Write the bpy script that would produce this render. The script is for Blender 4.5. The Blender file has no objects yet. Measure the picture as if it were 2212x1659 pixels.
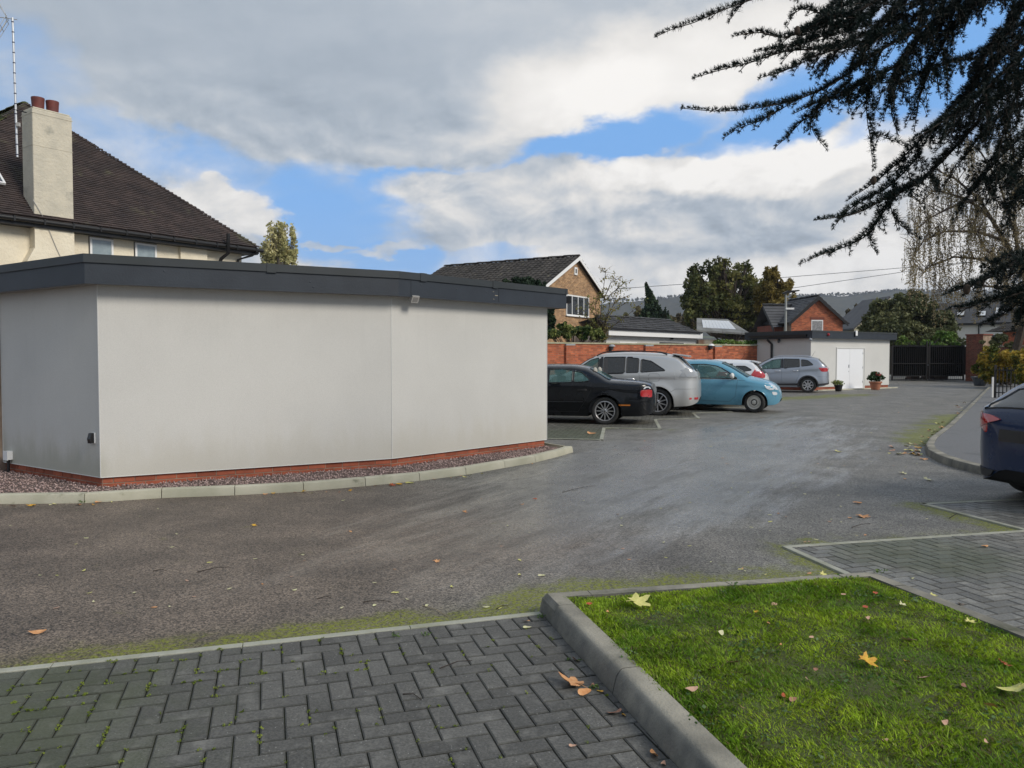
import bpy, math, random
import numpy as np
from mathutils import Vector, Matrix
from mathutils.geometry import delaunay_2d_cdt

scene = bpy.context.scene
COL = scene.collection
R = math.radians
rng = np.random.default_rng(7)
random.seed(7)

# ------------------------------------------------------------------ camera
EYE = 1.55
FPX, CX, CY, HZ = 1661.0, 1106.0, 829.5, 772.0      # survey frame 2212 x 1659
PITCH = math.atan((CY - HZ) / FPX)
cam_data = bpy.data.cameras.new('camera')
cam = bpy.data.objects.new('camera', cam_data)
COL.objects.link(cam)
cam.location = (0, 0, EYE)
cam.rotation_euler = (math.pi / 2 - PITCH, 0, 0)
cam_data.sensor_width = 36
cam_data.lens = FPX / 2212 * 36
cam_data.clip_start = 0.05
cam_data.clip_end = 20000
scene.camera = cam

# ------------------------------------------------------------------ light
SUN_DIR = Vector((0.74, -0.46, 0.62)).normalized()
sun_data = bpy.data.lights.new('sun', 'SUN')
sun_data.energy = 1.9
sun_data.angle = R(20)
sun_data.color = (1.0, 0.93, 0.82)
sun = bpy.data.objects.new('sun', sun_data)
COL.objects.link(sun)
sun.rotation_euler = SUN_DIR.to_track_quat('Z', 'Y').to_euler()
scene.view_settings.view_transform = 'Standard'
scene.view_settings.look = 'None'
scene.view_settings.exposure = 0.58
scene.view_settings.gamma = 1
scene.view_settings.use_curve_mapping = False
scene.cycles.max_bounces = 8
scene.cycles.transparent_max_bounces = 12
scene.cycles.volume_bounces = 1

# ---- small node expression helper
class NT:
 def __init__(s, tree):
  s.t = tree
  s.n = tree.nodes
  s.l = tree.links

 def node(s, typ, **kw):
  n = s.n.new(typ)
  for k, v in kw.items():
   setattr(n, k, v)
  return n

 def put(s, sock, v):
  if isinstance(v, bpy.types.NodeSocket):
   s.l.new(v, sock)
  elif v is not None:
   sock.default_value = v

 def m(s, op, a, b=None, c=None, clamp=False):
  n = s.node('ShaderNodeMath', operation=op, use_clamp=clamp)
  s.put(n.inputs[0], a)
  if b is not None:
   s.put(n.inputs[1], b)
  if c is not None:
   s.put(n.inputs[2], c)
  return n.outputs[0]

 def vm(s, op, a, b=None):
  n = s.node('ShaderNodeVectorMath', operation=op)
  s.put(n.inputs[0], a)
  if b is not None:
   s.put(n.inputs[1], b)
  return n.outputs['Value'] if op in ('DOT_PRODUCT', 'LENGTH', 'DISTANCE') else n.outputs[0]

 def ramp(s, v, lo, hi, a=0.0, b=1.0, smooth=True):
  n = s.node('ShaderNodeMapRange', interpolation_type='SMOOTHSTEP' if smooth else 'LINEAR')
  s.put(n.inputs['Value'], v)
  n.inputs['From Min'].default_value = lo
  n.inputs['From Max'].default_value = hi
  s.put(n.inputs['To Min'], a)
  s.put(n.inputs['To Max'], b)
  return n.outputs[0]

 def noise(s, vec, scale, detail=3, rough=0.55, dist=0.0, out='Fac'):
  n = s.node('ShaderNodeTexNoise')
  s.put(n.inputs['Vector'], vec)
  n.inputs['Scale'].default_value = scale
  n.inputs['Detail'].default_value = detail
  n.inputs['Roughness'].default_value = rough
  n.inputs['Distortion'].default_value = dist
  return n.outputs[out]

 def mix(s, f, a, b, typ='MIX'):
  n = s.node('ShaderNodeMix', data_type='RGBA', blend_type=typ)
  s.put(n.inputs['Factor'], f)
  for i, v in ((6, a), (7, b)):
   if isinstance(v, (tuple, list)) and len(v) == 3:
    v = (*v, 1)
   s.put(n.inputs[i], v)
  return n.outputs[2]

 def comb(s, x, y, z):
  n = s.node('ShaderNodeCombineXYZ')
  for i, v in enumerate((x, y, z)):
   s.put(n.inputs[i], v)
  return n.outputs[0]

 def sep(s, v):
  n = s.node('ShaderNodeSeparateXYZ')
  s.put(n.inputs[0], v)
  return n.outputs

 def scale(s, v, k):
  n = s.node('ShaderNodeVectorMath', operation='SCALE')
  s.put(n.inputs[0], v)
  s.put(n.inputs['Scale'], k)
  return n.outputs[0]

# ------------------------------------------------------------------ sky
world = bpy.data.worlds.new('World')
scene.world = world
world.use_nodes = True
w = NT(world.node_tree)
w.n.clear()
wout = w.node('ShaderNodeOutputWorld')
wbg = w.node('ShaderNodeBackground')
wbg.inputs['Strength'].default_value = 0.10
w.l.new(wbg.outputs[0], wout.inputs[0])
sky = w.node('ShaderNodeTexSky', sky_type='NISHITA')
sky.sun_disc = False
sky.sun_elevation = math.asin(SUN_DIR.z)
sky.sun_rotation = math.atan2(SUN_DIR.x, SUN_DIR.y)
sky.air_density = 1.0
sky.dust_density = 0.6
sky.ozone_density = 2.0
d0 = w.node('ShaderNodeTexCoord').outputs['Generated']
dn = w.vm('NORMALIZE', d0)
dx, dy, dz = w.sep(dn)
az = w.m('ARCTAN2', dx, dy)
el = w.m('ARCSINE', w.m('MINIMUM', w.m('MAXIMUM', dz, -0.999), 0.999))
# cloud plane coordinates stretch clouds towards the horizon as a real layer does
czn = w.m('ADD', w.m('MAXIMUM', dz, 0.0), 0.22)
cpl = w.comb(w.m('DIVIDE', dx, czn), w.m('DIVIDE', dy, czn), 0.0)
w1 = w.noise(cpl, 1.6, 4, 0.55, 0.0, 'Color')
w2 = w.noise(w.vm('MULTIPLY', dn, (1.0, 1.0, 1.7)), 8.0, 5, 0.6, 0.0, 'Color')
wx1, wy1, wz1 = w.sep(w1)
wx2, wy2, wz2 = w.sep(w2)

def off(a, k):
 return w.m('MULTIPLY', w.m('SUBTRACT', a, 0.5), k)

azw = w.m('ADD', az, w.m('ADD', off(wx1, 0.17), off(wx2, 0.11)))
elw = w.m('ADD', el, w.m('ADD', off(wy1, 0.09), off(wy2, 0.08)))

def blob(px, py, rx, ry, ang=0.0, k=1.0, hard=0.0):
 """soft ellipse on the sky dome; centre given in survey px, radii too"""
 a0 = math.atan((px - CX) / FPX)
 e0 = math.atan((HZ - py) / FPX * math.cos(a0))
 c, s_ = math.cos(R(ang)), math.sin(R(ang))
 u = w.m('SUBTRACT', azw, a0)
 v = w.m('SUBTRACT', elw, e0)
 p = w.m('ADD', w.m('MULTIPLY', u, c), w.m('MULTIPLY', v, s_))
 q = w.m('SUBTRACT', w.m('MULTIPLY', v, c), w.m('MULTIPLY', u, s_))
 p = w.m('MULTIPLY', p, FPX / rx)
 q = w.m('MULTIPLY', q, FPX / ry)
 d = w.m('ADD', w.m('MULTIPLY', p, p), w.m('MULTIPLY', q, q))
 return w.ramp(d, 1.5, hard, 0.0, k)

def total(lst, op='ADD'):
 r = lst[0]
 for b in lst[1:]:
  r = w.m(op, r, b)
 return r

holes = total([
 blob(730, 450, 200, 115, 0, 0.92), blob(860, 385, 230, 42, 5, 0.9), blob(1300, 320, 300, 62, 12, 1.05),
 blob(1700, 232, 320, 66, 22, 0.92), blob(2150, 60, 300, 190, 35, 0.95), blob(800, 545, 210, 50, -8, 0.95), blob(1060, 575, 230, 30, -4, 0.55),
 blob(400, 345, 340, 60, -10, 0.62), blob(40, 200, 170, 200, 0, 0.5),
], 'MAXIMUM')
fill = total([
 blob(1130, 415, 300, 62, -2, 0.95, 0.3), blob(535, 445, 95, 40, -8, 0.9, 0.2), blob(1420, 405, 125, 55, 0, 0.9, 0.4),
 blob(1800, 430, 290, 125, 12, 1.0, 0.4), blob(850, 530, 110, 15, 8, 0.6, 0.2), blob(700, 515, 60, 10, -12, 0.6, 0.2),
 blob(2030, 255, 190, 50, 0, 0.5, 0.2),
], 'MAXIMUM')
nz = w.noise(cpl, 1.1, 5, 0.55)
fl3 = w.vm('MULTIPLY', dn, (1.0, 1.0, 1.7))
nf = w.noise(fl3, 10.0, 6, 0.58, 0.3)
cov = w.m('SUBTRACT', 0.98, holes)
cov = w.m('MAXIMUM', cov, fill)
cov = w.m('ADD', cov, w.m('MULTIPLY', w.m('SUBTRACT', nf, 0.5), 0.62))
outside = w.ramp(w.m('ABSOLUTE', az), 0.85, 1.2)
cov = w.m('SUBTRACT', cov, w.m('MULTIPLY', outside, w.ramp(nz, 0.50, 0.62, 0.0, 0.8)))
cmask = w.ramp(cov, 0.06, 0.78)
bright = total([
 blob(1480, 150, 420, 120, 8, 0.36), blob(1180, 230, 260, 90, 10, 0.12), blob(1400, 390, 170, 45, 0, 0.26, 0.2), blob(1700, 340, 240, 55, 14, 0.38, 0.2),
 blob(1900, 330, 160, 60, 10, 0.26), blob(535, 435, 120, 45, -5, 0.22), blob(930, 400, 200, 50, 0, 0.10),
 blob(1850, 590, 360, 70, 0, 0.20), blob(1200, 600, 700, 80, 0, 0.22), blob(1000, 470, 420, 60, 0, 0.06), blob(2050, 480, 260, 100, 0, 0.22), blob(300, 250, 700, 90, 0, 0.05),
 blob(1330, 430, 300, 50, 0, 0.12),
])
dark = total([
 blob(300, 110, 620, 190, 0, 0.06), blob(1830, 470, 150, 40, 8, 0.12), blob(1650, 520, 170, 40, 0, 0.07),
 blob(900, 180, 420, 60, 5, 0.03), blob(1150, 540, 420, 40, 0, 0.02), blob(700, 280, 400, 40, -4, 0.05),
])
# relief inside the clouds: difference of the same noise taken a little towards the light
nshift = w.noise(w.vm('ADD', fl3, (0.012, 0.0, 0.022)), 10.0, 6, 0.58, 0.3)
relief = w.m('MULTIPLY', w.m('SUBTRACT', nf, nshift), w.ramp(el, 0.36, 0.20, 0.15, 0.95))
lum = w.m('ADD', 0.575, w.m('SUBTRACT', bright, dark))
lum = w.m('ADD', lum, relief)
lum = w.m('ADD', lum, w.m('MULTIPLY', w.m('SUBTRACT', nz, 0.5), 0.14))
lum = w.m('MINIMUM', w.m('MAXIMUM', lum, 0.40), 0.98)
warmth = w.ramp(lum, 0.42, 0.85)
ccol = w.mix(warmth, (0.78, 0.905, 1.06), (1.02, 0.99, 0.95))
CLOUD_GAIN = 6.9
skycol = w.scale(sky.outputs[0], 1.0)
blue = w.mix(0.88, skycol, (1.15, 2.95, 6.1))
ccol2 = w.scale(ccol, w.m('MULTIPLY', lum, CLOUD_GAIN))
final = w.mix(cmask, blue, ccol2)
gnd = w.ramp(dz, -0.02, 0.0)
final = w.mix(gnd, (0.9, 0.9, 0.85), final)
w.l.new(final, wbg.inputs['Color'])

# ------------------------------------------------------------------ survey helpers
def ray(px, py):
 u = -(py - CY)
 return ((px - CX), FPX * math.cos(PITCH) + u * math.sin(PITCH), -FPX * math.sin(PITCH) + u * math.cos(PITCH))

def g(px, py, z=0.0):
 """where the sight line of a surveyed point meets height z"""
 a, b, c = ray(px, py)
 t = (z - EYE) / c
 return Vector((a * t, b * t, z))

def at(px, py, D):
 a, b, c = ray(px, py)
 t = D / b
 return Vector((a * t, D, EYE + c * t))

# ------------------------------------------------------------------ materials
MATS = {}

def mat(name, col, rough=0.7, col2=None, scale=3.0, detail=4, amt=0.5, bump=0.0, bscale=40.0, metal=0.0, rnd=0.0,
  spec=0.4, coat=0.0, obj=False, sub=0.0, emit=None, third=None, tscale=1.0, tlo=0.55, thi=0.7, trans=0.0):
 if name in MATS:
  return MATS[name]
 m = bpy.data.materials.new(name)
 m.use_nodes = True
 k = NT(m.node_tree)
 b = k.n['Principled BSDF']
 pos = k.node('ShaderNodeTexCoord').outputs['Object'] if obj else k.node('ShaderNodeNewGeometry').outputs['Position']
 c = (*col, 1)
 if col2 is not None:
  f = k.noise(pos, scale, detail)
  f = k.ramp(f, 0.5 - amt / 2, 0.5 + amt / 2)
  c = k.mix(f, col, col2)
 if third is not None:
  f = k.noise(pos, tscale, 5, 0.6)
  c = k.mix(k.ramp(f, tlo, thi), c, third)
 if rnd:
  gi = k.node('ShaderNodeNewGeometry').outputs['Random Per Island']
  oi = k.node('ShaderNodeObjectInfo').outputs['Random']
  r = k.m('FRACT', k.m('ADD', k.m('MULTIPLY', gi, 7.13), k.m('MULTIPLY', oi, 5.71)))
  v = k.ramp(r, 0, 1, 1 - rnd, 1 + rnd, False)
  c = k.mix(1.0, c, k.comb(v, v, v), 'MULTIPLY')
 k.put(b.inputs['Base Color'], c)
 b.inputs['Roughness'].default_value = rough
 b.inputs['Metallic'].default_value = metal
 b.inputs['Specular IOR Level'].default_value = spec
 b.inputs['Coat Weight'].default_value = coat
 b.inputs['Coat Roughness'].default_value = 0.04
 if trans:
  b.inputs['Transmission Weight'].default_value = trans
 if bump:
  bp = k.node('ShaderNodeBump')
  bp.inputs['Strength'].default_value = min(1.0, bump)
  bp.inputs['Distance'].default_value = 0.02
  k.l.new(k.noise(pos, bscale, 5, 0.6), bp.inputs['Height'])
  k.l.new(bp.outputs[0], b.inputs['Normal'])
 MATS[name] = m
 return m

def leafmat(name, cols, rough=0.6, scale=0.8, trans=0.25):
 """leaf colours vary leaf by leaf and in large clumps"""
 m = bpy.data.materials.new(name)
 m.use_nodes = True
 k = NT(m.node_tree)
 b = k.n['Principled BSDF']
 geo = k.node('ShaderNodeNewGeometry')
 f = k.noise(geo.outputs['Position'], scale, 3)
 r = geo.outputs['Random Per Island']
 f = k.m('ADD', k.m('MULTIPLY', k.ramp(f, 0.35, 0.65), 0.6), k.m('MULTIPLY', r, 0.4))
 cr = k.node('ShaderNodeValToRGB')
 cr.color_ramp.elements[0].color = (*cols[0], 1)
 cr.color_ramp.elements[1].color = (*cols[-1], 1)
 cr.color_ramp.elements[0].position = 0.15
 cr.color_ramp.elements[1].position = 0.9
 for i, c in enumerate(cols[1:-1]):
  e = cr.color_ramp.elements.new(0.15 + 0.75 * (i + 1) / (len(cols) - 1))
  e.color = (*c, 1)
 k.l.new(f, cr.inputs[0])
 k.l.new(cr.outputs[0], b.inputs['Base Color'])
 b.inputs['Roughness'].default_value = rough
 b.inputs['Specular IOR Level'].default_value = 0.3
 if trans:
  tr = k.node('ShaderNodeBsdfTranslucent')
  k.l.new(cr.outputs[0], tr.inputs[0])
  mx = k.node('ShaderNodeMixShader')
  mx.inputs[0].default_value = trans
  k.l.new(b.outputs[0], mx.inputs[1])
  k.l.new(tr.outputs[0], mx.inputs[2])
  k.l.new(mx.outputs[0], k.n['Material Output'].inputs[0])
 MATS[name] = m
 return m

# ------------------------------------------------------------------ mesh helpers
WM = {}

def V(*a):
 return Vector(a)

def tag(o, label=None, cat=None, group=None, kind=None):
 if label:
  o['label'] = label
 if cat:
  o['category'] = cat
 if group:
  o['group'] = group
 if kind:
  o['kind'] = kind
 return o

def empty(name, loc=(0, 0, 0), rz=0.0, parent=None):
 o = bpy.data.objects.new(name, None)
 COL.objects.link(o)
 o.empty_display_size = 0.2
 o.location = loc
 o.rotation_euler = (0, 0, rz)
 WM[o] = Matrix.Translation(Vector(loc)) @ Matrix.Rotation(rz, 4, 'Z')
 if parent:
  o.parent = parent
 return o

def link(name, me, parent=None, worldspace=True, loc=None, rot=None):
 o = bpy.data.objects.new(name, me)
 COL.objects.link(o)
 if loc is not None:
  o.location = loc
 if rot is not None:
  o.rotation_euler = rot
 if parent is not None:
  o.parent = parent
  if worldspace:
   o.matrix_parent_inverse = WM.get(parent, Matrix()).inverted()
   WM[o] = Matrix()
  else:
   WM[o] = WM.get(parent, Matrix())
 return o

def smooth(me, ang=None):
 me.shade_smooth()
 if ang:
  me.set_sharp_from_angle(angle=R(ang))

class MB:
 def __init__(s):
  s.v = []
  s.f = []
  s.mi = []

 def add(s, vs, fs, m=0):
  b = len(s.v)
  s.v.extend([tuple(p) for p in vs])
  s.f.extend([tuple(b + i for i in f) for f in fs])
  s.mi.extend([m] * len(fs))
  return s

 def box(s, x0, x1, y0, y1, z0, z1, M=None, m=0):
  vs = [V(x, y, z) for z in (z0, z1) for y in (y0, y1) for x in (x0, x1)]
  if M is not None:
   vs = [M @ p for p in vs]
  return s.add(vs, [(0, 2, 3, 1), (4, 5, 7, 6), (0, 1, 5, 4), (2, 6, 7, 3), (0, 4, 6, 2), (1, 3, 7, 5)], m)

 def prism(s, pts, z0, z1, m=0, cap=True):
  n = len(pts)
  vs = [V(p[0], p[1], z0) for p in pts] + [V(p[0], p[1], z1) for p in pts]
  fs = [(i, (i + 1) % n, n + (i + 1) % n, n + i) for i in range(n)]
  if cap:
   fs += [tuple(range(n))[::-1], tuple(range(n, 2 * n))]
  return s.add(vs, fs, m)

 def extrude(s, pts3, d, m=0):
  """planar outline pushed along d"""
  n = len(pts3)
  d = Vector(d)
  vs = [Vector(p) for p in pts3] + [Vector(p) + d for p in pts3]
  fs = [(i, (i + 1) % n, n + (i + 1) % n, n + i) for i in range(n)]
  fs += [tuple(range(n))[::-1], tuple(range(n, 2 * n))]
  return s.add(vs, fs, m)

 def tube(s, pts, r, n=6, r1=None, m=0, cap=True):
  pts = [Vector(p) for p in pts]
  L = len(pts)
  rs = r if isinstance(r, (list, tuple)) else [r + ((r1 if r1 is not None else r) - r) * i / max(1, L - 1) for i in range(L)]
  vs = []
  up = V(0, 0, 1)
  prev = None
  for i, p in enumerate(pts):
   t = (pts[min(i + 1, L - 1)] - pts[max(i - 1, 0)])
   if t.length < 1e-9:
    t = V(0, 0, 1)
   t.normalize()
   if prev is None:
    a = t.cross(up)
    if a.length < 1e-3:
     a = t.cross(V(1, 0, 0))
   else:
    a = prev - t * prev.dot(t)
    if a.length < 1e-6:
     a = t.cross(up)
   a.normalize()
   prev = a
   b = t.cross(a)
   for j in range(n):
    th = 2 * math.pi * j / n
    vs.append(p + (a * math.cos(th) + b * math.sin(th)) * rs[i])
  fs = [(i * n + j, i * n + (j + 1) % n, (i + 1) * n + (j + 1) % n, (i + 1) * n + j) for i in range(L - 1) for j in range(n)]
  if cap:
   fs += [tuple(range(n))[::-1], tuple(range((L - 1) * n, L * n))]
  return s.add(vs, fs, m)

 def lathe(s, prof, n=24, M=None, m=0, close=False):
  """profile (r, h) turned about local z"""
  vs = []
  for r_, h in prof:
   for j in range(n):
    th = 2 * math.pi * j / n
    p = V(r_ * math.cos(th), r_ * math.sin(th), h)
    vs.append(M @ p if M is not None else p)
  K = len(prof)
  fs = []
  for i in range(K - 1 + (1 if close else 0)):
   i2 = (i + 1) % K
   for j in range(n):
    fs.append((i * n + j, i * n + (j + 1) % n, i2 * n + (j + 1) % n, i2 * n + j))
  return s.add(vs, fs, m)

 def ell(s, c, rad, n=12, k=8, M=None, m=0):
  prof = []
  vs = []
  c = Vector(c)
  for i in range(k + 1):
   ph = math.pi * i / k - math.pi / 2
   for j in range(n):
    th = 2 * math.pi * j / n
    p = V(rad[0] * math.cos(ph) * math.cos(th), rad[1] * math.cos(ph) * math.sin(th), rad[2] * math.sin(ph)) + c
    vs.append(M @ p if M is not None else p)
  fs = [(i * n + j, i * n + (j + 1) % n, (i + 1) * n + (j + 1) % n, (i + 1) * n + j) for i in range(k) for j in range(n)]
  return s.add(vs, fs, m)

 def mesh(s, name, mats):
  me = bpy.data.meshes.new(name)
  me.from_pydata(s.v, [], s.f)
  for mm in (mats if isinstance(mats, (list, tuple)) else [mats]):
   me.materials.append(mm)
  if any(s.mi):
   me.polygons.foreach_set('material_index', s.mi)
  me.update()
  return me

 def build(s, name, mats, parent=None, sm=None, worldspace=True, loc=None, rot=None):
  me = s.mesh(name, mats)
  if sm:
   smooth(me, sm)
  return link(name, me, parent, worldspace, loc, rot)

def fastmesh(name, verts, nper, mats, mi=None):
 """many separate polygons with nper corners each; verts (N*nper, 3)"""
 verts = np.asarray(verts, dtype=np.float32).reshape(-1, 3)
 n = len(verts)
 nf = n // nper
 me = bpy.data.meshes.new(name)
 me.vertices.add(n)
 me.vertices.foreach_set('co', verts.ravel())
 me.loops.add(n)
 me.loops.foreach_set('vertex_index', np.arange(n, dtype=np.int32))
 me.polygons.add(nf)
 me.polygons.foreach_set('loop_start', np.arange(0, n, nper, dtype=np.int32))
 me.polygons.foreach_set('loop_total', np.full(nf, nper, dtype=np.int32))
 for mm in (mats if isinstance(mats, (list, tuple)) else [mats]):
  me.materials.append(mm)
 if mi is not None:
  me.polygons.foreach_set('material_index', np.asarray(mi, dtype=np.int32))
 me.update(calc_edges=True)
 return me

def leaf_quads(P, size, flat=0.0, r=None, aspect=1.6, down=0.0):
 """diamond leaves with a fold at random attitudes, one per point"""
 r = r or rng
 n = len(P)
 a = r.normal(size=(n, 3))
 a[:, 2] = a[:, 2] * (1 - flat) - down
 a /= np.linalg.norm(a, axis=1, keepdims=True) + 1e-9
 b = r.normal(size=(n, 3))
 b -= a * (a * b).sum(1, keepdims=True)
 b /= np.linalg.norm(b, axis=1, keepdims=True) + 1e-9
 s = size * r.uniform(0.6, 1.35, (n, 1))
 w_ = s / aspect
 q = np.stack([P - a * s * 0.5, P + b * w_ * 0.5, P + a * s * 0.5, P - b * w_ * 0.5], 1)
 return q.reshape(-1, 3)

# ------------------------------------------------------------------ piecework: bricks, tiles, paving blocks
def project(p):
 x, y, z = p[0], p[1], p[2] - EYE
 f = y * math.cos(PITCH) - z * math.sin(PITCH)
 u = y * math.sin(PITCH) + z * math.cos(PITCH)
 if f < 0.1:
  return None
 return CX + FPX * x / f, CY - FPX * u / f

def inview(p, win=(0, 0, 2212, 1659)):
 q = project(p)
 return q is not None and win[0] <= q[0] <= win[2] and win[1] <= q[1] <= win[3]

def pieces(parent, name, mesh, mats4, rest, restname, material, nmax, win=(0, 0, 2212, 1659)):
 """mats4: list of world matrices of whole pieces. The nearest ones in view become parts, the others join the rest."""
 vis = [M for M in mats4 if inview(M.translation, win)]
 hid = [M for M in mats4 if not inview(M.translation, win)]
 vis.sort(key=lambda M: (M.translation - V(0, 0, EYE)).length)
 for M in vis[:nmax]:
  o = bpy.data.objects.new(name, mesh)
  COL.objects.link(o)
  o.parent = parent
  o.matrix_parent_inverse = WM.get(parent, Matrix()).inverted()
  o.matrix_basis = M
 vs = [v.co.copy() for v in mesh.vertices]
 fs = [tuple(p.vertices) for p in mesh.polygons]
 for M in vis[nmax:] + hid:
  rest.add([M @ v for v in vs], fs)
 if rest.v:
  o = rest.build(restname, material, parent)
  o['kind'] = 'stuff'
  return o

def bricks(parent, o, d, n, length, z0, z1, material, course=0.075, bl=0.225, gap=0.011, proud=0.006, keep=None,
           nmax=300, win=(0, 0, 2212, 1659), name='brick', skip=(), jit=0.0025):
 o = Vector((o[0], o[1], 0))
 d = Vector((d[0], d[1], 0)).normalized()
 n = Vector((n[0], n[1], 0)).normalized()
 rot = Matrix((( d.x, n.x, 0, 0), (d.y, n.y, 0, 0), (0, 0, 1, 0), (0, 0, 0, 1)))
 unit = MB().box(-(bl - gap) / 2, (bl - gap) / 2, -0.012, proud, -(course - gap) / 2, (course - gap) / 2).mesh(name, material)
 rest = MB()
 full = []
 r_ = random.Random(int(abs(o.x * 31 + o.y * 17) * 10))
 k = 0
 z = z0
 while z < z1 - course * 0.4:
  zz = min(z + course, z1)
  s = -(bl / 2) * (k % 2)
  while s < length - 0.01:
   a, b = max(s, 0.0), min(s + bl, length)
   zc = (z + zz) / 2
   if b - a > 0.03:
    ok = True
    if keep:
     while b - a > 0.03 and not (keep(a, zc)) and a < b:
      a += 0.02
     while b - a > 0.03 and not (keep(b, zc)) and a < b:
      b -= 0.02
     ok = b - a > 0.03 and keep((a + b) / 2, zc)
    for (sa, sb, za, zb) in skip:
     if za < zc < zb and a < sb and b > sa:
      if a < sa and b > sa:
       b = sa
      elif a < sb and b > sb:
       a = sb
      elif a >= sa and b <= sb:
       ok = False
      if b - a < 0.03:
       ok = False
    if ok:
     j = r_.uniform(-jit, jit)
     cpos = o + d * ((a + b) / 2) + n * j + V(0, 0, zc)
     if b - a > bl - 0.012 and zz - z > course * 0.98:
      full.append(Matrix.Translation(cpos) @ rot)
     else:
      h = (b - a - gap) / 2
      hz = (zz - z - gap) / 2
      rest.box(-h, h, -0.012, proud, -hz, hz, Matrix.Translation(cpos) @ rot)
   s += bl
  z += course
  k += 1
 pieces(parent, name, unit, full, rest, 'cut_' + name + 's' if nmax else name + 's', material, nmax, win)

def tiles(parent, o, e, up, length, height, tw, exp, material, keep, nmax=300, win=(0, 0, 2212, 1659), thick=0.014,
          jit=0.004, stagger=True, curve=0.0, name='roof_tile', lift=0.02, seed=1):
 o, e, up = Vector(o), Vector(e).normalized(), Vector(up).normalized()
 n = e.cross(up).normalized()
 if n.z < 0:
  n = -n
 rot = Matrix(((e.x, up.x, n.x, 0), (e.y, up.y, n.y, 0), (e.z, up.z, n.z, 0), (0, 0, 0, 1)))
 mb = MB()
 hw = (tw - 0.004) / 2
 th = thick
 if curve:
  # interlocking tile: a raised roll along one side
  prof = [(-hw, 0), (-hw * 0.55, 0.0), (-hw * 0.2, curve), (hw * 0.25, curve), (hw * 0.6, 0), (hw, 0)]
  m_ = len(prof)
  vs = [V(x, -exp * 0.58, z + lift) for x, z in prof] + [V(x, exp * 0.58, z + lift * 0.2) for x, z in prof] + [V(x, -exp * 0.58, z + lift - th) for x, z in prof]
  fs = [(i, i + 1, m_ + i + 1, m_ + i) for i in range(m_ - 1)] + [(2 * m_ + i, 2 * m_ + i + 1, i + 1, i) for i in range(m_ - 1)]
  mb.add(vs, fs)
 else:
  a, b = -exp * 0.62, exp * 0.62
  vs = [V(-hw, a, lift - th), V(hw, a, lift - th), V(-hw, a, lift), V(hw, a, lift), V(-hw, b, 0.004), V(hw, b, 0.004), V(-hw, b, -0.006), V(hw, b, -0.006)]
  mb.add(vs, [(0, 1, 3, 2), (2, 3, 5, 4), (0, 2, 4, 6), (1, 7, 5, 3)])
 unit = mb.mesh(name, material)
 full = []
 r_ = random.Random(seed)
 k = 0
 t = exp * 0.5
 while t < height:
  s = tw / 2 + (tw / 2 if (stagger and k % 2) else 0) - tw
  while s < length + tw:
   if keep(s, t):
    M = Matrix.Translation(o + e * (s + r_.uniform(-jit, jit)) + up * (t + r_.uniform(-jit, jit) * 2) + n * (r_.uniform(-jit, jit) * 0.8)) @ rot @ Matrix.Rotation(r_.uniform(-jit, jit) * 5, 4, 'X') @ Matrix.Rotation(r_.uniform(-jit, jit) * 3, 4, 'Z')
    full.append(M)
   s += tw
  t += exp
  k += 1
 pieces(parent, name, unit, full, MB(), name + 's', material, nmax, win)

def clip_poly(sub, cl):
 """Sutherland-Hodgman, cl convex and counter-clockwise"""
 out = [Vector(p) for p in sub]
 for i in range(len(cl)):
  a, b = Vector(cl[i]), Vector(cl[(i + 1) % len(cl)])
  ed = b - a
  inp, out = out, []
  for j in range(len(inp)):
   p, q = inp[j], inp[(j + 1) % len(inp)]
   sp = ed.x * (p.y - a.y) - ed.y * (p.x - a.x)
   sq = ed.x * (q.y - a.y) - ed.y * (q.x - a.x)
   if sp >= 0:
    out.append(p)
   if (sp >= 0) != (sq >= 0):
    t = sp / (sp - sq)
    out.append(p + (q - p) * t)
  if not out:
   return []
 return out

def area2(p):
 return sum(p[i].x * p[(i + 1) % len(p)].y - p[(i + 1) % len(p)].x * p[i].y for i in range(len(p))) / 2

def ccw(poly):
 poly = [Vector((p[0], p[1])) for p in poly]
 return poly if area2(poly) > 0 else poly[::-1]

def block_top(mb, poly, z0, z1, ch=0.0048):
 """a block with a small chamfer round its top"""
 poly = [Vector((p[0], p[1])) for p in poly]
 n = len(poly)
 c = sum(poly, Vector((0, 0))) / n
 ins = []
 for i, p in enumerate(poly):
  a, b = p - poly[i - 1], poly[(i + 1) % n] - p
  if a.length < 1e-5 or b.length < 1e-5:
   ins.append(p.lerp(c, 0.1))
   continue
  a.normalize()
  b.normalize()
  m_ = Vector((-a.y - b.y, a.x + b.x))
  if m_.length < 1e-3:
   ins.append(p.lerp(c, 0.1))
   continue
  m_.normalize()
  k_ = ch * 1.3 / max(0.45, abs(m_.x * -a.y + m_.y * a.x))
  ins.append(p + m_ * min(k_, (c - p).length * 0.6))
 vs = [V(p[0], p[1], z0) for p in poly] + [V(p[0], p[1], z1 - ch * 0.7) for p in poly] + [V(p.x, p.y, z1) for p in ins]
 fs = [(i, (i + 1) % n, n + (i + 1) % n, n + i) for i in range(n)] + [(n + i, n + (i + 1) % n, 2 * n + (i + 1) % n, 2 * n + i) for i in range(n)] + [tuple(range(2 * n, 3 * n))]
 mb.add(vs, fs)

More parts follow.
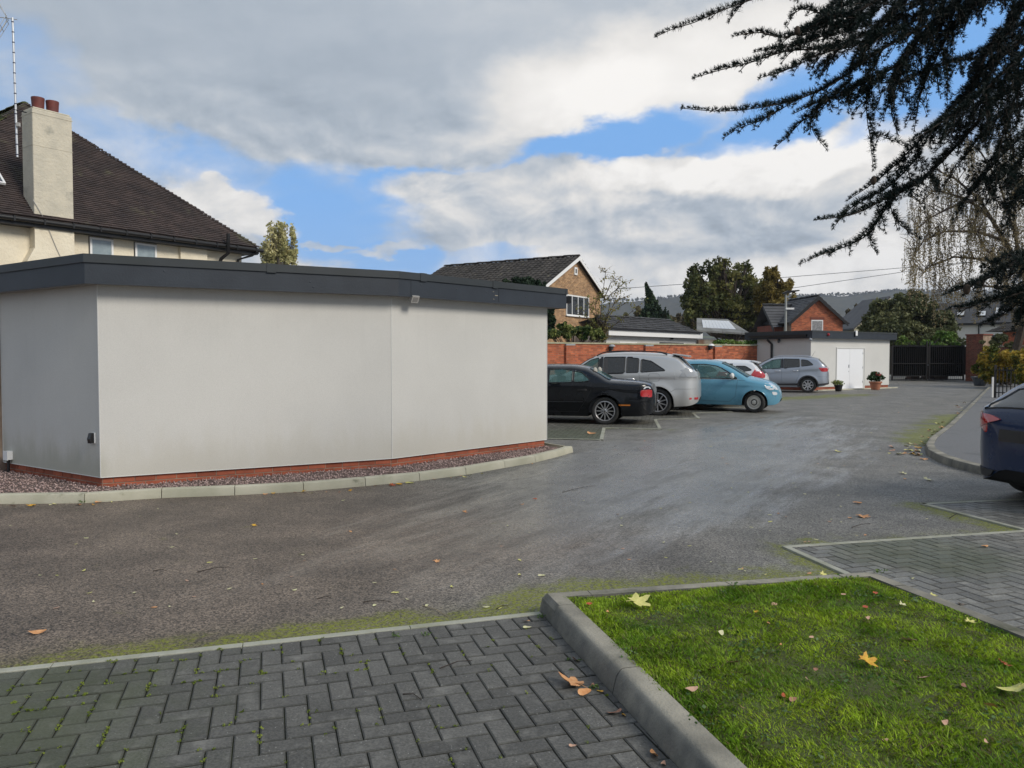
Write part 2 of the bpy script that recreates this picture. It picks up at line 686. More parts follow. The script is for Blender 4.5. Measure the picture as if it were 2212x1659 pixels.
def herringbone(parent, polys, origin, ang, material, z0=0.004, z1=0.014, nmax=300, win=(0, 0, 2212, 1659), B=0.1, gap=0.0052, seed=3):
 """polys: convex outlines sharing one pattern; B = block width, length is twice that"""
 c, s = math.cos(ang), math.sin(ang)
 o = Vector((origin[0], origin[1]))

 def tow(u, v):
  return Vector((o.x + u * c - v * s, o.y + u * s + v * c))
 mb = MB()
 h = B - gap / 2
 block_top(mb, [Vector((-h, -B / 2 + gap / 2)), Vector((h, -B / 2 + gap / 2)), Vector((h, B / 2 - gap / 2)), Vector((-h, B / 2 - gap / 2))], z0 - z1, 0.0)
 unit = mb.mesh('paving_block', material)
 rest = MB()
 full = []
 r_ = random.Random(seed)
 allp = [ccw(p) for p in polys]
 pts = [q for p in allp for q in p]
 loc = [((q - o).x * c + (q - o).y * s, -(q - o).x * s + (q - o).y * c) for q in pts]
 i0, i1 = int(min(a for a, _ in loc) / B) - 3, int(max(a for a, _ in loc) / B) + 3
 j0, j1 = int(min(b for _, b in loc) / B) - 3, int(max(b for _, b in loc) / B) + 3
 for i in range(i0, i1):
  for j in range(j0, j1):
   k = (i - j) % 4
   if k == 0:
    r = (i, i + 2, j, j + 1)
   elif k == 2:
    r = (i, i + 1, j - 1, j + 1)
   else:
    continue
   u0, u1, v0, v1 = r[0] * B + gap / 2, r[1] * B - gap / 2, r[2] * B + gap / 2, r[3] * B - gap / 2
   q = [tow(u0, v0), tow(u1, v0), tow(u1, v1), tow(u0, v1)]
   A = area2(q)
   for p in allp:
    cp = clip_poly(q, p)
    if len(cp) < 3:
     continue
    a = area2(cp)
    dz = r_.uniform(-0.0016, 0.0016)
    if a > 0.985 * A:
     ctr = (q[0] + q[2]) / 2
     th = ang + (0 if k == 0 else math.pi / 2)
     full.append(Matrix.Translation((ctr.x, ctr.y, z1 + dz)) @ Matrix.Rotation(th + r_.uniform(-0.008, 0.008), 4, 'Z') @ Matrix.Rotation(r_.uniform(-0.008, 0.008), 4, 'X') @ Matrix.Rotation(r_.uniform(-0.006, 0.006), 4, 'Y'))
    elif a > 0.02 * A:
     block_top(rest, cp, z0, z1 + dz)
 pieces(parent, 'paving_block', unit, full, rest, 'cut_paving_blocks', material, nmax, win)

def strip(parent, a, b, wd, z0, z1, material, seg=0.9, side=1, name='edging_strip', gap=0.004):
 """row of concrete edging lengths from a to b, lying to one side of the line"""
 a, b = Vector((a[0], a[1])), Vector((b[0], b[1]))
 d = (b - a)
 L = d.length
 d.normalize()
 n = Vector((-d.y, d.x)) * side
 t = 0
 while t < L - 0.02:
  e = min(t + seg, L)
  p0, p1 = a + d * (t + gap / 2), a + d * (e - gap / 2)
  q = ccw([p0, p1, p1 + n * wd, p0 + n * wd])
  mb = MB()
  block_top(mb, q, z0, z1, 0.0025)
  mb.build(name, material, parent)
  t = e

def kerb_run(parent, path, h, top, material, batter=0.035, seg=0.915, side=1, gap=0.008, joints=None, base=0.0):
 """kerb stones along a path whose points are the road-side foot; side=1 puts the stone to the left of the path"""
 P = [Vector((p[0], p[1])) for p in path]
 cum = [0]
 for i in range(1, len(P)):
  cum.append(cum[-1] + (P[i] - P[i - 1]).length)

 def pt(t):
  t = max(0, min(cum[-1], t))
  for i in range(1, len(P)):
   if t <= cum[i] + 1e-9:
    f = (t - cum[i - 1]) / max(1e-9, cum[i] - cum[i - 1])
    p = P[i - 1].lerp(P[i], f)
    d = (P[i] - P[i - 1]).normalized()
    # averaged direction near the corners keeps the stones mitred
    if f > 0.5 and i + 1 < len(P):
     d2 = (P[i + 1] - P[i]).normalized()
     d = d.lerp((d + d2).normalized(), (f - 0.5) * 2).normalized()
    if f < 0.5 and i > 1:
     d2 = (P[i - 1] - P[i - 2]).normalized()
     d = d.lerp((d + d2).normalized(), (0.5 - f) * 2).normalized()
    return p, Vector((-d.y, d.x)) * side
  return P[-1], Vector((0, 0))
 if joints is None:
  joints = []
  t = 0
  while t < cum[-1] - 0.1:
   joints.append(t)
   t += seg
  joints.append(cum[-1])
 prof = [(0.0, -0.02), (0.0, h * 0.15), (batter * 0.55, h * 0.72), (batter, h * 0.92), (batter + 0.012, h * 0.985), (batter + 0.03, h), (batter + top, h), (batter + top, -0.02)]
 for a, b in zip(joints[:-1], joints[1:]):
  n_ = max(2, int((b - a) / 0.18) + 1)
  ts = [a + gap / 2 + (b - a - gap) * i / (n_ - 1) for i in range(n_)]
  for c in cum[1:-1]:
   if a + gap < c < b - gap:
    ts.append(c)
  ts = sorted(ts)
  vs = []
  for t in ts:
   p, n = pt(t)
   for o_, z in prof:
    q = p + n * o_
    vs.append(V(q.x, q.y, z + base))
  m_ = len(prof)
  fs = [(i * m_ + j, i * m_ + (j + 1) % m_, (i + 1) * m_ + (j + 1) % m_, (i + 1) * m_ + j) for i in range(len(ts) - 1) for j in range(m_)]
  fs += [tuple(range(m_))[::-1], tuple(range((len(ts) - 1) * m_, len(ts) * m_))]
  MB().add(vs, fs).build('kerb_stone', material, parent, sm=35)

# ------------------------------------------------------------------ materials of the setting
def tarmac_material():
 m = bpy.data.materials.new('tarmac')
 m.use_nodes = True
 k = NT(m.node_tree)
 b = k.n['Principled BSDF']
 pos = k.node('ShaderNodeNewGeometry').outputs['Position']
 x, y, z = k.sep(pos)
 # chippings
 vo = k.node('ShaderNodeTexVoronoi')
 k.l.new(pos, vo.inputs['Vector'])
 vo.inputs['Scale'].default_value = 105
 chip = k.sep(vo.outputs['Color'])[0]
 n1 = k.noise(pos, 60, 4, 0.7)
 fine = k.m('ADD', k.m('MULTIPLY', chip, 0.5), k.m('MULTIPLY', n1, 0.5))
 base = k.mix(k.ramp(fine, 0.22, 0.85), (0.040, 0.038, 0.034), (0.285, 0.272, 0.242))
 # browner by the wall, greyer towards the middle of the drive
 big = k.noise(pos, 0.35, 4, 0.6)
 band = k.ramp(k.m('ADD', k.m('ADD', k.m('MULTIPLY', x, 0.5), k.m('MULTIPLY', k.m('ABSOLUTE', k.m('SUBTRACT', y, 6.3)), 0.36)), k.m('MULTIPLY', big, 1.2)), 0.2, 1.9, 1.0, 0.0)
 base = k.mix(k.m('MULTIPLY', band, 0.95), base, k.mix(1.0, base, (0.86, 0.70, 0.60), 'MULTIPLY'))
 # worn paler and darker patches
 pat = k.noise(pos, 1.3, 5, 0.65)
 pv = k.ramp(pat, 0.3, 0.72, 0.72, 1.28)
 base = k.mix(1.0, base, k.comb(pv, pv, pv), 'MULTIPLY')
 # moss gathers along the edgings and at the foot of kerbs
 mn = k.noise(pos, 2.2, 5, 0.7)
 mfine = k.noise(pos, 38, 3, 0.7)
 md = None
 for (a, c, width, k0) in MOSS_LINES:
  a, c = Vector(a), Vector(c)
  dd = (c - a)
  L = dd.length
  dd.normalize()
  nn = Vector((-dd.y, dd.x))
  along = k.vm('DOT_PRODUCT', k.vm('SUBTRACT', pos, (a.x, a.y, 0)), (dd.x, dd.y, 0))
  across = k.m('ABSOLUTE', k.vm('DOT_PRODUCT', k.vm('SUBTRACT', pos, (a.x, a.y, 0)), (nn.x, nn.y, 0)))
  over = k.m('MAXIMUM', k.m('SUBTRACT', k.m('ABSOLUTE', k.m('SUBTRACT', along, L / 2)), L / 2), 0.0)
  dist = k.m('DIVIDE', k.m('ADD', across, over), width)
  v = k.m('MULTIPLY', k.ramp(dist, 1.0, 0.0), k0)
  md = v if md is None else k.m('MAXIMUM', md, v)
 moss = k.m('ADD', k.m('MULTIPLY', md, 0.66), k.m('MULTIPLY', k.m('SUBTRACT', mn, 0.5), 1.9))
 mossf = k.m('MULTIPLY', k.ramp(moss, 0.24, 0.62), k.ramp(mfine, 0.40, 0.60, 0.12, 0.95))
 thin = k.ramp(k.m('ADD', k.m('MULTIPLY', md, 0.6), k.m('MULTIPLY', k.m('SUBTRACT', mn, 0.5), 0.5)), 0.02, 0.5, 0.0, 0.55)
 base = k.mix(thin, base, k.mix(1.0, base, (0.74, 0.80, 0.50), 'MULTIPLY'))
 mcol = k.mix(mfine, (0.085, 0.105, 0.012), (0.26, 0.28, 0.026))
 base = k.mix(mossf, base, mcol)
 k.put(b.inputs['Base Color'], base)
 # damp film: smoother where rain has not dried, drawn out along the way cars go
 dv = Vector((0.50, 0.866))
 al = k.vm('DOT_PRODUCT', pos, (dv.x, dv.y, 0))
 ac = k.vm('DOT_PRODUCT', pos, (-dv.y, dv.x, 0))
 wn = k.noise(k.comb(k.m('MULTIPLY', al, 0.45), k.m('MULTIPLY', ac, 2.1), 0.0), 1.0, 8, 0.72)
 cx_, cy_ = WET
 wx = k.m('DIVIDE', k.m('SUBTRACT', al, cx_ * dv.x + cy_ * dv.y), 10.5)
 wy = k.m('DIVIDE', k.m('SUBTRACT', ac, -cx_ * dv.y + cy_ * dv.x), 2.7)
 wd = k.m('ADD', k.m('MULTIPLY', wx, wx), k.m('MULTIPLY', wy, wy))
 wet = k.m('ADD', k.ramp(wd, 1.3, 0.0), k.m('MULTIPLY', k.m('SUBTRACT', wn, 0.5), 2.6))
 wetm = k.m('MULTIPLY', k.ramp(wet, 0.35, 1.05), k.ramp(k.noise(pos, 26, 4, 0.7), 0.25, 0.6, 0.55, 1.0))
 rough = k.m('ADD', k.ramp(wetm, 0.0, 1.0, 0.60, 0.23, False), k.m('MULTIPLY', k.m('SUBTRACT', n1, 0.5), 0.25))
 rough = k.m('ADD', rough, k.m('MULTIPLY', mossf, 0.3))
 k.put(b.inputs['Roughness'], rough)
 k.put(b.inputs['Specular IOR Level'], k.ramp(wetm, 0, 1, 0.5, 0.9, False))
 bp = k.node('ShaderNodeBump')
 k.put(bp.inputs['Strength'], k.ramp(wetm, 0, 1, 0.62, 0.16, False))
 bp.inputs['Distance'].default_value = 0.012
 k.put(bp.inputs['Height'], k.m('ADD', fine, k.m('MULTIPLY', mossf, 0.5)))
 k.l.new(bp.outputs[0], b.inputs['Normal'])
 MATS['tarmac'] = m
 return m

def paving_material(name, moss_pt, moss_r, base0, base1):
 """grey concrete blocks; dry pale centres, green where damp"""
 m = bpy.data.materials.new(name)
 m.use_nodes = True
 k = NT(m.node_tree)
 b = k.n['Principled BSDF']
 pos = k.node('ShaderNodeNewGeometry').outputs['Position']
 gi = k.node('ShaderNodeNewGeometry').outputs['Random Per Island']
 oi = k.node('ShaderNodeObjectInfo').outputs['Random']
 r = k.m('FRACT', k.m('ADD', k.m('MULTIPLY', gi, 7.13), k.m('MULTIPLY', oi, 5.71)))
 f = k.noise(pos, 90, 4, 0.7)
 c = k.mix(k.ramp(f, 0.25, 0.8), base0, base1)
 v = k.ramp(r, 0, 1, 0.72, 1.25, False)
 c = k.mix(1.0, c, k.comb(v, v, v), 'MULTIPLY')
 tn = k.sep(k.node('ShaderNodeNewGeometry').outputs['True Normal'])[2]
 pt = k.noise(pos, 7.0, 4, 0.6)
 c = k.mix(k.ramp(pt, 0.50, 0.80, 0.0, 0.6), c, (base1[0] * 1.75, base1[1] * 1.75, base1[2] * 1.75))
 sp = k.node('ShaderNodeTexVoronoi')
 k.l.new(pos, sp.inputs['Vector'])
 sp.inputs['Scale'].default_value = 55
 dots = k.m('MULTIPLY', k.ramp(sp.outputs['Distance'], 0.20, 0.10), k.ramp(k.sep(sp.outputs['Color'])[0], 0.80, 0.86))
 c = k.mix(k.m('MULTIPLY', dots, 0.6), c, (0.42, 0.42, 0.40))
 dist = k.vm('DISTANCE', pos, (moss_pt[0], moss_pt[1], 0))
 mm = k.m('ADD', k.ramp(dist, moss_r, 0.2, 0.0, 0.75), k.m('MULTIPLY', k.m('SUBTRACT', k.noise(pos, 3.0, 5, 0.7), 0.5), 0.9))
 mk = k.m('MULTIPLY', k.ramp(mm, 0.15, 0.75), 0.55)
 c = k.mix(mk, c, (0.050, 0.066, 0.018))
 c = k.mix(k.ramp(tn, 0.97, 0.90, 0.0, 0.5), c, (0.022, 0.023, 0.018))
 k.put(b.inputs['Base Color'], c)
 k.put(b.inputs['Roughness'], k.ramp(k.noise(pos, 3.5, 3), 0.3, 0.7, 0.48, 0.72))
 b.inputs['Specular IOR Level'].default_value = 0.5
 bp = k.node('ShaderNodeBump')
 bp.inputs['Strength'].default_value = 0.45
 bp.inputs['Distance'].default_value = 0.006
 k.l.new(f, bp.inputs['Height'])
 k.l.new(bp.outputs[0], b.inputs['Normal'])
 MATS[name] = m
 return m

def render_material(name, col, zfoot, stain=1.0):
 """through-coloured render, algae and rain splash near its foot"""
 m = bpy.data.materials.new(name)
 m.use_nodes = True
 k = NT(m.node_tree)
 b = k.n['Principled BSDF']
 pos = k.node('ShaderNodeNewGeometry').outputs['Position']
 x, y, z = k.sep(pos)
 c = k.mix(k.ramp(k.noise(pos, 0.9, 4), 0.3, 0.7), col, tuple(v * 0.94 for v in col))
 grain = k.noise(pos, 130, 3, 0.7)
 gv = k.ramp(grain, 0.25, 0.75, 0.90, 1.08)
 c = k.mix(1.0, c, k.comb(gv, gv, gv), 'MULTIPLY')
 sk_ = k.noise(k.comb(k.m('MULTIPLY', x, 9.0), k.m('MULTIPLY', y, 9.0), k.m('MULTIPLY', z, 0.7)), 1.0, 4, 0.6)
 sv_ = k.m('MULTIPLY', k.ramp(sk_, 0.5, 0.75), k.ramp(z, 1.2, 2.3, 0.02, 0.07))
 c = k.mix(sv_, c, (0.30, 0.30, 0.28))
 h = k.m('SUBTRACT', z, zfoot)
 st = k.noise(k.comb(k.m('MULTIPLY', x, 5.0), k.m('MULTIPLY', y, 5.0), k.m('MULTIPLY', z, 1.6)), 1.0, 5, 0.65)
 low = k.ramp(k.m('ADD', h, k.m('MULTIPLY', k.m('SUBTRACT', st, 0.5), 0.75)), 0.62, 0.0)
 c = k.mix(k.m('MULTIPLY', low, 0.30 * stain), c, (0.44, 0.40, 0.30))
 left = k.ramp(x, -4.6, -6.2)
 grn = k.m('MULTIPLY', k.ramp(k.m('ADD', h, k.m('MULTIPLY', k.m('SUBTRACT', st, 0.5), 0.6)), 0.42, 0.02), k.ramp(x, -4.6, -4.8, 0.12, 1.0))
 c = k.mix(k.m('MULTIPLY', grn, 0.36 * stain), c, (0.26, 0.27, 0.19))
 k.put(b.inputs['Base Color'], c)
 b.inputs['Roughness'].default_value = 0.85
 b.inputs['Specular IOR Level'].default_value = 0.25
 bp = k.node('ShaderNodeBump')
 bp.inputs['Strength'].default_value = 0.35
 bp.inputs['Distance'].default_value = 0.004
 k.l.new(grain, bp.inputs['Height'])
 k.l.new(bp.outputs[0], b.inputs['Normal'])
 MATS[name] = m
 return m

# surveyed lines of the car park ------------------------------------------------
K0 = Vector((0.16, 4.63))                       # corner of the grass bed, road side
U = Vector((0.978, 0.207)).normalized()         # along its back kerb
W_ = Vector((0.250, -0.968)).normalized()       # towards the camera
BEDW = 2.31
KR = K0 + U * BEDW                              # its right corner
E0 = g(-60, 1457).xy                            # left end of the paving edge
E1 = K0 + W_ * 0.03
V1 = g(1987, 1090).xy
V1a = g(2212, 1080).xy
V2 = g(1688, 1183).xy
V2a = g(2212, 1148).xy
MOSS_LINES = [((*E0, 0), (*E1, 0), 0.55, 0.9), ((*K0, 0), (*KR, 0), 0.95, 1.5), ((*g(480, 1392).xy, 0), (*g(800, 1352).xy, 0), 0.30, 1.5), ((*V2, 0), (*V2a, 0), 0.5, 0.55),
              ((*V2, 0), (*KR, 0), 0.4, 0.9), ((*V1, 0), (*V1a, 0), 0.4, 0.5), ((*V1, 0), (*V2a, 0), 0.5, 0.9),
              ((7.4, 13.9, 0), (12.0, 20.6, 0), 1.1, 1.0), ((2.0, 16.8, 0), (3.5, 16.4, 0), 0.6, 0.4), ((9.0, 28.0, 0), (14.5, 32.0, 0), 1.6, 0.9),
              ((5.0, 21.5, 0), (9.5, 21.0, 0), 0.6, 0.2), ((-5.5, 8.0, 0), (-0.6, 10.1, 0), 0.18, 0.5)]
WET = (3.1, 12.2)
M_tar = tarmac_material()
M_pavL = paving_material('paving_concrete_mossy', (-2.6, 2.9), 2.3, (0.045, 0.044, 0.040), (0.135, 0.132, 0.120))
M_pavR = paving_material('paving_concrete_grey', (3.2, 6.0), 1.2, (0.085, 0.084, 0.077), (0.215, 0.211, 0.192))
M_pavB = paving_material('paving_concrete_worn', (1.5, 14.5), 4.0, (0.060, 0.058, 0.048), (0.150, 0.145, 0.122))
M_joint = mat('joint_sand', (0.030, 0.029, 0.025), 0.9, (0.05, 0.055, 0.02), 6, 4, 0.4, bump=0.4)
M_edge = mat('concrete_edging', (0.38, 0.38, 0.325), 0.8, (0.24, 0.245, 0.18), 4, 5, 0.5, bump=0.3, bscale=60)
M_kerb = mat('kerb_concrete', (0.34, 0.315, 0.255), 0.82, (0.125, 0.12, 0.10), 2.4, 6, 0.45, bump=0.35, bscale=70, third=(0.07, 0.075, 0.045), tscale=3.1, tlo=0.53, thi=0.75, rnd=0.08)
def grime_and_shade(m):
 """road splash and painted-in shade darken the upright faces"""
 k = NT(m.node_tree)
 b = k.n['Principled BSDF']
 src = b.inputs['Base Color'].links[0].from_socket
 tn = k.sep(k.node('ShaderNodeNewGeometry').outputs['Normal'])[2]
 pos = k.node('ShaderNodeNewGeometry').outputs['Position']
 f = k.m('MULTIPLY', k.ramp(tn, 0.85, 0.45), k.ramp(k.noise(pos, 5.0, 4), 0.3, 0.65, 0.35, 0.85))  # upright faces go darker: part splash dirt, part shade put into the colour
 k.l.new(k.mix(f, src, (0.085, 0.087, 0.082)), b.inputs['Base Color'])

grime_and_shade(M_kerb)
M_kerb2 = mat('pale_kerb_concrete', (0.50, 0.475, 0.375), 0.82, (0.36, 0.35, 0.26), 2.2, 6, 0.5, bump=0.3, bscale=60, third=(0.13, 0.135, 0.085), tscale=4.5, tlo=0.6, thi=0.8, rnd=0.10)
M_pavement = mat('pavement_tarmac', (0.10, 0.10, 0.102), 0.6, (0.18, 0.178, 0.176), 60, 4, 0.5, bump=0.5, bscale=90, third=(0.08, 0.08, 0.08), tscale=1.1, spec=0.4)
M_brickred = mat('red_brick', (0.36, 0.100, 0.052), 0.85, (0.27, 0.075, 0.042), 9, 4, 0.5, bump=0.3, bscale=120, rnd=0.22)
M_brickold = mat('orange_red_brick', (0.46, 0.135, 0.058), 0.85, (0.33, 0.085, 0.042), 4, 4, 0.5, bump=0.3, bscale=90, rnd=0.32, third=(0.12, 0.07, 0.05), tscale=1.5, tlo=0.62, thi=0.78)
M_brickdk = mat('dark_red_brick', (0.20, 0.055, 0.035), 0.85, (0.12, 0.045, 0.03), 4, 4, 0.5, rnd=0.3)
M_brickbuff = mat('buff_brick', (0.42, 0.26, 0.135), 0.85, (0.31, 0.18, 0.095), 2.5, 4, 0.5, rnd=0.30)
M_mortar = mat('mortar', (0.36, 0.27, 0.20), 0.9, (0.22, 0.16, 0.12), 5, 4, 0.5)
M_mortar2 = mat('pale_mortar', (0.40, 0.33, 0.25), 0.9, (0.30, 0.24, 0.18), 5, 4, 0.5)
M_white = render_material('white_render', (0.585, 0.575, 0.545), 0.17)
M_white2 = render_material('white_render_clean', (0.60, 0.595, 0.57), 0.12, 0.25)
M_bead = mat('white_bead', (0.62, 0.62, 0.60), 0.6)
M_fascia = mat('dark_grey_paint', (0.030, 0.038, 0.050), 0.5, (0.022, 0.028, 0.038), 3, 5, 0.5, bump=0.12, bscale=45, spec=0.4)
M_trim = mat('roof_edge_trim', (0.036, 0.042, 0.048), 0.5, (0.028, 0.034, 0.036), 1.5, 4, 0.5, spec=0.4)
M_felt = mat('roof_felt', (0.05, 0.052, 0.055), 0.9)
M_soffit = mat('soffit_board', (0.30, 0.29, 0.28), 0.8)
M_black = mat('black_plastic', (0.012, 0.012, 0.013), 0.4)
M_blackm = mat('black_metal', (0.014, 0.014, 0.015), 0.45)
M_upvc = mat('white_plastic', (0.78, 0.78, 0.77), 0.4, spec=0.5)
M_cream = mat('cream_roughcast', (0.78, 0.71, 0.56), 0.9, (0.70, 0.63, 0.49), 2.0, 5, 0.5, bump=1.0, bscale=14, third=(0.60, 0.55, 0.43), tscale=1.4, tlo=0.6, thi=0.8)
M_chim = mat('weathered_roughcast', (0.60, 0.55, 0.44), 0.9, (0.50, 0.465, 0.38), 3.0, 6, 0.5, bump=1.0, bscale=14, third=(0.24, 0.24, 0.205), tscale=1.8, tlo=0.55, thi=0.8)
M_tile = mat('clay_tile_brown', (0.066, 0.047, 0.042), 0.8, (0.036, 0.028, 0.027), 1.5, 5, 0.5, rnd=0.22, third=(0.13, 0.125, 0.075), tscale=0.9, tlo=0.56, thi=0.78)
M_tilemoss = mat('mossy_tile', (0.050, 0.060, 0.022), 0.9, (0.09, 0.10, 0.035), 3, 5, 0.5, bump=0.6, bscale=12)
M_tilecon = mat('concrete_tile_dark', (0.055, 0.048, 0.042), 0.85, (0.030, 0.027, 0.025), 1.2, 5, 0.5, rnd=0.3, third=(0.17, 0.155, 0.11), tscale=2.6, tlo=0.6, thi=0.78)
M_tilegrey = mat('grey_tile', (0.062, 0.063, 0.066), 0.8, (0.04, 0.04, 0.043), 1.2, 4, 0.5, rnd=0.2)
M_slate = mat('slate', (0.075, 0.077, 0.082), 0.6, (0.05, 0.05, 0.055), 1.2, 5, 0.5, rnd=0.25, third=(0.14, 0.14, 0.12), tscale=1.8, tlo=0.6, thi=0.8)
M_soil = mat('soil', (0.045, 0.044, 0.018), 0.95, (0.075, 0.10, 0.022), 5, 5, 0.5, bump=0.8, bscale=30)
M_coping = mat('coping_concrete', (0.42, 0.38, 0.27), 0.85, (0.28, 0.27, 0.16), 2, 5, 0.5, rnd=0.12)
M_lead = mat('lead_grey', (0.30, 0.32, 0.34), 0.6)
M_alu = mat('aluminium', (0.62, 0.63, 0.64), 0.35, metal=0.6)
M_far = mat('far_ground', (0.06, 0.07, 0.035), 0.95, (0.09, 0.085, 0.05), 0.02, 5, 0.5)

def glass_mat(name, tint, rough=0.03, alpha=0.55):
 m = bpy.data.materials.new(name)
 m.use_nodes = True
 k = NT(m.node_tree)
 b = k.n['Principled BSDF']
 b.inputs['Base Color'].default_value = (*tint, 1)
 b.inputs['Roughness'].default_value = rough
 b.inputs['Specular IOR Level'].default_value = 0.9
 tr = k.node('ShaderNodeBsdfTransparent')
 tr.inputs[0].default_value = (*[min(1, 0.5 + t) for t in tint], 1)
 mx = k.node('ShaderNodeMixShader')
 mx.inputs[0].default_value = 1 - alpha
 k.l.new(b.outputs[0], mx.inputs[1])
 k.l.new(tr.outputs[0], mx.inputs[2])
 k.l.new(mx.outputs[0], k.n['Material Output'].inputs[0])
 MATS[name] = m
 return m

M_pane = mat('window_glass_frosted', (0.30, 0.36, 0.38), 0.12, (0.22, 0.27, 0.29), 6, 3, 0.5, spec=0.9, bump=0.25, bscale=25)
M_panedk = mat('window_glass_dark', (0.05, 0.06, 0.07), 0.06, spec=1.0)
M_curtain = mat('net_curtain', (0.34, 0.34, 0.34), 0.9, (0.2, 0.2, 0.21), 9, 2, 0.5)

# ------------------------------------------------------------------ ground and surfaces
far = MB().add([V(-9000, -60, -0.35), V(9000, -60, -0.35), V(9000, 9000, -0.35), V(-9000, 9000, -0.35)], [(0, 1, 2, 3)]).build('ground', M_far)
tag(far, 'open ground running to the foot of the hills', kind='structure')
drv = MB().add([V(-30, -12, 0), V(60, -12, 0), V(60, 75, 0), V(-30, 75, 0)], [(0, 1, 2, 3)]).build('driveway', M_tar)
tag(drv, 'damp mottled tarmac drive and car park surface', kind='structure')

# left paving bay
pav = empty('block_paving', (-1.5, 2.5, 0))
tag(pav, 'dark grey herringbone block paving in front of the grass bed', kind='structure')
eL = (E1 - E0).normalized()
eN = Vector((eL.y, -eL.x))
A_, B_ = E0 + eN * 0.055, E1 + eN * 0.055
polyL = [A_, B_ + U * 0.0, K0 + W_ * 4.6 + U * 0.0, A_ + eN * 4.4]
MB().prism(ccw(polyL), -0.05, 0.004).build('sand_bed', M_joint, pav)
herringbone(pav, [polyL], B_, math.atan2(eL.y, eL.x), M_pavL, win=(-40, 1300, 1600, 1720))
strip(pav, E0 - eL * 0.55, E1, 0.052, -0.05, 0.016, M_edge, side=-1)

# right paving bays in sawtooth
sd = (V2a - V2).normalized()
fd2 = (KR - V2).normalized()
pav2 = empty('block_paving', (4, 5.5, 0))
tag(pav2, 'grey herringbone parking bay beside the grass bed, right of it', kind='structure')
q2 = V2 + sd * 7.5
fv = Vector((sd.y, -sd.x))
polyR = [V2 + sd * 0.06 + fv * 0.055, q2, q2 + fv * 5.5, KR + W_ * 4.6 + U * 0.02, KR + U * 0.02]
MB().prism(ccw(polyR), -0.05, 0.004).build('sand_bed', M_joint, pav2)
herringbone(pav2, [polyR], V2, math.atan2(sd.y, sd.x) + R(3), M_pavR, win=(1650, 1130, 2300, 1450), seed=5)
strip(pav2, V2, q2, 0.055, -0.05, 0.016, M_edge, side=-1)
strip(pav2, V2 + fv * 0.055, KR + (V2 - KR).normalized() * 0.0, 0.055, -0.05, 0.016, M_edge, side=1)
pav3 = empty('block_paving', (5.5, 7.5, 0))
tag(pav3, 'grey herringbone parking bay under the dark blue car', kind='structure')
sd1 = (V1a - V1).normalized()
q1 = V1 + sd1 * 7
q1b = V2a + sd * 5.0
polyR2 = [V1 + (V2a - V1).normalized() * 0.06, q1, q1b + Vector((0, 0.06)), V2a + Vector((0, 0.06))]
MB().prism(ccw(polyR2), -0.05, 0.004).build('sand_bed', M_joint, pav3)
herringbone(pav3, [polyR2], V1, math.atan2(sd1.y, sd1.x) + R(3), M_pavR, win=(1950, 1070, 2300, 1160), nmax=200, seed=6)
strip(pav3, V1, q1, 0.055, -0.05, 0.016, M_edge, side=-1)
strip(pav3, V1, V2a, 0.055, -0.05, 0.016, M_edge, side=1)

# bays under the parked cars on the left of the drive
a0, a1, a2, b1, b2, c1, c2 = [g(*p).xy for p in ((1180, 949), (1303, 951.5), (1308, 925.4), (1429.5, 927.6), (1418, 907), (1513, 904.5), (1499, 892.8))]
back = Vector((-0.98, 0.20))
pav4 = empty('block_paving', (0.5, 17, 0))
tag(pav4, 'worn block paved bays under the cars parked along the brick wall', kind='structure')
step = (c2 - b2)
d1_, d2_ = c2 + (c1 - b2), c2 + step
e1_, e2_ = d2_ + (c1 - b2), d2_ + step
f1_, f2_ = e2_ + (c1 - b2), e2_ + step
polysB = [[a0 + back * 4.5, a0, a1, a2, a2 + back * 5.5], [a2 + back * 5.5, a2, b1, b2, b2 + back * 5.5], [b2 + back * 5.5, b2, c1, c2, c2 + back * 5.5]]
more = [[c2 + back * 5.5, c2, d1_, d2_, d2_ + back * 5.5], [d2_ + back * 5.5, d2_, e1_, e2_, e2_ + back * 5.5]]
for pz in polysB + more:
 MB().prism(ccw(pz), -0.05, 0.004).build('sand_bed', M_joint, pav4)
herringbone(pav4, [ccw(p) for p in polysB], a0, math.atan2(0.20, -0.98), M_pavB, win=(1181, 880, 1530, 955), nmax=300, seed=8)
herringbone(pav4, [ccw(p) for p in more], a0, math.atan2(0.20, -0.98), M_pavB, win=(0, 0, 1, 1), nmax=0, seed=9)
for (p, q, sgn) in ((a0 + back * 3, a1, 1), (a1, a2, 1), (a2, b1, 1), (b1, b2, 1), (b2, c1, 1), (c1, c2, 1), (c2, d1_, 1), (d1_, d2_, 1), (d2_, e1_, 1), (e1_, e2_, 1)):
 strip(pav4, p, q, 0.07, -0.05, 0.016, M_edge, side=1)

# raised pavement on the right
kp = [(31.5, 50.0), (27.0, 43.2), (24.2, 39.0), (12.0, 20.5), (9.28, 16.4), (7.56, 13.9), (6.92, 12.85), (6.55, 12.1), (6.33, 11.4), (6.22, 10.8), (6.2, 10.2), (6.3, 9.5), (6.5, 8.75), (9.0, 9.2), (14.0, 10.3)]
kb = empty('kerb', (8, 14, 0))
tag(kb, 'grey concrete kerb curving round the raised tarmac pavement on the right', kind='structure')
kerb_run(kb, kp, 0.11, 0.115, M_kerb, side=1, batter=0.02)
pv_ = MB().prism(ccw([Vector(p) + Vector((0.10, 0.0)) for p in kp[:-2]] + [Vector((9.0, 9.32)), Vector((14, 10.42)), Vector((45, 17)), Vector((45, 50))]), -0.02, 0.103)
pv_ = pv_.build('pavement', M_pavement)
tag(pv_, 'raised grey tarmac pavement on the right leading to the gates', kind='structure')

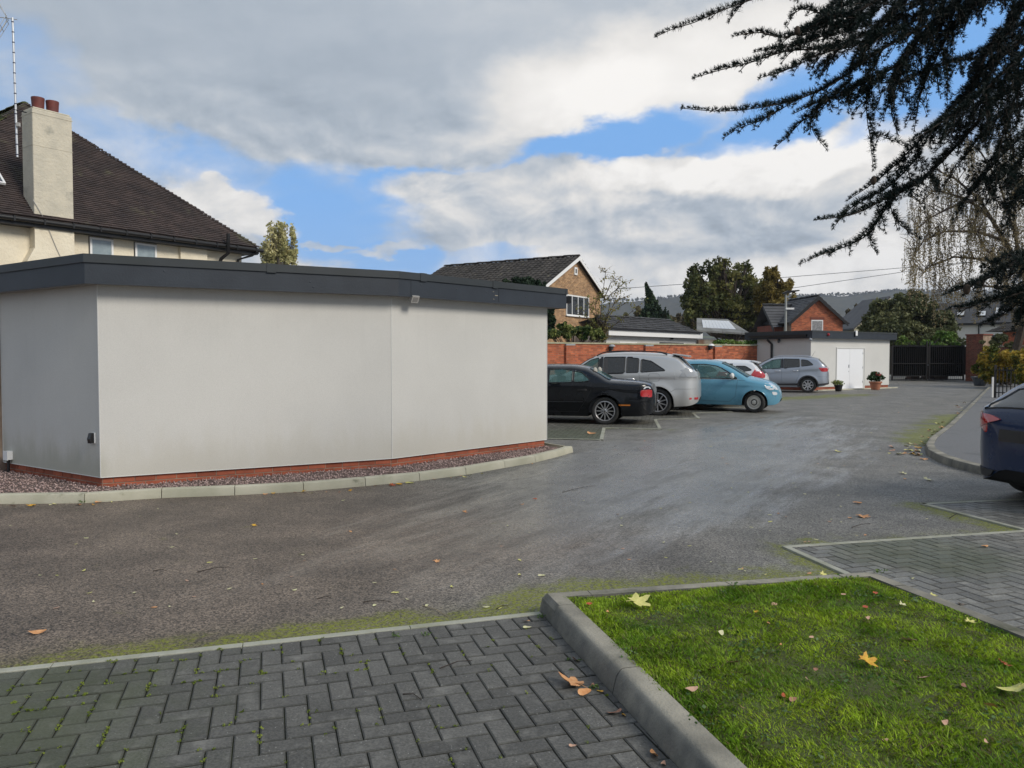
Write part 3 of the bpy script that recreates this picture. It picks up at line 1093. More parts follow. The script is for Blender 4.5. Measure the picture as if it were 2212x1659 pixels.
# grass bed with its kerb
KL = K0 + W_ * 4.6
KRb = KR + W_ * 4.6
bk = empty('kerb', (K0.x, K0.y, 0))
tag(bk, 'weathered concrete kerb around the grass bed', kind='structure')
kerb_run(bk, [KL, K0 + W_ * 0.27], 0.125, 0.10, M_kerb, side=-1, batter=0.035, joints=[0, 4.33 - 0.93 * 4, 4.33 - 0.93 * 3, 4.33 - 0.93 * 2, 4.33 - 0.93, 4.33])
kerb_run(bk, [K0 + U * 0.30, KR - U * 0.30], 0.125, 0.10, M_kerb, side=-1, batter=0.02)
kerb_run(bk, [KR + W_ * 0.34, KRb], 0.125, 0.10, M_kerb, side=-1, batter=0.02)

def corner_stone(P, A, B_, la, lb, ba, bb):
 # L-shaped corner unit: top outline and foot outline
 n1 = B_
 n2 = A
 def loop(o1, o2, z):
  # o1: inset from side running along A, o2: inset from side running along B
  return [P + A * la + n1 * o1, P + A * o2 + n1 * o1, P + A * o2 + n2 * 0 + B_ * lb]
 outer = lambda ia, ib, z: [(P + A * (la) + B_ * ia, z), (P + A * ib + B_ * ia, z), (P + A * ib + B_ * lb, z)]
 rings = [outer(0, 0, -0.02), outer(ba * 0.6, bb * 0.6, 0.09), outer(ba + 0.012, bb + 0.012, 0.123), outer(ba + 0.03, bb + 0.03, 0.125), outer(ba + 0.1, bb + 0.1, 0.125), outer(ba + 0.1, bb + 0.1, -0.02)]
 vs = [V(p.x, p.y, z) for r_ in rings for p, z in r_]
 fs = []
 for i in range(len(rings) - 1):
  for j in range(2):
   fs.append((i * 3 + j, i * 3 + j + 1, (i + 1) * 3 + j + 1, (i + 1) * 3 + j))
 fs += [tuple(i * 3 for i in range(6)), tuple(i * 3 + 2 for i in range(6))[::-1]]
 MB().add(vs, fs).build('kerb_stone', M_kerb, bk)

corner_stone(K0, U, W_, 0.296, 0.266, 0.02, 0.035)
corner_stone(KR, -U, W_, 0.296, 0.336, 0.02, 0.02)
ins = 0.13
bed_poly = [K0 + U * ins + W_ * ins, KR - U * ins + W_ * ins, KRb - U * ins, KL + U * ins]
bed = MB()
nx, ny = 24, 46
vs = []
for j in range(ny + 1):
 for i in range(nx + 1):
  fu, fv_ = i / nx, j / ny
  p = bed_poly[0].lerp(bed_poly[1], fu).lerp(bed_poly[3].lerp(bed_poly[2], fu), fv_)
  e_ = min(fu, 1 - fu, fv_) * 12
  vs.append(V(p.x, p.y, 0.096 + 0.028 * min(1, e_) + 0.012 * math.sin(p.x * 5.1 + 1) * math.cos(p.y * 4.3) * min(1, e_)))
bed.add(vs, [(j * (nx + 1) + i, j * (nx + 1) + i + 1, (j + 1) * (nx + 1) + i + 1, (j + 1) * (nx + 1) + i) for j in range(ny) for i in range(nx)])
bedo = bed.build('grass_bed_soil', M_soil, sm=180)
tag(bedo, 'dark soil of the raised bed under the grass', kind='structure')

# gravel margin and pale kerb round the rendered building
gp_px = [(-120, 1094), (0, 1089), (182, 1087), (349, 1076), (507, 1070), (656, 1062), (790, 1050), (907, 1038.7), (1007, 1025.5), (1091, 1010.6), (1157, 999), (1210, 985.5), (1238, 977)]
gp = [g(*p).xy for p in gp_px]
cum = [0]
for i in range(1, len(gp)):
 cum.append(cum[-1] + (gp[i] - gp[i - 1]).length)
gk = empty('kerb', (-2.4, 8.9, 0))
tag(gk, 'pale concrete kerb holding the gravel round the white rendered building', kind='structure')
kerb_run(gk, gp, 0.10, 0.095, M_kerb2, side=1, batter=0.015, joints=[cum[0], cum[1] - 0.02] + [cum[i] for i in (2, 3, 4, 5, 6, 7, 8, 9, 10, 12)])
kend = gp[-1]
kerb_run(gk, [kend + Vector((0.0, 0.0)) + Vector((-0.11, 0.10)), g(1165, 966).xy], 0.10, 0.05, M_kerb2, side=1, batter=0.01)

# ------------------------------------------------------------------ white rendered building, left
C = [Vector(p) for p in ((-6.72, 10.12), (-4.73, 8.80), (-1.64, 10.47), (0.585, 12.90))]
C3b = C[3] + Vector((-0.735, 0.678)) * 5.5
C0b = C[0] + Vector((-0.2, 0.98)) * 5.0

def offset_path(P, d, closed=False):
 """open path moved to its right side"""
 out = []
 n = len(P)
 for i in range(n):
  ds = []
  if i > 0 or closed:
   ds.append((P[i] - P[i - 1]).normalized())
  if i < n - 1 or closed:
   ds.append((P[(i + 1) % n] - P[i]).normalized())
  nn = [Vector((q.y, -q.x)) for q in ds]
  a = sum(nn, Vector((0, 0)))
  a.normalize()
  c = a.dot(nn[0])
  out.append(P[i] + a * (d / max(c, 0.3)))
 return out

def flat_building(name, label, walls, backs, zb, zt, ztop, ov, m_render, trim_h=0.07, brick=True, win=(0, 0, 2212, 1659), extend=0.22, cap_marks=()):
 b = empty(name, (walls[1].x, walls[1].y, 0))
 tag(b, label, 'building')
 foot = walls + backs
 MB().prism(ccw(foot), zb, zt, 0).build('wall', m_render, b)
 inn = offset_path(foot, -0.03, True)
 MB().prism(ccw(inn), 0.0, zb - 0.002).build('plinth', M_mortar, b)
 if brick:
  for i in range(len(walls) - 1):
   d = (inn[i + 1] - inn[i])
   bricks(b, inn[i], d, (d.y, -d.x), d.length, zb - 0.152, zb - 0.002, M_brickred, course=0.075, win=win, nmax=110)
 # white angle beads on corners and along the foot
 bead = MB()
 for i, p in enumerate(walls):
  n = Vector((0, 0))
  if i > 0:
   d = (walls[i] - walls[i - 1]).normalized()
   n += Vector((d.y, -d.x))
  if i < len(walls) - 1:
   d = (walls[i + 1] - walls[i]).normalized()
   n += Vector((d.y, -d.x))
  n.normalize()
  bead.box(-0.0035, 0.0035, -0.004, 0.004, zb, zt - 0.01, Matrix.Translation((p.x + n.x * 0.001, p.y + n.y * 0.001, 0)) @ Matrix.Rotation(math.atan2(n.y, n.x), 4, 'Z'))
 for i in range(len(walls) - 1):
  a, c = walls[i], walls[i + 1]
  d = (c - a)
  M = Matrix.Translation((a.x, a.y, 0)) @ Matrix.Rotation(math.atan2(d.y, d.x), 4, 'Z')
  bead.box(0, d.length, -0.004, 0.03, zb - 0.006, zb + 0.002, M)
 bead.build('angle_bead', M_bead, b)
 # roof slab, fascia boards and the folded edge trim over them
 line = [walls[0] - (walls[1] - walls[0]).normalized() * 0.6] + walls[1:-1] + [walls[-1] + (walls[-1] - walls[-2]).normalized() * extend]
 F = offset_path(line, ov)
 Fi = offset_path(line, ov - 0.03)
 Ft = offset_path(line, ov + 0.018)
 roofp = Fi + backs
 MB().prism(ccw(roofp), zt, ztop - 0.03).build('roof', M_felt, b)
 MB().prism(ccw(offset_path(line, ov - 0.035) + backs), zt - 0.022, zt - 0.002).build('soffit', M_soffit, b)
 for i in range(len(F) - 1):
  q = [F[i], F[i + 1], Fi[i + 1], Fi[i]]
  MB().prism(ccw(q), zt - 0.03, ztop - 0.022).build('fascia_board', M_fascia, b)
  q = [Ft[i], Ft[i + 1], Fi[i + 1], Fi[i]]
  t = MB().prism(ccw(q), ztop - trim_h, ztop)
  t.build('roof_trim', M_trim, b)
 # end return of the fascia
 e = (walls[-1] - walls[-2]).normalized()
 bdir = (backs[0] - walls[-1]).normalized()
 q = [F[-1], F[-1] + e * 0.03, F[-1] + e * 0.03 + bdir * 5.0, F[-1] + bdir * 5.0]
 MB().prism(ccw(q), zt - 0.03, ztop - 0.022).build('fascia_board', M_fascia, b)
 q = [Ft[-1] - e * 0.02, Ft[-1] + e * 0.045, F[-1] + e * 0.045 + bdir * 5.0, F[-1] - e * 0.02 + bdir * 5.0]
 MB().prism(ccw(q), ztop - trim_h - 0.001, ztop + 0.001).build('roof_trim', M_trim, b)
 # clips covering the joints of the trim
 for i, f in cap_marks:
  a = Ft[i].lerp(Ft[i + 1], f)
  d = (Ft[i + 1] - Ft[i])
  M = Matrix.Translation((a.x, a.y, 0)) @ Matrix.Rotation(math.atan2(d.y, d.x), 4, 'Z')
  MB().box(-0.055, 0.055, -0.006, 0.05, ztop - trim_h - 0.012, ztop + 0.006, M).build('trim_clip', M_trim, b)
 return b, F

hero, FH = flat_building('rendered_building', 'white rendered flat roofed building with dark grey fascia on a red brick base', C, [C3b, C0b],
                         0.17, 2.40, 2.70, 0.20, M_white, 0.095, cap_marks=((1, 0.55), (2, 0.12), (2, 0.52)), extend=0.24)
# nail heads and flaking paint on the fascia
for i, f, zz in ((1, 0.22, 2.55), (1, 0.68, 2.50), (1, 0.69, 2.44), (2, 0.11, 2.55), (2, 0.3, 2.53), (2, 0.47, 2.53), (2, 0.72, 2.5), (2, 0.84, 2.48)):
 a = FH[i].lerp(FH[i + 1], f)
 d = FH[i + 1] - FH[i]
 M = Matrix.Translation((a.x, a.y, zz)) @ Matrix.Rotation(math.atan2(d.y, d.x), 4, 'Z') @ Matrix.Rotation(math.pi / 2, 4, 'X')
 MB().lathe([(0.0, 0.004), (0.008, 0.003), (0.014, 0.0)], 8, M).build('nail_head', M_fascia, hero)
M_bare = mat('bare_wood', (0.42, 0.36, 0.26), 0.8)
rr = random.Random(4)
for i, f0, n_ in ((2, 0.52, 6),):
 for j in range(n_):
  f = f0 + rr.uniform(-0.012, 0.012)
  a = FH[i].lerp(FH[i + 1], f)
  d = FH[i + 1] - FH[i]
  M = Matrix.Translation((a.x, a.y, 2.43 + 0.028 * j)) @ Matrix.Rotation(math.atan2(d.y, d.x), 4, 'Z')
  wd = rr.uniform(0.01, 0.035)
  MB().box(-wd, wd, -0.0025, 0.0, -0.003, rr.uniform(0.001, 0.007), M).build('paint_flake', M_bare if j % 2 == 0 else M_fascia, hero)
# vertical board joint
for f in (0.545, 0.06):
 i = 2
 a = FH[i].lerp(FH[i + 1], f)
 d = FH[i + 1] - FH[i]
 M = Matrix.Translation((a.x, a.y, 0)) @ Matrix.Rotation(math.atan2(d.y, d.x), 4, 'Z')
 MB().box(-0.002, 0.002, -0.003, 0, 2.38, 2.6, M).build('board_joint', M_black, hero)

# brick building adjoining on the far left
ab = empty('brick_building', (-7.6, 9.6, 0))
tag(ab, 'red brick wall of a building at the extreme left edge, joined to the white one', 'building')
dL = (C[1] - C[0]).normalized()
nL = Vector((dL.y, -dL.x))
oB = C[0] - dL * 2.6 + nL * 0.035
MB().prism(ccw([oB, C[0] + nL * 0.035 - dL * 0.012, C[0] - nL * 3 - dL * 0.012, oB - nL * 3]), 0, 2.39).build('wall', M_mortar, ab)
bricks(ab, oB, dL, nL, 2.58, 0.02, 2.38, M_brickdk, nmax=40, win=(-5, 600, 12, 1100))

# gravel
M_grav = mat('gravel_stone', (0.46, 0.35, 0.32), 0.8, (0.20, 0.13, 0.12), 60, 2, 0.7, rnd=0.65)
M_gravbase = mat('gravel_bed', (0.10, 0.07, 0.06), 0.95, (0.20, 0.15, 0.13), 80, 3, 0.5, bump=0.8, bscale=90)
inn = [c.copy() for c in offset_path(C, -0.03)]
gouter = offset_path(gp, -0.10)
gl = [Vector((-9.2, 10.5))] + inn + [C[3] + Vector((0.12, 0.2))]
gpoly = gouter[::-1]
ring = gpoly + [Vector((-9.5, 8.3)), Vector((-9.2, 10.4))] + inn
# triangulate the strip by clipping in quads between wall and kerb
gb = MB()
pts2 = [Vector((p.x, p.y)) for p in ring]
res = delaunay_2d_cdt(pts2, [(i, (i + 1) % len(pts2)) for i in range(len(pts2))], [], 1, 1e-5)
gb.add([V(p.x, p.y, 0.050) for p in res[0]], [tuple(f) for f in res[2]])
gbo = gb.build('gravel_bed', M_gravbase)
tag(gbo, 'gravel margin between the white building and its kerb', kind='structure')
tri = [(res[0][f[0]], res[0][f[1]], res[0][f[2]]) for f in res[2] if len(f) == 3]
ar = np.array([abs((b - a).cross(c - a)) / 2 for a, b, c in tri])
pr = ar / ar.sum()
NG = 15000
ch = rng.choice(len(tri), NG, p=pr)
T = np.array([[[p.x, p.y] for p in t] for t in tri])[ch]
r1, r2 = np.sqrt(rng.random((NG, 1))), rng.random((NG, 1))
xy = T[:, 0] * (1 - r1) + T[:, 1] * r1 * (1 - r2) + T[:, 2] * r1 * r2
octv = np.array([[1, 0, 0], [0, 1, 0], [-1, 0, 0], [0, -1, 0], [0, 0, 1], [0, 0, -1]], float)
octf = np.array([[0, 1, 4], [1, 2, 4], [2, 3, 4], [3, 0, 4], [1, 0, 5], [2, 1, 5], [3, 2, 5], [0, 3, 5]])
sz = rng.uniform(0.006, 0.0145, (NG, 1, 1)) * rng.uniform(0.65, 1.3, (NG, 1, 3)) * np.array([1, 1, 0.75])
vv = octv[None] * sz + rng.normal(0, 0.0016, (NG, 6, 3))
th = rng.uniform(0, 6.28, NG)
cs, sn = np.cos(th)[:, None], np.sin(th)[:, None]
vx = vv[:, :, 0] * cs - vv[:, :, 1] * sn
vy = vv[:, :, 0] * sn + vv[:, :, 1] * cs
vv = np.stack([vx + xy[:, 0:1], vy + xy[:, 1:2], vv[:, :, 2] + rng.uniform(0.052, 0.070, (NG, 1))], 2)
me = bpy.data.meshes.new('gravel')
F_ = (octf[None] + (np.arange(NG) * 6)[:, None, None]).reshape(-1, 3)
me.vertices.add(NG * 6)
me.vertices.foreach_set('co', vv.astype(np.float32).ravel())
me.loops.add(F_.size)
me.loops.foreach_set('vertex_index', F_.astype(np.int32).ravel())
me.polygons.add(len(F_))
me.polygons.foreach_set('loop_start', np.arange(0, F_.size, 3, dtype=np.int32))
me.polygons.foreach_set('loop_total', np.full(len(F_), 3, dtype=np.int32))
me.materials.append(M_grav)
me.update(calc_edges=True)
go = link('gravel', me)
tag(go, 'pinkish brown gravel chippings round the foot of the white building', 'gravel', kind='stuff')

# things fixed to the building
def wall_frame(a, c, f):
 d = (c - a).normalized()
 p = a.lerp(c, f)
 n = Vector((d.y, -d.x))
 return Matrix(((d.x, n.x, 0, p.x), (d.y, n.y, 0, p.y), (0, 0, 1, 0), (0, 0, 0, 1)))      # x along wall, y outward

def on_wall(a, c, px, py):
 """wall frame at the surveyed column, plus the height of the surveyed row"""
 dxr = (px - CX) / FPX
 d = c - a
 f = (a.x - dxr * a.y) / (dxr * d.y - d.x)
 p = a + d * f
 q = at(px, py, p.y)
 return wall_frame(a, c, f), q.z

M_lens = mat('floodlight_lens', (0.22, 0.21, 0.20), 0.15, spec=0.8)
M_greyp = mat('grey_plastic', (0.40, 0.39, 0.37), 0.5)
# floodlight under the fascia
fr, z = on_wall(C[2], C[3], 878, 645)
fl = empty('floodlight', fr.translation)
tag(fl, 'small square floodlight under the fascia of the white building', 'floodlight')
Mx = fr @ Matrix.Translation((0, 0.17, z - 0.01)) @ Matrix.Rotation(R(-25), 4, 'X')
MB().box(-0.062, 0.062, -0.03, 0.03, -0.05, 0.05, Mx).build('housing', M_greyp, fl)
MB().box(-0.045, 0.045, 0.03, 0.033, -0.032, 0.032, Mx).build('lens', M_lens, fl)
MB().box(-0.02, 0.02, 0.0, 0.15, z + 0.045, z + 0.06, fr).build('bracket', M_greyp, fl)
# black cover box on the left face
fr, z = on_wall(C[0], C[1], 200, 946)
sk = empty('outdoor_socket', fr.translation)
tag(sk, 'black hooded outdoor socket low on the left face of the white building', 'socket')
MB().box(-0.045, 0.035, 0.0, 0.012, z - 0.06, z + 0.06, fr).build('back_plate', M_upvc, sk)
mb = MB()
mb.extrude([fr @ V(-0.04, 0.012, z - 0.055), fr @ V(-0.04, 0.05, z - 0.06), fr @ V(-0.04, 0.058, z - 0.01), fr @ V(-0.04, 0.04, z + 0.055), fr @ V(-0.04, 0.012, z + 0.06)], (fr @ V(0.065, 0, 0)) - (fr @ V(0, 0, 0)))
mb.build('hood', M_black, sk)
# white junction box with conduit
fr, z = on_wall(C[0], C[1], 19, 983)
jb = empty('junction_box', fr.translation)
tag(jb, 'small white box with black pipe at the foot of the wall, bottom left', 'junction box')
MB().box(-0.055, 0.055, 0.0, 0.06, z - 0.055, z + 0.055, fr).build('box', M_upvc, jb)
MB().box(-0.06, 0.06, 0.06, 0.068, z - 0.06, z + 0.06, fr).build('lid', M_upvc, jb)
MB().tube([fr @ V(0.0, 0.03, z - 0.05), fr @ V(0.0, 0.03, 0.06)], 0.02, 8).build('pipe', M_black, jb)
# black sensor on the fascia end
p = at(1226.5, 647, FH[-1].y + 0.12)
cm = empty('security_camera', p)
tag(cm, 'small black security sensor on the right end of the fascia', 'security sensor')
Mx = Matrix.Translation(p)
MB().box(-0.03, 0.05, -0.06, 0.06, -0.065, 0.05, Mx).build('housing', M_black, cm)
MB().box(-0.07, -0.03, -0.02, 0.02, -0.015, 0.015, Mx).build('bracket', M_black, cm)

# ------------------------------------------------------------------ cream house with hipped tile roof
ZE = 5.1
Rr = g(559, 535, ZE)
Le = g(0, 459, ZE)
e2 = (Le - Rr).xy.normalized()
e3 = V(e2.x, e2.y, 0)
inw = V(e2.y, -e2.x, 0)
if inw.y < 0:
 inw = -inw
WH = 9.7
Lh = Rr + e3 * WH
RISE = 4.25
apex = (Rr + Lh) / 2 + inw * (WH / 2) + V(0, 0, RISE)
house = empty('cream_house', (Rr.x, Rr.y, 0))
tag(house, 'cream roughcast house with brown hipped tile roof behind the white building', 'house')
depth = 12.0
ridge_end = apex + inw * (depth - WH)
RrB, LhB = Rr + inw * depth, Lh + inw * depth
zd = V(0, 0, -0.03)
MB().add([Rr + zd, Lh + zd, LhB + zd, RrB + zd, apex + zd, ridge_end + zd],
         [(0, 1, 4), (1, 2, 5, 4), (2, 3, 5), (3, 0, 4, 5), (0, 3, 2, 1)]).build('roof', M_tile, house)
OVH = 0.38
wR, wL = Rr + inw * OVH - e3 * (-OVH), Lh + inw * OVH - e3 * OVH
wRB, wLB = RrB - inw * OVH + e3 * OVH, LhB - inw * OVH - e3 * OVH
MB().prism(ccw([wR.xy, wL.xy, wLB.xy, wRB.xy]), 0, ZE - 0.05).build('wall', M_cream, house)
slope = (inw * (WH / 2) + V(0, 0, RISE))
SL = slope.length
tiles(house, Rr, e3, slope, WH, SL, 0.165, 0.102, M_tile, lambda s, t: (t / SL) * WH / 2 - 0.03 < s < WH - (t / SL) * WH / 2 + 0.03, win=(0, 200, 570, 560), jit=0.003, thick=0.026, lift=0.036)
# mossy left slope
slL = -e3 * (WH / 2) + V(0, 0, RISE)
LL = depth
tiles(house, Lh, inw, slL, LL, SL, 0.33, 0.2, M_tilemoss, lambda s, t: s > (t / SL) * WH / 2 and s < LL - (t / SL) * WH / 2, nmax=60, win=(0, 200, 100, 400), seed=4)
# hip and ridge tiles

def ridge_tiles(parent, a, b, n, m, r_=0.11, h=0.07, name='ridge_tile'):
 for i in range(n):
  p, q = a.lerp(b, i / n), a.lerp(b, (i + 0.97) / n)
  t = (q - p).normalized()
  sdir = t.cross(V(0, 0, 1)).normalized()
  up = sdir.cross(t).normalized()
  vs = []
  for pt, k_ in ((p, 1.0), (q, 1.12)):
   for th_ in (-80, -45, 0, 45, 80):
    vs.append(pt + sdir * math.sin(R(th_)) * r_ * k_ + up * (math.cos(R(th_)) * h * k_ + (0.012 if i % 2 else 0)))
  fs = [(j, j + 1, j + 6, j + 5) for j in range(4)] + [(0, 4, 3, 2, 1), (5, 6, 7, 8, 9)]
  MB().add(vs, fs).build(name, m, parent)

ridge_tiles(house, apex, ridge_end, 8, M_tilemoss)
bon = [Rr.lerp(apex, i / 60) for i in range(61)]
for i in range(60):
 p = bon[i]
 t = (apex - Rr).normalized()
 sdir = t.cross(V(0, 0, 1)).normalized()
 up = sdir.cross(t).normalized()
 a_, b_ = p + t * 0.0, p + t * 0.14
 jz = 0.02 + 0.012 * (i % 2)
 vs = [a_ - sdir * 0.1, a_ + up * (jz + 0.04), a_ + sdir * 0.1, b_ - sdir * 0.08, b_ + up * 0.02, b_ + sdir * 0.08]
 MB().add(vs, [(0, 1, 4, 3), (1, 2, 5, 4), (0, 2, 1)]).build('hip_tile', M_tile, house)
# gutter and fascia
gz = V(0, 0, -0.10)
gpth = [Rr + gz - e3 * 0.12 - inw * 0.05, Lh + gz - inw * 0.05]
MB().tube(gpth, 0.062, 10).build('gutter', M_black, house, sm=60)
n_ = 14
for i in range(n_):
 p = gpth[0].lerp(gpth[1], (i + 0.4) / n_)
 M = Matrix.Translation(p) @ Matrix.Rotation(math.atan2(e3.y, e3.x), 4, 'Z')
 MB().box(-0.02, 0.02, -0.07, 0.07, -0.07, 0.066, M).build('gutter_bracket', M_black, house)
Mh = Matrix.Translation((Rr.x, Rr.y, 0)) @ Matrix(((e3.x, inw.x, 0, 0), (e3.y, inw.y, 0, 0), (0, 0, 1, 0), (0, 0, 0, 1)))   # x along eave leftwards, y inward
MB().box(0.02, WH, 0.02, 0.05, ZE - 0.24, ZE - 0.04, Mh).build('fascia', M_black, house)
MB().box(0.02, WH, 0.05, OVH, ZE - 0.235, ZE - 0.215, Mh).build('soffit', M_black, house)
MB().box(-0.02, 0.02, 0.02, depth, ZE - 0.2, ZE - 0.04, Mh).build('fascia', M_black, house)

def spx(px):
 """distance along the eave (in the wall plane) of a surveyed column"""
 k_ = (px - CX) / FPX
 ax, ay = wR.x - e3.x * OVH, wR.y - e3.y * OVH
 return (ax - k_ * ay) / (k_ * e3.y - e3.x)

def house_window(pxa, pxb, ztop, zbot, splits):
 s0_, s1_ = sorted((spx(pxa), spx(pxb)))
 fr_ = MB()
 y0 = OVH - 0.05
 t = 0.055
 fr_.box(s0_, s1_, y0, y0 + 0.04, ztop - t, ztop, Mh)
 fr_.box(s0_, s0_ + t, y0, y0 + 0.04, zbot, ztop - t, Mh)
 fr_.box(s1_ - t, s1_, y0, y0 + 0.04, zbot, ztop - t, Mh)
 for z_ in splits:
  fr_.box(s0_ + t, s1_ - t, y0, y0 + 0.04, z_ - 0.035, z_ + 0.035, Mh)
 f_ = fr_.build('window', M_upvc, house)
 MB().box(s0_ + 0.02, s1_ - 0.02, y0 + 0.016, y0 + 0.024, zbot, ztop - 0.02, Mh).build('pane', M_pane, f_)
 MB().box(s0_ - 0.02, s1_ + 0.02, OVH - 0.01, OVH + 0.004, zbot - 0.02, ztop + 0.02, Mh).build('reveal', M_black, f_)

house_window(198, 248, 4.83, 3.2, (4.18,))
house_window(295, 341, 4.83, 4.0, ())
house_window(383, 400, 3.9, 2.9, ())
# shallow breast on the wall right of the windows
sa, sb = sorted((spx(390), spx(447)))
MB().box(sa, sb, OVH - 0.1, OVH, 0, ZE - 0.24, Mh).build('wall_breast', M_cream, house)
# chimney with splayed shoulder lower down
ca, cb = sorted((spx(70), spx(152)))
ca -= 0.03
ch0 = OVH - 0.30
chd = 0.62
mb = MB()
zt_ = 7.92
mb.box(ca, cb, ch0, ch0 + chd, ZE - 0.05, zt_ - 0.05, Mh)
mb.box(ca + 0.03, cb - 0.03, ch0 + 0.03, ch0 + chd - 0.03, zt_ - 0.05, zt_, Mh)
cho = mb.build('chimney', M_chim, house)
bv = cho.modifiers.new('soften', 'BEVEL')
bv.width = 0.03
bv.segments = 2
MB().box(ca - 0.008, cb + 0.008, ch0 - 0.008, ch0 + chd + 0.008, zt_ - 0.17, zt_ - 0.15, Mh).build('chimney_band', M_chim, cho)
MB().box(ca - 0.006, cb + 0.006, ch0 - 0.006, ch0 + chd + 0.006, zt_ - 0.98, zt_ - 0.97, Mh).build('chimney_band', M_chim, cho)
M_pot = mat('terracotta_pot_dark', (0.17, 0.045, 0.035), 0.6, (0.12, 0.035, 0.03), 6, 3, 0.5)
for s_ in (ca + 0.27, ca + 0.62):
 Mx = Mh @ Matrix.Translation((cb - (s_ - ca), ch0 + chd / 2, zt_ - 0.01))
 MB().lathe([(0.0, 0.0), (0.135, 0.0), (0.140, 0.06), (0.152, 0.27), (0.156, 0.29), (0.156, 0.33), (0.13, 0.33), (0.12, 0.1), (0, 0.1)], 20, Mx).build('chimney_pot', M_pot, cho, sm=40)
MB().extrude([Mh @ V(cb, ch0, ZE - 0.24), Mh @ V(cb, ch0, 4.35), Mh @ V(cb + 0.18, ch0, 4.0), Mh @ V(cb + 0.18, ch0, 0), Mh @ V(ca, ch0, 0), Mh @ V(ca, ch0, ZE - 0.24)],
             (Mh @ V(0, 0.3, 0)) - (Mh @ V(0, 0, 0))).build('chimney_breast', M_cream, house)
# lead flashing and soil pipes
MB().tube([Mh @ V(spx(474), OVH - 0.13, 3.0), Mh @ V(spx(468), OVH - 0.13, 4.35), Mh @ V(spx(471), OVH - 0.25, 4.62), Mh @ V(spx(475), -0.14, 4.78), Mh @ V(spx(475), -0.15, 5.38)], 0.055, 10).build('soil_pipe', M_black, house, sm=50)
MB().tube([Mh @ V(0.10, -0.05, 4.96), Mh @ V(0.22, 0.05, 4.83), Mh @ V(0.55, OVH - 0.06, 4.68), Mh @ V(0.58, OVH - 0.06, 3.0)], 0.04, 10).build('downpipe', M_black, house, sm=50)
# pale rooflight frame poking in on the left
sr = spx(0)
tl = 1.55
pl = Mh @ V(sr, 0, ZE)
rf = slope.normalized()
nr = V(-inw.x * rf.z, -inw.y * rf.z, inw.length * math.hypot(rf.x, rf.y))
oR = Rr + e3 * (sr - 0.42) + rf * 1.25 + nr * 0.06
Mr = Matrix(((e3.x, rf.x, nr.x, oR.x), (e3.y, rf.y, nr.y, oR.y), (e3.z, rf.z, nr.z, oR.z), (0, 0, 0, 1)))
rl = MB()
for (x0, x1, y0, y1) in ((0, 0.9, 0, 0.05), (0, 0.9, 0.75, 0.8), (0, 0.05, 0.05, 0.75), (0.85, 0.9, 0.05, 0.75)):
 rl.box(x0, x1, y0, y1, 0, 0.06, Mr)
rlo = rl.build('rooflight', M_upvc, house)
MB().box(0.05, 0.85, 0.05, 0.75, 0.01, 0.03, Mr).build('pane', M_panedk, rlo)
# thin cable down the chimney breast
MB().tube([Mh @ V(cb + 0.03, ch0 - 0.01, 5.55), Mh @ V(cb - 0.25, ch0 - 0.03, 5.05), Mh @ V(cb - 0.5, ch0 - 0.015, 4.4), Mh @ V(cb - 0.95, ch0 - 0.01, 3.4)], 0.008, 5).build('cable', M_greyp, house)

# television aerial on a mast
mx_ = at(37.5, 335, (Mh @ V(cb + 0.28, ch0, 0)).y)
aer = empty('television_aerial', mx_)
tag(aer, 'television aerial on a tall thin mast strapped to the cream house chimney', 'aerial')
mtop = at(34, 38, mx_.y).z
M_band = mat('dark_band', (0.02, 0.02, 0.06), 0.5)
MB().tube([V(mx_.x - 0.0, mx_.y, mx_.z - 0.05), V(mx_.x - 0.045, mx_.y, mtop)], 0.026, 8).build('mast', M_alu, aer, sm=50)
for i in range(14):
 f = i / 13
 MB().tube([V(mx_.x - 0.045 * f, mx_.y, mx_.z + (mtop - mx_.z - 0.12) * f), V(mx_.x - 0.045 * f, mx_.y, mx_.z + 0.025 + (mtop - mx_.z - 0.12) * f)], 0.030, 8).build('tape_band', M_band, aer)
zb_ = at(30, 240, mx_.y).z
MB().tube([V(mx_.x - 0.08, mx_.y - 0.03, zb_ + 0.04), V(mx_.x + 0.22, mx_.y + 0.05, zb_ - 0.02)], 0.015, 6).build('bracket', M_blackm, aer)
MB().box(-0.04, 0.04, -0.06, 0.0, -0.045, 0.045, Matrix.Translation(at(41, 270, mx_.y))).build('amplifier_box', M_greyp, aer)
ah = Matrix.Translation((mx_.x - 0.045, mx_.y, mtop - 0.05)) @ Matrix.Rotation(R(24), 4, 'Z')
ag = MB()
ag.tube([ah @ V(0.1, 0, 0.02), ah @ V(-1.1, 0, 0.0)], 0.012, 6)
for i in range(7):
 ag.tube([ah @ V(-0.4 - i * 0.1, -0.14, 0.02), ah @ V(-0.4 - i * 0.1, 0.14, 0.02)], 0.004, 4)
ag.build('boom', M_alu, aer)
rg = MB()
for sg in (1, -1):
 for j in range(3):
  a_ = ah @ V(-0.12 - 0.22 * (j / 2), -0.22, sg * 0.04 + sg * 0.42 * (j / 2))
  b_ = ah @ V(-0.12 - 0.22 * (j / 2), 0.22, sg * 0.04 + sg * 0.42 * (j / 2))
  rg.tube([a_, b_], 0.008, 5)
 for y_ in (-0.22, 0, 0.22):
  rg.tube([ah @ V(-0.12, y_, sg * 0.04), ah @ V(-0.34, y_, sg * 0.46)], 0.008 if y_ else 0.018, 5)
rg.build('reflector', M_alu, aer)

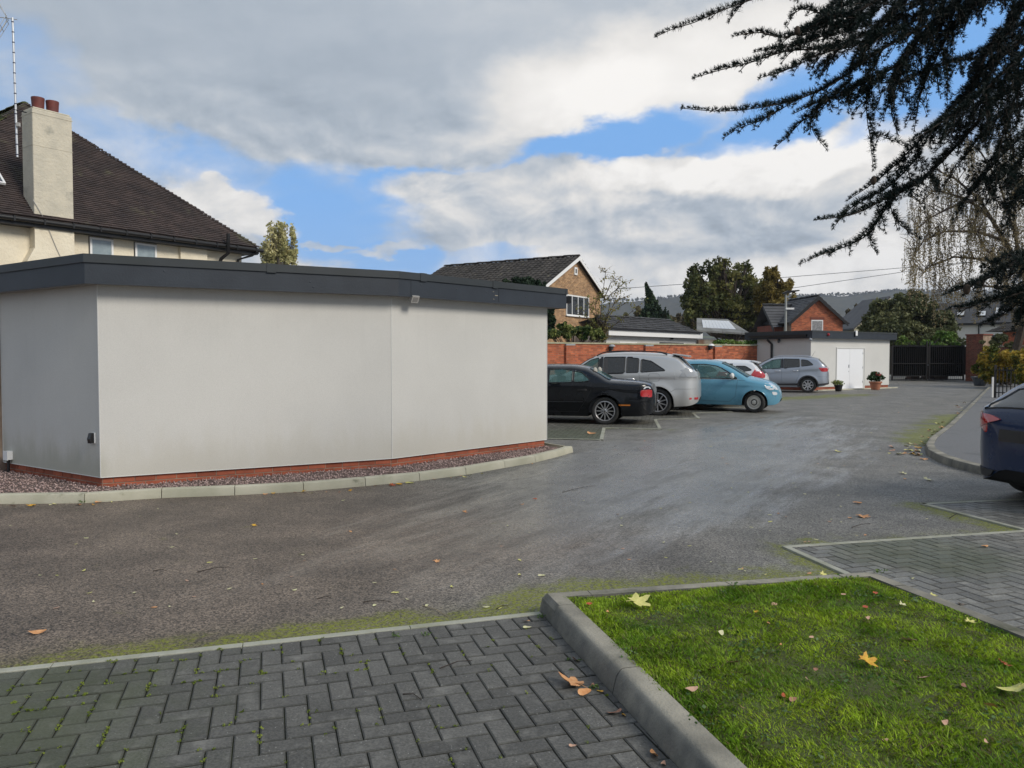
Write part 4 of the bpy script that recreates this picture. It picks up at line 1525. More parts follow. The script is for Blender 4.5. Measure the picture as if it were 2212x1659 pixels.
# ------------------------------------------------------------------ brick boundary wall along the car park
BW0 = g(1181, 738, 2.2).xy
BW1 = Vector((12.35, 38.45))
dB = (BW1 - BW0).normalized()
nB = Vector((dB.y, -dB.x))
S0 = BW0 - dB * 12
LB = (BW1 - S0).length
bw = empty('boundary_wall', (BW0.x, BW0.y, 0))
tag(bw, 'long red brick boundary wall with concrete coping behind the parked cars', 'wall')
MB().prism(ccw([S0, BW1, BW1 - nB * 0.21, S0 - nB * 0.21]), 0, 2.12).build('mortar_core', M_mortar, bw)
LV = (BW0 - S0).length
bricks(bw, S0, dB, nB, LB, 0.02, 2.12, M_brickold, win=(1181, 738, 1640, 800), nmax=300)
# coping slabs
t = 0
while t < LB:
 e_ = min(t + 0.6, LB)
 p0, p1 = S0 + dB * (t + 0.004), S0 + dB * (e_ - 0.004)
 jz = rr.uniform(-0.004, 0.004)
 mb = MB().prism(ccw([p0 + nB * 0.045, p1 + nB * 0.045, p1 - nB * 0.26, p0 - nB * 0.26]), 2.12, 2.185 + jz)
 mb.build('coping_slab', M_coping, bw)
 t = e_

def along(A, d, px):
 k_ = (px - CX) / FPX
 return (A.x - k_ * A.y) / (k_ * d.y - d.x)

for px in (1220, 1522, 1424, 1623 - 0):
 pass
for px in (1220, 1541, 1391, 1300 - 200):
 t = along(S0, dB, px)
 if t < 0 or t > LB:
  continue
 p = S0 + dB * t
 mb = MB().prism(ccw([p, p + dB * 0.46, p + dB * 0.46 + nB * 0.105, p + nB * 0.105]), 0, 2.06)
 pr_ = mb.build('pier', M_mortar, bw)
 bricks(pr_, p + nB * 0.105, dB, nB, 0.46, 0.02, 2.06, M_brickold, nmax=0, name='pier_brick')
 bricks(pr_, p, nB, -dB, 0.105, 0.02, 2.06, M_brickold, nmax=0, name='pier_brick')
 MB().prism(ccw([p + nB * -0.0, p + dB * 0.46, p + dB * 0.46 + nB * 0.115, p + nB * 0.115]), 2.06, 2.115).build('pier_cap', M_lead, bw)

def wall_lamp(px, py, label, A, d, n, cap=M_upvc):
 t = along(A, d, px)
 p = A + d * t
 z_ = at(px, py, p.y).z
 o = empty('wall_lamp', (p.x, p.y, z_))
 tag(o, label, 'wall lamp', 'lanterns on the car park walls')
 Mx_ = Matrix.Translation((p.x, p.y, z_)) @ Matrix.Rotation(math.atan2(n.y, n.x), 4, 'Z')
 MB().box(0.0, 0.03, -0.05, 0.05, -0.14, 0.10, Mx_).build('back_plate', M_blackm, o)
 MB().tube([Mx_ @ V(0.02, 0, -0.05), Mx_ @ V(0.11, 0, -0.12), Mx_ @ V(0.16, 0, -0.06)], 0.014, 6).build('arm', M_blackm, o)
 MB().lathe([(0, 0), (0.055, 0.0), (0.07, 0.16), (0, 0.16)], 10, Mx_ @ Matrix.Translation((0.16, 0, -0.08))).build('lantern_glass', M_panedk, o)
 MB().lathe([(0.15, 0.07), (0.12, 0.12), (0.05, 0.155), (0, 0.16)], 12, Mx_ @ Matrix.Translation((0.16, 0, 0.0))).build('lamp_cap', cap, o)

wall_lamp(1317, 752, 'dark lantern on the boundary wall above the silver estate car', S0, dB, nB, M_lead)
wall_lamp(1531, 750, 'pale capped lantern on the boundary wall above the blue car', S0, dB, nB)

# ------------------------------------------------------------------ second rendered building by the gates
D0, D1, D2 = Vector((12.22, 38.35)), Vector((13.9, 35.8)), Vector((19.25, 39.25))
nD = (D2 - D1).normalized()
D2b = D2 + Vector((-nD.y, nD.x)) * 3.2
rb, FR = flat_building('rendered_outbuilding', 'smaller white rendered outbuilding with double doors beside the gates', [D0, D1, D2], [D2b], 0.16, 2.46, 2.80, 0.22, M_white2, 0.08, extend=0.25, win=(1640, 800, 1930, 850))
# double doors set in a recess shown by frame and leaf
MD = wall_frame(D1, D2, 0)
u0, u1 = along(D1, nD, 1807), along(D1, nD, 1866)
zt2 = 1.98
M_door = mat('white_door', (0.80, 0.81, 0.83), 0.35, spec=0.5)
M_shade = mat('door_reveal', (0.60, 0.60, 0.58), 0.7)
fr_ = MB()
fr_.box(u0 - 0.05, u0, 0.0, 0.03, 0.02, zt2 + 0.05, MD)
fr_.box(u1, u1 + 0.05, 0.0, 0.03, 0.02, zt2 + 0.05, MD)
fr_.box(u0, u1, 0.0, 0.03, zt2, zt2 + 0.05, MD)
fr_.build('door_frame', M_shade, rb)
um = u0 + (u1 - u0) * 0.46
for a_, b_ in ((u0 + 0.005, um - 0.006), (um + 0.006, u1 - 0.12)):
 dl = MB().box(a_, b_, 0.002, 0.018, 0.05, zt2 - 0.02, MD).build('door', M_door, rb)
 if a_ < um < b_ + 0.2 and b_ < um:
  MB().box(b_ - 0.09, b_ - 0.05, 0.018, 0.04, 1.05, 1.2, MD).build('handle', M_lead, dl)
  MB().box(b_ - 0.085, b_ - 0.06, 0.018, 0.03, 0.86, 0.89, MD).build('keyhole', M_black, dl)
 else:
  for z_ in (0.3, 1.0, 1.7):
   MB().box(b_ - 0.02, b_ + 0.01, 0.018, 0.03, z_, z_ + 0.1, MD).build('hinge', M_lead, dl)
MB().box(u1 - 0.11, u1 - 0.002, 0.001, 0.012, 0.05, zt2 - 0.02, MD).build('door_jamb', M_shade, rb)
MB().box(u0 - 0.03, u1 - 0.06, 0.0, 0.10, 0.005, 0.045, MD).build('threshold', M_upvc, rb)
# low edging stones at its foot
ek = empty('kerb', (16, 37, 0))
tag(ek, 'low pale edging at the foot of the white outbuilding', kind='structure')
ofs = offset_path([D1, D2 + nD * 0.1], 0.42)
kerb_run(ek, [ofs[0], ofs[1]], 0.05, 0.08, M_kerb2, side=1, batter=0.01)
# downpipe on the shaded face
dS = (D1 - D0).normalized()
MS = wall_frame(D0, D1, 0)
tp = along(D0, dS, 1668)
MB().tube([MS @ V(tp - 0.18, 0.18, 2.42), MS @ V(tp - 0.1, 0.1, 2.3), MS @ V(tp, 0.07, 2.2), MS @ V(tp, 0.06, 0.1)], 0.05, 8).build('downpipe', M_black, rb, sm=50)
MB().box(-0.3, 3.0, 0.23, 0.31, 2.52, 2.62, MS).build('gutter', M_black, rb)
t = along(D0, dS, 1684)
zl = at(1684, 738, (D0 + dS * t).y).z
wl = empty('wall_lamp', MS @ V(t, 0, zl))
tag(wl, 'small dark hanging lamp on the shaded side of the white outbuilding', 'wall lamp', 'lanterns on the car park walls')
MB().box(t - 0.03, t + 0.03, 0.0, 0.04, zl + 0.0, zl + 0.14, MS).build('back_plate', M_blackm, wl)
MB().lathe([(0, -0.02), (0.05, 0.0), (0.06, 0.1), (0.04, 0.15), (0, 0.18)], 8, MS @ Matrix.Translation((t, 0.1, zl - 0.05))).build('lantern_glass', M_panedk, wl)
# alarm sounder, detector and corner lamp
Mf = wall_frame(FR[1], FR[2], 0)
dF = (FR[2] - FR[1]).normalized()
M_redp = mat('red_plastic', (0.30, 0.015, 0.02), 0.4)
t = along(FR[1], dF, 1787)
al = empty('alarm_beacon', Mf @ V(t, 0, 2.62))
tag(al, 'small red alarm beacon on the fascia of the white outbuilding', 'alarm')
MB().lathe([(0.07, 0), (0.07, 0.03), (0.05, 0.08), (0, 0.10)], 12, Mf @ Matrix.Translation((t, 0, 2.62)) @ Matrix.Rotation(R(-90), 4, 'X')).build('dome', M_redp, al, sm=50)
MB().box(t - 0.08, t + 0.08, 0.0, 0.012, 2.54, 2.70, Mf).build('base_plate', M_trim, al)
t = along(FR[1], dF, 1846)
al = empty('alarm_box', Mf @ V(t, 0, 2.62))
tag(al, 'white alarm box on the fascia above the double doors', 'alarm box')
MB().box(t - 0.07, t + 0.07, 0.0, 0.09, 2.60, 2.84, Mf).build('cover', M_upvc, al)
MB().box(t - 0.075, t - 0.07, 0.0, 0.06, 2.54, 2.80, Mf).build('side', M_black, al)
t = along(FR[1], dF, 1752)
cl_ = empty('corner_lamp', Mf @ V(t, 0, 2.38))
tag(cl_, 'tiny grey lamp under the front corner of the outbuilding roof', 'lamp')
MB().ell((0, 0, 0), (0.07, 0.07, 0.06), 10, 6, Mf @ Matrix.Translation((t, -0.04, 2.37))).build('housing', M_lead, cl_, sm=60)
MB().box(-0.02, 0.02, -0.06, 0.0, 0.0, 0.08, Mf @ Matrix.Translation((t, -0.04, 2.37))).build('bracket', M_lead, cl_)

# ------------------------------------------------------------------ buff brick house beyond the wall
def gable_house(name, label, apx, a_deg, ridge_z, wR_, wL_, zR, zL, length, m_brick, m_tile, verge_m, tile, win, bl=(0.225, 0.075), nmax=300, back_m=None, verge=0.16):
 """apx: ridge end over the gable; a_deg: direction of the gable wall; wR_/wL_ half widths to the eaves"""
 gd = V(math.cos(R(a_deg)), math.sin(R(a_deg)), 0)
 rd = V(-gd.y, gd.x, 0)
 A = V(apx[0], apx[1], ridge_z)
 h = empty(name, (A.x, A.y, 0))
 tag(h, label, 'house')
 er, el_ = A + gd * wR_, A - gd * wL_
 er.z, el_.z = zR, zL
 oh = 0.30
 # walls stand in from the eaves and verge
 ov = 0.22
 G0, G1 = V(el_.x, el_.y, 0) + gd * oh + rd * ov, V(er.x, er.y, 0) - gd * oh + rd * ov
 kR = (ridge_z - zR) / wR_
 kL = (ridge_z - zL) / wL_
 n = -rd
 WLn = (G1 - G0).length
 s_ap = wL_ - oh

 def roofz(s):
  return ridge_z - 0.14 - (kR * (s - s_ap) if s > s_ap else kL * (s_ap - s))
 pts = [G0, G1, V(G1.x, G1.y, roofz(WLn)), V(A.x, A.y, ridge_z - 0.14) + rd * ov, V(G0.x, G0.y, roofz(0))]
 MB().extrude(pts, rd * (length - 2 * ov)).build('wall', M_mortar2 if m_brick is M_brickbuff else M_mortar, h)
 bricks(h, G0, gd, n, WLn, 0.0, ridge_z, m_brick, keep=lambda s, z: z < roofz(s) - 0.03, nmax=nmax, win=win, skip=[w_[:4] for w_ in WINS], bl=bl[0], course=bl[1], gap=0.014)
 # roof slabs
 th = V(0, 0, -0.09)
 for E, k_ in ((er, kR), (el_, kL)):
  q = [A, E, E + rd * length, A + rd * length]
  MB().add([p for p in q] + [p + th for p in q], [(0, 1, 2, 3), (4, 7, 6, 5), (0, 4, 5, 1), (1, 5, 6, 2), (2, 6, 7, 3), (3, 7, 4, 0)]).build('roof', m_tile, h)
 for E, sg in ((er, 1), (el_, -1)):
  up = (A - E)
  L_ = up.length
  tiles(h, E, rd, up, length, L_, tile[0], tile[1], m_tile, lambda s, t: 0 < s < length and t < L_ - 0.04, nmax=300 if sg < 0 else 0, win=win, thick=0.03, jit=0.006, stagger=tile[2] == 0, curve=tile[2], lift=0.035, seed=11)
 ridge_tiles(h, A + V(0, 0, 0.0), A + rd * length, max(6, int(length / 0.45)), m_tile, 0.14, 0.09)
 # barge boards
 for E in (er, el_):
  d_ = (E - A).normalized()
  dn_ = V(0, 0, -1)
  q = [A + dn_ * 0.03, E + dn_ * 0.03, E + dn_ * (0.03 + verge), A + dn_ * (0.03 + verge * 1.25)]
  MB().extrude([p - rd * 0.03 for p in q], rd * 0.028).build('barge_board', verge_m, h)
 # gutters
 for E, sg in ((er, 1), (el_, -1)):
  p = E + gd * 0.06 * sg + V(0, 0, -0.04)
  MB().tube([p, p + rd * length], 0.06, 8).build('gutter', M_black if verge_m is not M_upvc else M_upvc, h)
 return h, gd, rd, G0, WLn, A

WINS = []
# window of the buff house, along the gable: computed from survey columns
AD = 41.0
ax_ = 145 / FPX * AD
gdeg = 58
gdv = V(math.cos(R(gdeg)), math.sin(R(gdeg)), 0)
Ax = V(ax_, AD, 6.93)
G_o = Ax + V(-gdv.y, gdv.x, 0) * 0.22
ws0, ws1 = along(G_o.xy, gdv.xy, 1221.5), along(G_o.xy, gdv.xy, 1270)
wL0 = 5.2
WINS = [(ws0 + wL0 - 0.3, ws1 + wL0 - 0.3, 3.74, 4.84)]
hb, gd_, rd_, G0_, WLn_, A_b = gable_house('brick_house', 'buff brick gabled house with white barge boards and dark tiled roof', (Ax.x, Ax.y), gdeg, 6.93, 3.35, wL0, 5.02, 4.35, 8.9,
         M_brickbuff, M_tilecon, M_upvc, (0.30, 0.335, 0.035), (940, 540, 1310, 735))
Mw = Matrix.Translation((G0_.x, G0_.y, 0)) @ Matrix(((gd_.x, -rd_.x, 0, 0), (gd_.y, -rd_.y, 0, 0), (0, 0, 1, 0), (0, 0, 0, 1)))

def casement(par, Mw_, s0_, s1_, z0_, z1_, bars, curtain=True, t=0.06):
 f = MB()
 f.box(s0_, s1_, 0.002, 0.06, z1_ - t, z1_, Mw_)
 f.box(s0_, s1_, 0.002, 0.06, z0_, z0_ + t, Mw_)
 for x in [s0_, s1_ - t] + [s0_ + (s1_ - s0_) * b_ - t / 2 for b_ in bars]:
  f.box(x, x + t, 0.002, 0.06, z0_ + t, z1_ - t, Mw_)
 fo = f.build('window', M_upvc, par)
 edges = [s0_ + t] + [s0_ + (s1_ - s0_) * b_ for b_ in bars] + [s1_ - t]
 for a_, b_ in zip(edges[:-1], edges[1:]):
  MB().box(a_ + 0.01, b_ - 0.01, 0.040, 0.046, z0_ + t, z1_ - t, Mw_).build('pane', GLASS_W, fo)
 MB().box(s0_ - 0.04, s1_ + 0.04, 0.002, 0.10, z0_ - 0.04, z0_, Mw_).build('sill', M_upvc, fo)
 MB().box(s0_, s1_, 0.002, 0.010, z0_, z1_, Mw_).build('room_shade', M_panedk, fo)
 if curtain:
  for a_, b_ in ((s0_ + 0.1, s0_ + (s1_ - s0_) * 0.2), (s0_ + (s1_ - s0_) * 0.30, s0_ + (s1_ - s0_) * 0.46), (s0_ + (s1_ - s0_) * 0.52, s1_ - (s1_ - s0_) * 0.28), (s1_ - (s1_ - s0_) * 0.18, s1_ - 0.08)):
   nn_ = 10
   pts_ = [(a_ + (b_ - a_) * i / nn_, 0.024 + 0.008 * math.sin(i * 1.9)) for i in range(nn_ + 1)]
   vs_ = [Mw_ @ V(x, y, z0_ + 0.05) for x, y in pts_] + [Mw_ @ V(x, y, z1_ - 0.04) for x, y in pts_]
   MB().add(vs_, [(i, i + 1, nn_ + 2 + i, nn_ + 1 + i) for i in range(nn_)]).build('curtain', M_curtain, fo)
 return fo

GLASS_W = glass_mat('window_glass', (0.08, 0.09, 0.10), 0.02, 0.35)
casement(hb, Mw, WINS[0][0], WINS[0][1], 3.75, 4.83, (0.24, 0.5, 0.76))
ap_s = wL0 - 0.3
MB().box(ap_s - 0.24, ap_s + 0.1, 0.008, 0.06, 5.93, 6.33, Mw).build('gable_vent', M_upvc, hb)
MB().box(ap_s - 0.14, ap_s + 0.0, 0.06, 0.064, 6.02, 6.24, Mw).build('vent_opening', M_black, hb)
WINS = []

# ------------------------------------------------------------------ white bungalow behind the wall
bg = empty('bungalow', (9, 42, 0))
tag(bg, 'white bungalow with dark tiled roof just behind the boundary wall', 'house')
bq0, bq1 = V(*at(1312, 742, 39.3).xy, 0), V(*at(1503, 742, 46.0).xy, 0)
bdv = (bq1 - bq0).normalized()
bnv = V(bdv.y, -bdv.x, 0)
Lb = (bq1 - bq0).length
Mb = Matrix.Translation(bq0) @ Matrix(((bdv.x, -bnv.x, 0, 0), (bdv.y, -bnv.y, 0, 0), (0, 0, 1, 0), (0, 0, 0, 1)))      # y away from the camera
zf = 2.95
MB().box(-0.1, Lb, 0, 6, 0, zf - 0.1, Mb).build('wall', M_white2, bg)
MB().box(-0.35, Lb + 0.15, -0.35, -0.3, zf - 0.28, zf + 0.02, Mb).build('fascia_board', M_upvc, bg)
MB().box(Lb + 0.15, Lb + 0.2, -0.35, 4.5, zf - 0.28, zf + 0.02, Mb).build('fascia_board', M_upvc, bg)
MB().box(-0.35, Lb + 0.15, -0.3, 0.0, zf - 0.12, zf - 0.1, Mb).build('soffit', M_upvc, bg)
MB().box(-0.35, Lb - 0.05, -0.44, -0.36, zf + 0.0, zf + 0.09, Mb).build('gutter', M_black, bg)
MB().box(Lb * 0.55, Lb * 0.84, -0.02, 0.01, 2.1, 2.40, Mb).build('window', M_panedk, bg)
MB().box(Lb * 0.12, Lb * 0.3, -0.02, 0.01, 2.1, 2.36, Mb).build('window', M_upvc, bg)
MB().ell((Lb * 0.68, -0.1, 2.62), (0.10, 0.10, 0.07), 10, 6, Mb).build('wall_light', M_black, bg)
rz = 3.78
e0_ = Mb @ V(-0.35, -0.3, zf + 0.08)
upv = (Mb @ V(-0.35, 1.6, rz)) - e0_
ridge_l = Lb + 0.15
MB().add([Mb @ V(-0.35, -0.3, zf + 0.04), Mb @ V(Lb - 0.15, -0.3, zf + 0.04), Mb @ V(Lb - 0.4, 1.6, rz - 0.04), Mb @ V(1.3, 1.6, rz - 0.04), Mb @ V(Lb - 0.15, 3.5, zf + 0.04), Mb @ V(-0.35, 3.5, zf + 0.04)],
         [(0, 1, 2, 3), (3, 2, 4, 5), (1, 4, 2)]).build('roof', M_tilegrey, bg)
tiles(bg, e0_, bdv, upv, ridge_l, upv.length, 0.32, 0.34, M_tilegrey, lambda s, t: t / upv.length * 1.6 < s < ridge_l, nmax=250, win=(1300, 680, 1530, 740), thick=0.04, jit=0.008, lift=0.06)
ridge_tiles(bg, Mb @ V(1.3, 1.6, rz), Mb @ V(Lb - 0.35, 1.6, rz), 26, M_tilegrey, 0.14, 0.08)
MB().add([Mb @ V(Lb - 0.14, -0.3, zf + 0.09), Mb @ V(Lb - 0.38, 1.6, rz), Mb @ V(Lb + 0.1, 0.9, zf + 0.09)], [(0, 1, 2)]).build('gablet', M_white2, bg)
# outhouse with ribbed translucent roof to its right
oh_ = empty('outhouse', (15, 47, 0))
tag(oh_, 'low outhouse with a ribbed pale plastic roof panel right of the bungalow', 'outbuilding')
q = [at(1505, 713, 45.8), at(1621, 720, 46.8), at(1572, 689.5, 50.0), at(1505, 687, 50.0)]
M_grroof = mat('weathered_roof_sheet', (0.23, 0.23, 0.22), 0.8, (0.12, 0.12, 0.11), 1.2, 5, 0.5)
th_ = V(0, 0, -0.1)
MB().add([p for p in q] + [p + th_ for p in q], [(0, 1, 2, 3), (4, 7, 6, 5), (0, 4, 5, 1), (1, 5, 6, 2), (2, 6, 7, 3), (3, 7, 4, 0)]).build('roof', M_grroof, oh_)
M_poly = mat('translucent_sheet', (0.56, 0.58, 0.60), 0.35, spec=0.5)
up_n = (q[1] - q[0]).cross(q[3] - q[0]).normalized()
if up_n.z < 0:
 up_n = -up_n
for i in range(9):
 f0, f1 = 0.12 + i * 0.072, 0.12 + (i + 0.95) * 0.072
 lo0, lo1 = q[0].lerp(q[1], f0), q[0].lerp(q[1], f1)
 hi0, hi1 = q[3].lerp(q[2], f0 * 1.25), q[3].lerp(q[2], f1 * 1.25)
 pp = [lo0.lerp(hi0, 0.18), lo1.lerp(hi1, 0.18), lo1.lerp(hi1, 0.8), lo0.lerp(hi0, 0.8)]
 MB().extrude([p + up_n * 0.02 for p in pp], up_n * 0.03).build('roof_panel', M_poly, oh_)
qq = [at(1509, 742, 46.2), at(1612, 742, 47.6)]
MB().prism(ccw([qq[0].xy, qq[1].xy, (qq[1] + V(-1.0, 4, 0)).xy, (qq[0] + V(0, 4, 0)).xy]), 0, 2.62).build('wall', mat('mottled_old_wall', (0.36, 0.33, 0.27), 0.9, (0.2, 0.12, 0.08), 1.5, 3, 0.3), oh_)  # old wall colour mottled with brown
MB().prism(ccw([(qq[0] + V(0.4, -0.06, 0)).xy, (qq[0] + V(2.0, 0.02, 0)).xy, (qq[0] + V(2.0, 0.1, 0)).xy, (qq[0] + V(0.4, 0.1, 0)).xy]), 1.6, 2.35).build('window', M_upvc, oh_)

# ------------------------------------------------------------------ red brick house with dark roof and lamp post
rd0 = at(1769, 638, 56.0)
g2, gd2, rd2, G02, WL2, A2 = gable_house('red_brick_house', 'red brick gabled house with dark barge boards behind the outbuilding', (rd0.x, rd0.y), 5, rd0.z, 2.25, 2.25, 4.08, 4.08, 5.0,
                                         M_brickold, M_slate, M_blackm, (0.30, 0.22, 0), (1680, 630, 1840, 712), nmax=0, verge=0.24)
Mw2 = Matrix.Translation((G02.x, G02.y, 0)) @ Matrix(((gd2.x, -rd2.x, 0, 0), (gd2.y, -rd2.y, 0, 0), (0, 0, 1, 0), (0, 0, 0, 1)))
sc_ = 1.95
MB().box(sc_ - 0.44, sc_ + 0.44, 0.008, 0.03, 2.4, 4.28, Mw2).build('window', M_upvc, g2)
MB().box(sc_ - 0.38, sc_ + 0.38, 0.03, 0.036, 2.4, 4.20, Mw2).build('blind', M_curtain, g2)
MB().box(sc_ - 0.55, sc_ + 0.55, 0.008, 0.02, 4.30, 4.48, Mw2).build('brick_arch', M_brickdk, g2)
# cross wing behind
cw = 1.9
Mc = Matrix.Translation(A2 + rd2 * 3.2) @ Matrix(((gd2.x, rd2.x, 0, 0), (gd2.y, rd2.y, 0, 0), (0, 0, 1, 0), (0, 0, 0, 1)))
zr_ = -0.50
wing = MB()
xl, xr = -2.85, 1.75
wing.add([Mc @ V(xl, -cw, zr_ - 1.75), Mc @ V(xr, -cw, zr_ - 1.75), Mc @ V(xr, 0, zr_), Mc @ V(xl, 0, zr_), Mc @ V(xr, cw, zr_ - 1.75), Mc @ V(xl, cw, zr_ - 1.75)],
         [(0, 1, 2, 3), (3, 2, 4, 5)])
wing.build('wing_roof', M_slate, g2)
MB().box(xl + 0.25, xr - 0.25, -cw + 0.3, cw - 0.3, -5.6, zr_ - 1.6, Mc).build('wing_wall', M_brickdk, g2)
ridge_tiles(g2, Mc @ V(xl, 0, zr_), Mc @ V(xr, 0, zr_), 12, M_blackm, 0.15, 0.10)
for x_ in (xl, xr):
 MB().extrude([Mc @ V(x_, -cw - 0.05, zr_ - 1.82), Mc @ V(x_, 0, zr_ - 0.02), Mc @ V(x_, 0, zr_ - 0.3), Mc @ V(x_, -cw - 0.05, zr_ - 2.1)], (Mc @ V(0.05, 0, 0)) - (Mc @ V(0, 0, 0))).build('barge_board', M_blackm, g2)
kk = 0
for yy in np.arange(0.1, 1.9, 0.24):
 MB().tube([Mc @ V(xl, -yy, zr_ - yy * 1.75 / cw + 0.02), Mc @ V(xr, -yy, zr_ - yy * 1.75 / cw + 0.02)], 0.018, 4).build('slate_course', M_slate, g2)

lp = at(1697, 705, 50.0)
sl = empty('street_lamp', (lp.x, lp.y, 0))
tag(sl, 'grey street lamp post with flat head left of the red brick house', 'street lamp')
ztp = at(1698, 632, 50).z
M_galv = mat('galvanised_steel', (0.36, 0.37, 0.35), 0.5, (0.28, 0.29, 0.27), 3, 3, 0.5)
MB().tube([V(lp.x, lp.y, 0), V(lp.x, lp.y, ztp)], 0.085, 10, 0.065).build('pole', M_galv, sl, sm=50)
MB().extrude([V(lp.x - 0.22, lp.y - 0.15, ztp - 0.02), V(lp.x - 0.1, lp.y - 0.15, ztp - 0.1), V(lp.x + 0.85, lp.y - 0.15, ztp + 0.1), V(lp.x + 0.8, lp.y - 0.15, ztp + 0.16), V(lp.x + 0.1, lp.y - 0.15, ztp + 0.12)], (0, 0.3, 0)).build('lamp_head', M_blackm, sl)
zz_ = at(1697, 667, 50).z
MB().box(-0.04, 0.5, -0.03, 0.03, -0.05, 0.06, Matrix.Translation((lp.x, lp.y - 0.1, zz_))).build('bracket_light', M_upvc, sl)

# pale gable and rooflight glimpsed right of the red house
pg = empty('cream_gable_house', (0, 0, 0))
pa = at(1900, 672, 80)
tag(pg, 'pale stone gable glimpsed between red brick house and large bush', 'house')
pg.location = (pa.x, pa.y, 0)
WM[pg] = Matrix.Translation((pa.x, pa.y, 0))
q = [V(pa.x - 2.6, pa.y, 0), V(pa.x + 4, pa.y, 0), V(pa.x + 4, pa.y, pa.z - 1.0), V(pa.x + 1.0, pa.y, pa.z + 1.4), V(pa.x - 2.6, pa.y, at(1868, 709, 80).z)]
MB().extrude(q, (0, 6, 0)).build('wall', mat('pale_stone', (0.50, 0.46, 0.33), 0.9, (0.38, 0.34, 0.24), 3, 4, 0.5), pg)
pz = at(1840, 690, 82)
MB().extrude([V(pa.x - 2.8, pa.y - 0.2, at(1868, 709, 80).z), V(pa.x + 1.0, pa.y - 0.2, pa.z + 1.55), V(pa.x + 1.0, pa.y - 0.2, pa.z + 1.35), V(pa.x - 2.8, pa.y - 0.2, at(1868, 709, 80).z - 0.2)], (0, 6.4, 0)).build('roof', M_slate, pg)
sr_ = [at(1826, 712, 84), at(1868, 712, 84), at(1892, 672, 88), at(1846, 672, 88)]
MB().add(sr_ + [p + V(0, 0, -0.2) for p in sr_], [(0, 1, 2, 3), (4, 7, 6, 5), (0, 4, 5, 1), (1, 5, 6, 2)]).build('side_roof', M_slate, pg)
sr2 = [at(1842, 701, 84.2), at(1848, 701, 84.2), at(1854, 694, 84.8), at(1848, 694, 84.8)]
MB().add([p + V(0, -0.2, 0.1) for p in sr2], [(0, 1, 2, 3)]).build('rooflight', M_upvc, pg)

# ------------------------------------------------------------------ long white house with rooflights behind the gates
wh = empty('white_house', (50, 85, 0))
tag(wh, 'long white house with dark slate roof and rooflights behind the gates', 'house')
DW = 85.0
wa, wb_ = at(1985, 716, DW), at(2230, 716, DW - 6)
dv_ = V(wb_.x - wa.x, wb_.y - wa.y, 0).normalized()
nv_ = V(dv_.y, -dv_.x, 0)
Lw = (V(wb_.x, wb_.y, 0) - V(wa.x, wa.y, 0)).length + 8
Mq = Matrix.Translation((wa.x, wa.y, 0)) @ Matrix(((dv_.x, -nv_.x, 0, 0), (dv_.y, -nv_.y, 0, 0), (0, 0, 1, 0), (0, 0, 0, 1)))
zw = at(2100, 699, DW - 2).z
MB().box(0, Lw, 0, 7, 0, zw, Mq).build('wall', M_white2, wh)
MB().box(-0.3, Lw, -0.4, -0.25, zw - 0.2, zw + 0.02, Mq).build('gutter', M_black, wh)
zrw = at(2100, 655, DW + 2).z
q = [Mq @ V(-0.3, -0.3, zw), Mq @ V(Lw, -0.3, zw), Mq @ V(Lw, 3.5, zrw), Mq @ V(-0.3, 3.5, zrw), Mq @ V(Lw, 7.3, zw), Mq @ V(-0.3, 7.3, zw)]
MB().add(q, [(0, 1, 2, 3), (3, 2, 4, 5), (0, 3, 5), (0, 5, 4, 1)]).build('roof', M_slate, wh)
sv = (q[3] - q[0]).normalized()
nvv = dv_.cross(sv).normalized()
if nvv.z < 0:
 nvv = -nvv
for px, tt, sc2 in ((2038, 0.45, 0.8), (2070, 0.42, 0.8), (2116, 0.40, 0.9), (2159, 0.50, 1.3)):
 s_ = along(wa.xy, dv_.xy, px)
 o_ = q[0] + dv_ * (s_ + 0.3) + (q[3] - q[0]) * tt
 Mr_ = Matrix(((dv_.x, sv.x, nvv.x, o_.x), (dv_.y, sv.y, nvv.y, o_.y), (dv_.z, sv.z, nvv.z, o_.z), (0, 0, 0, 1)))
 r_o = MB().box(-0.5 * sc2, 0.5 * sc2, -0.6 * sc2, 0.6 * sc2, 0, 0.1, Mr_).build('rooflight', M_black, wh)
 MB().box(-0.4 * sc2, 0.4 * sc2, -0.5 * sc2, 0.5 * sc2, 0.1, 0.13, Mr_).build('pane', M_poly, r_o)
MB().box(along(wa.xy, dv_.xy, 2111), along(wa.xy, dv_.xy, 2111) + 0.12, -0.12, 0.0, 0, zw, Mq).build('downpipe', M_black, wh)
MB().box(along(wa.xy, dv_.xy, 2139), along(wa.xy, dv_.xy, 2160), -0.03, 0.0, zw - 2.4, zw - 1.3, Mq).build('window', M_panedk, wh)
fin = at(2006, 665, DW)
MB().tube([V(fin.x, fin.y, zw), V(fin.x, fin.y, at(2006, 648, DW).z)], 0.25, 6).build('chimney', M_upvc, wh)

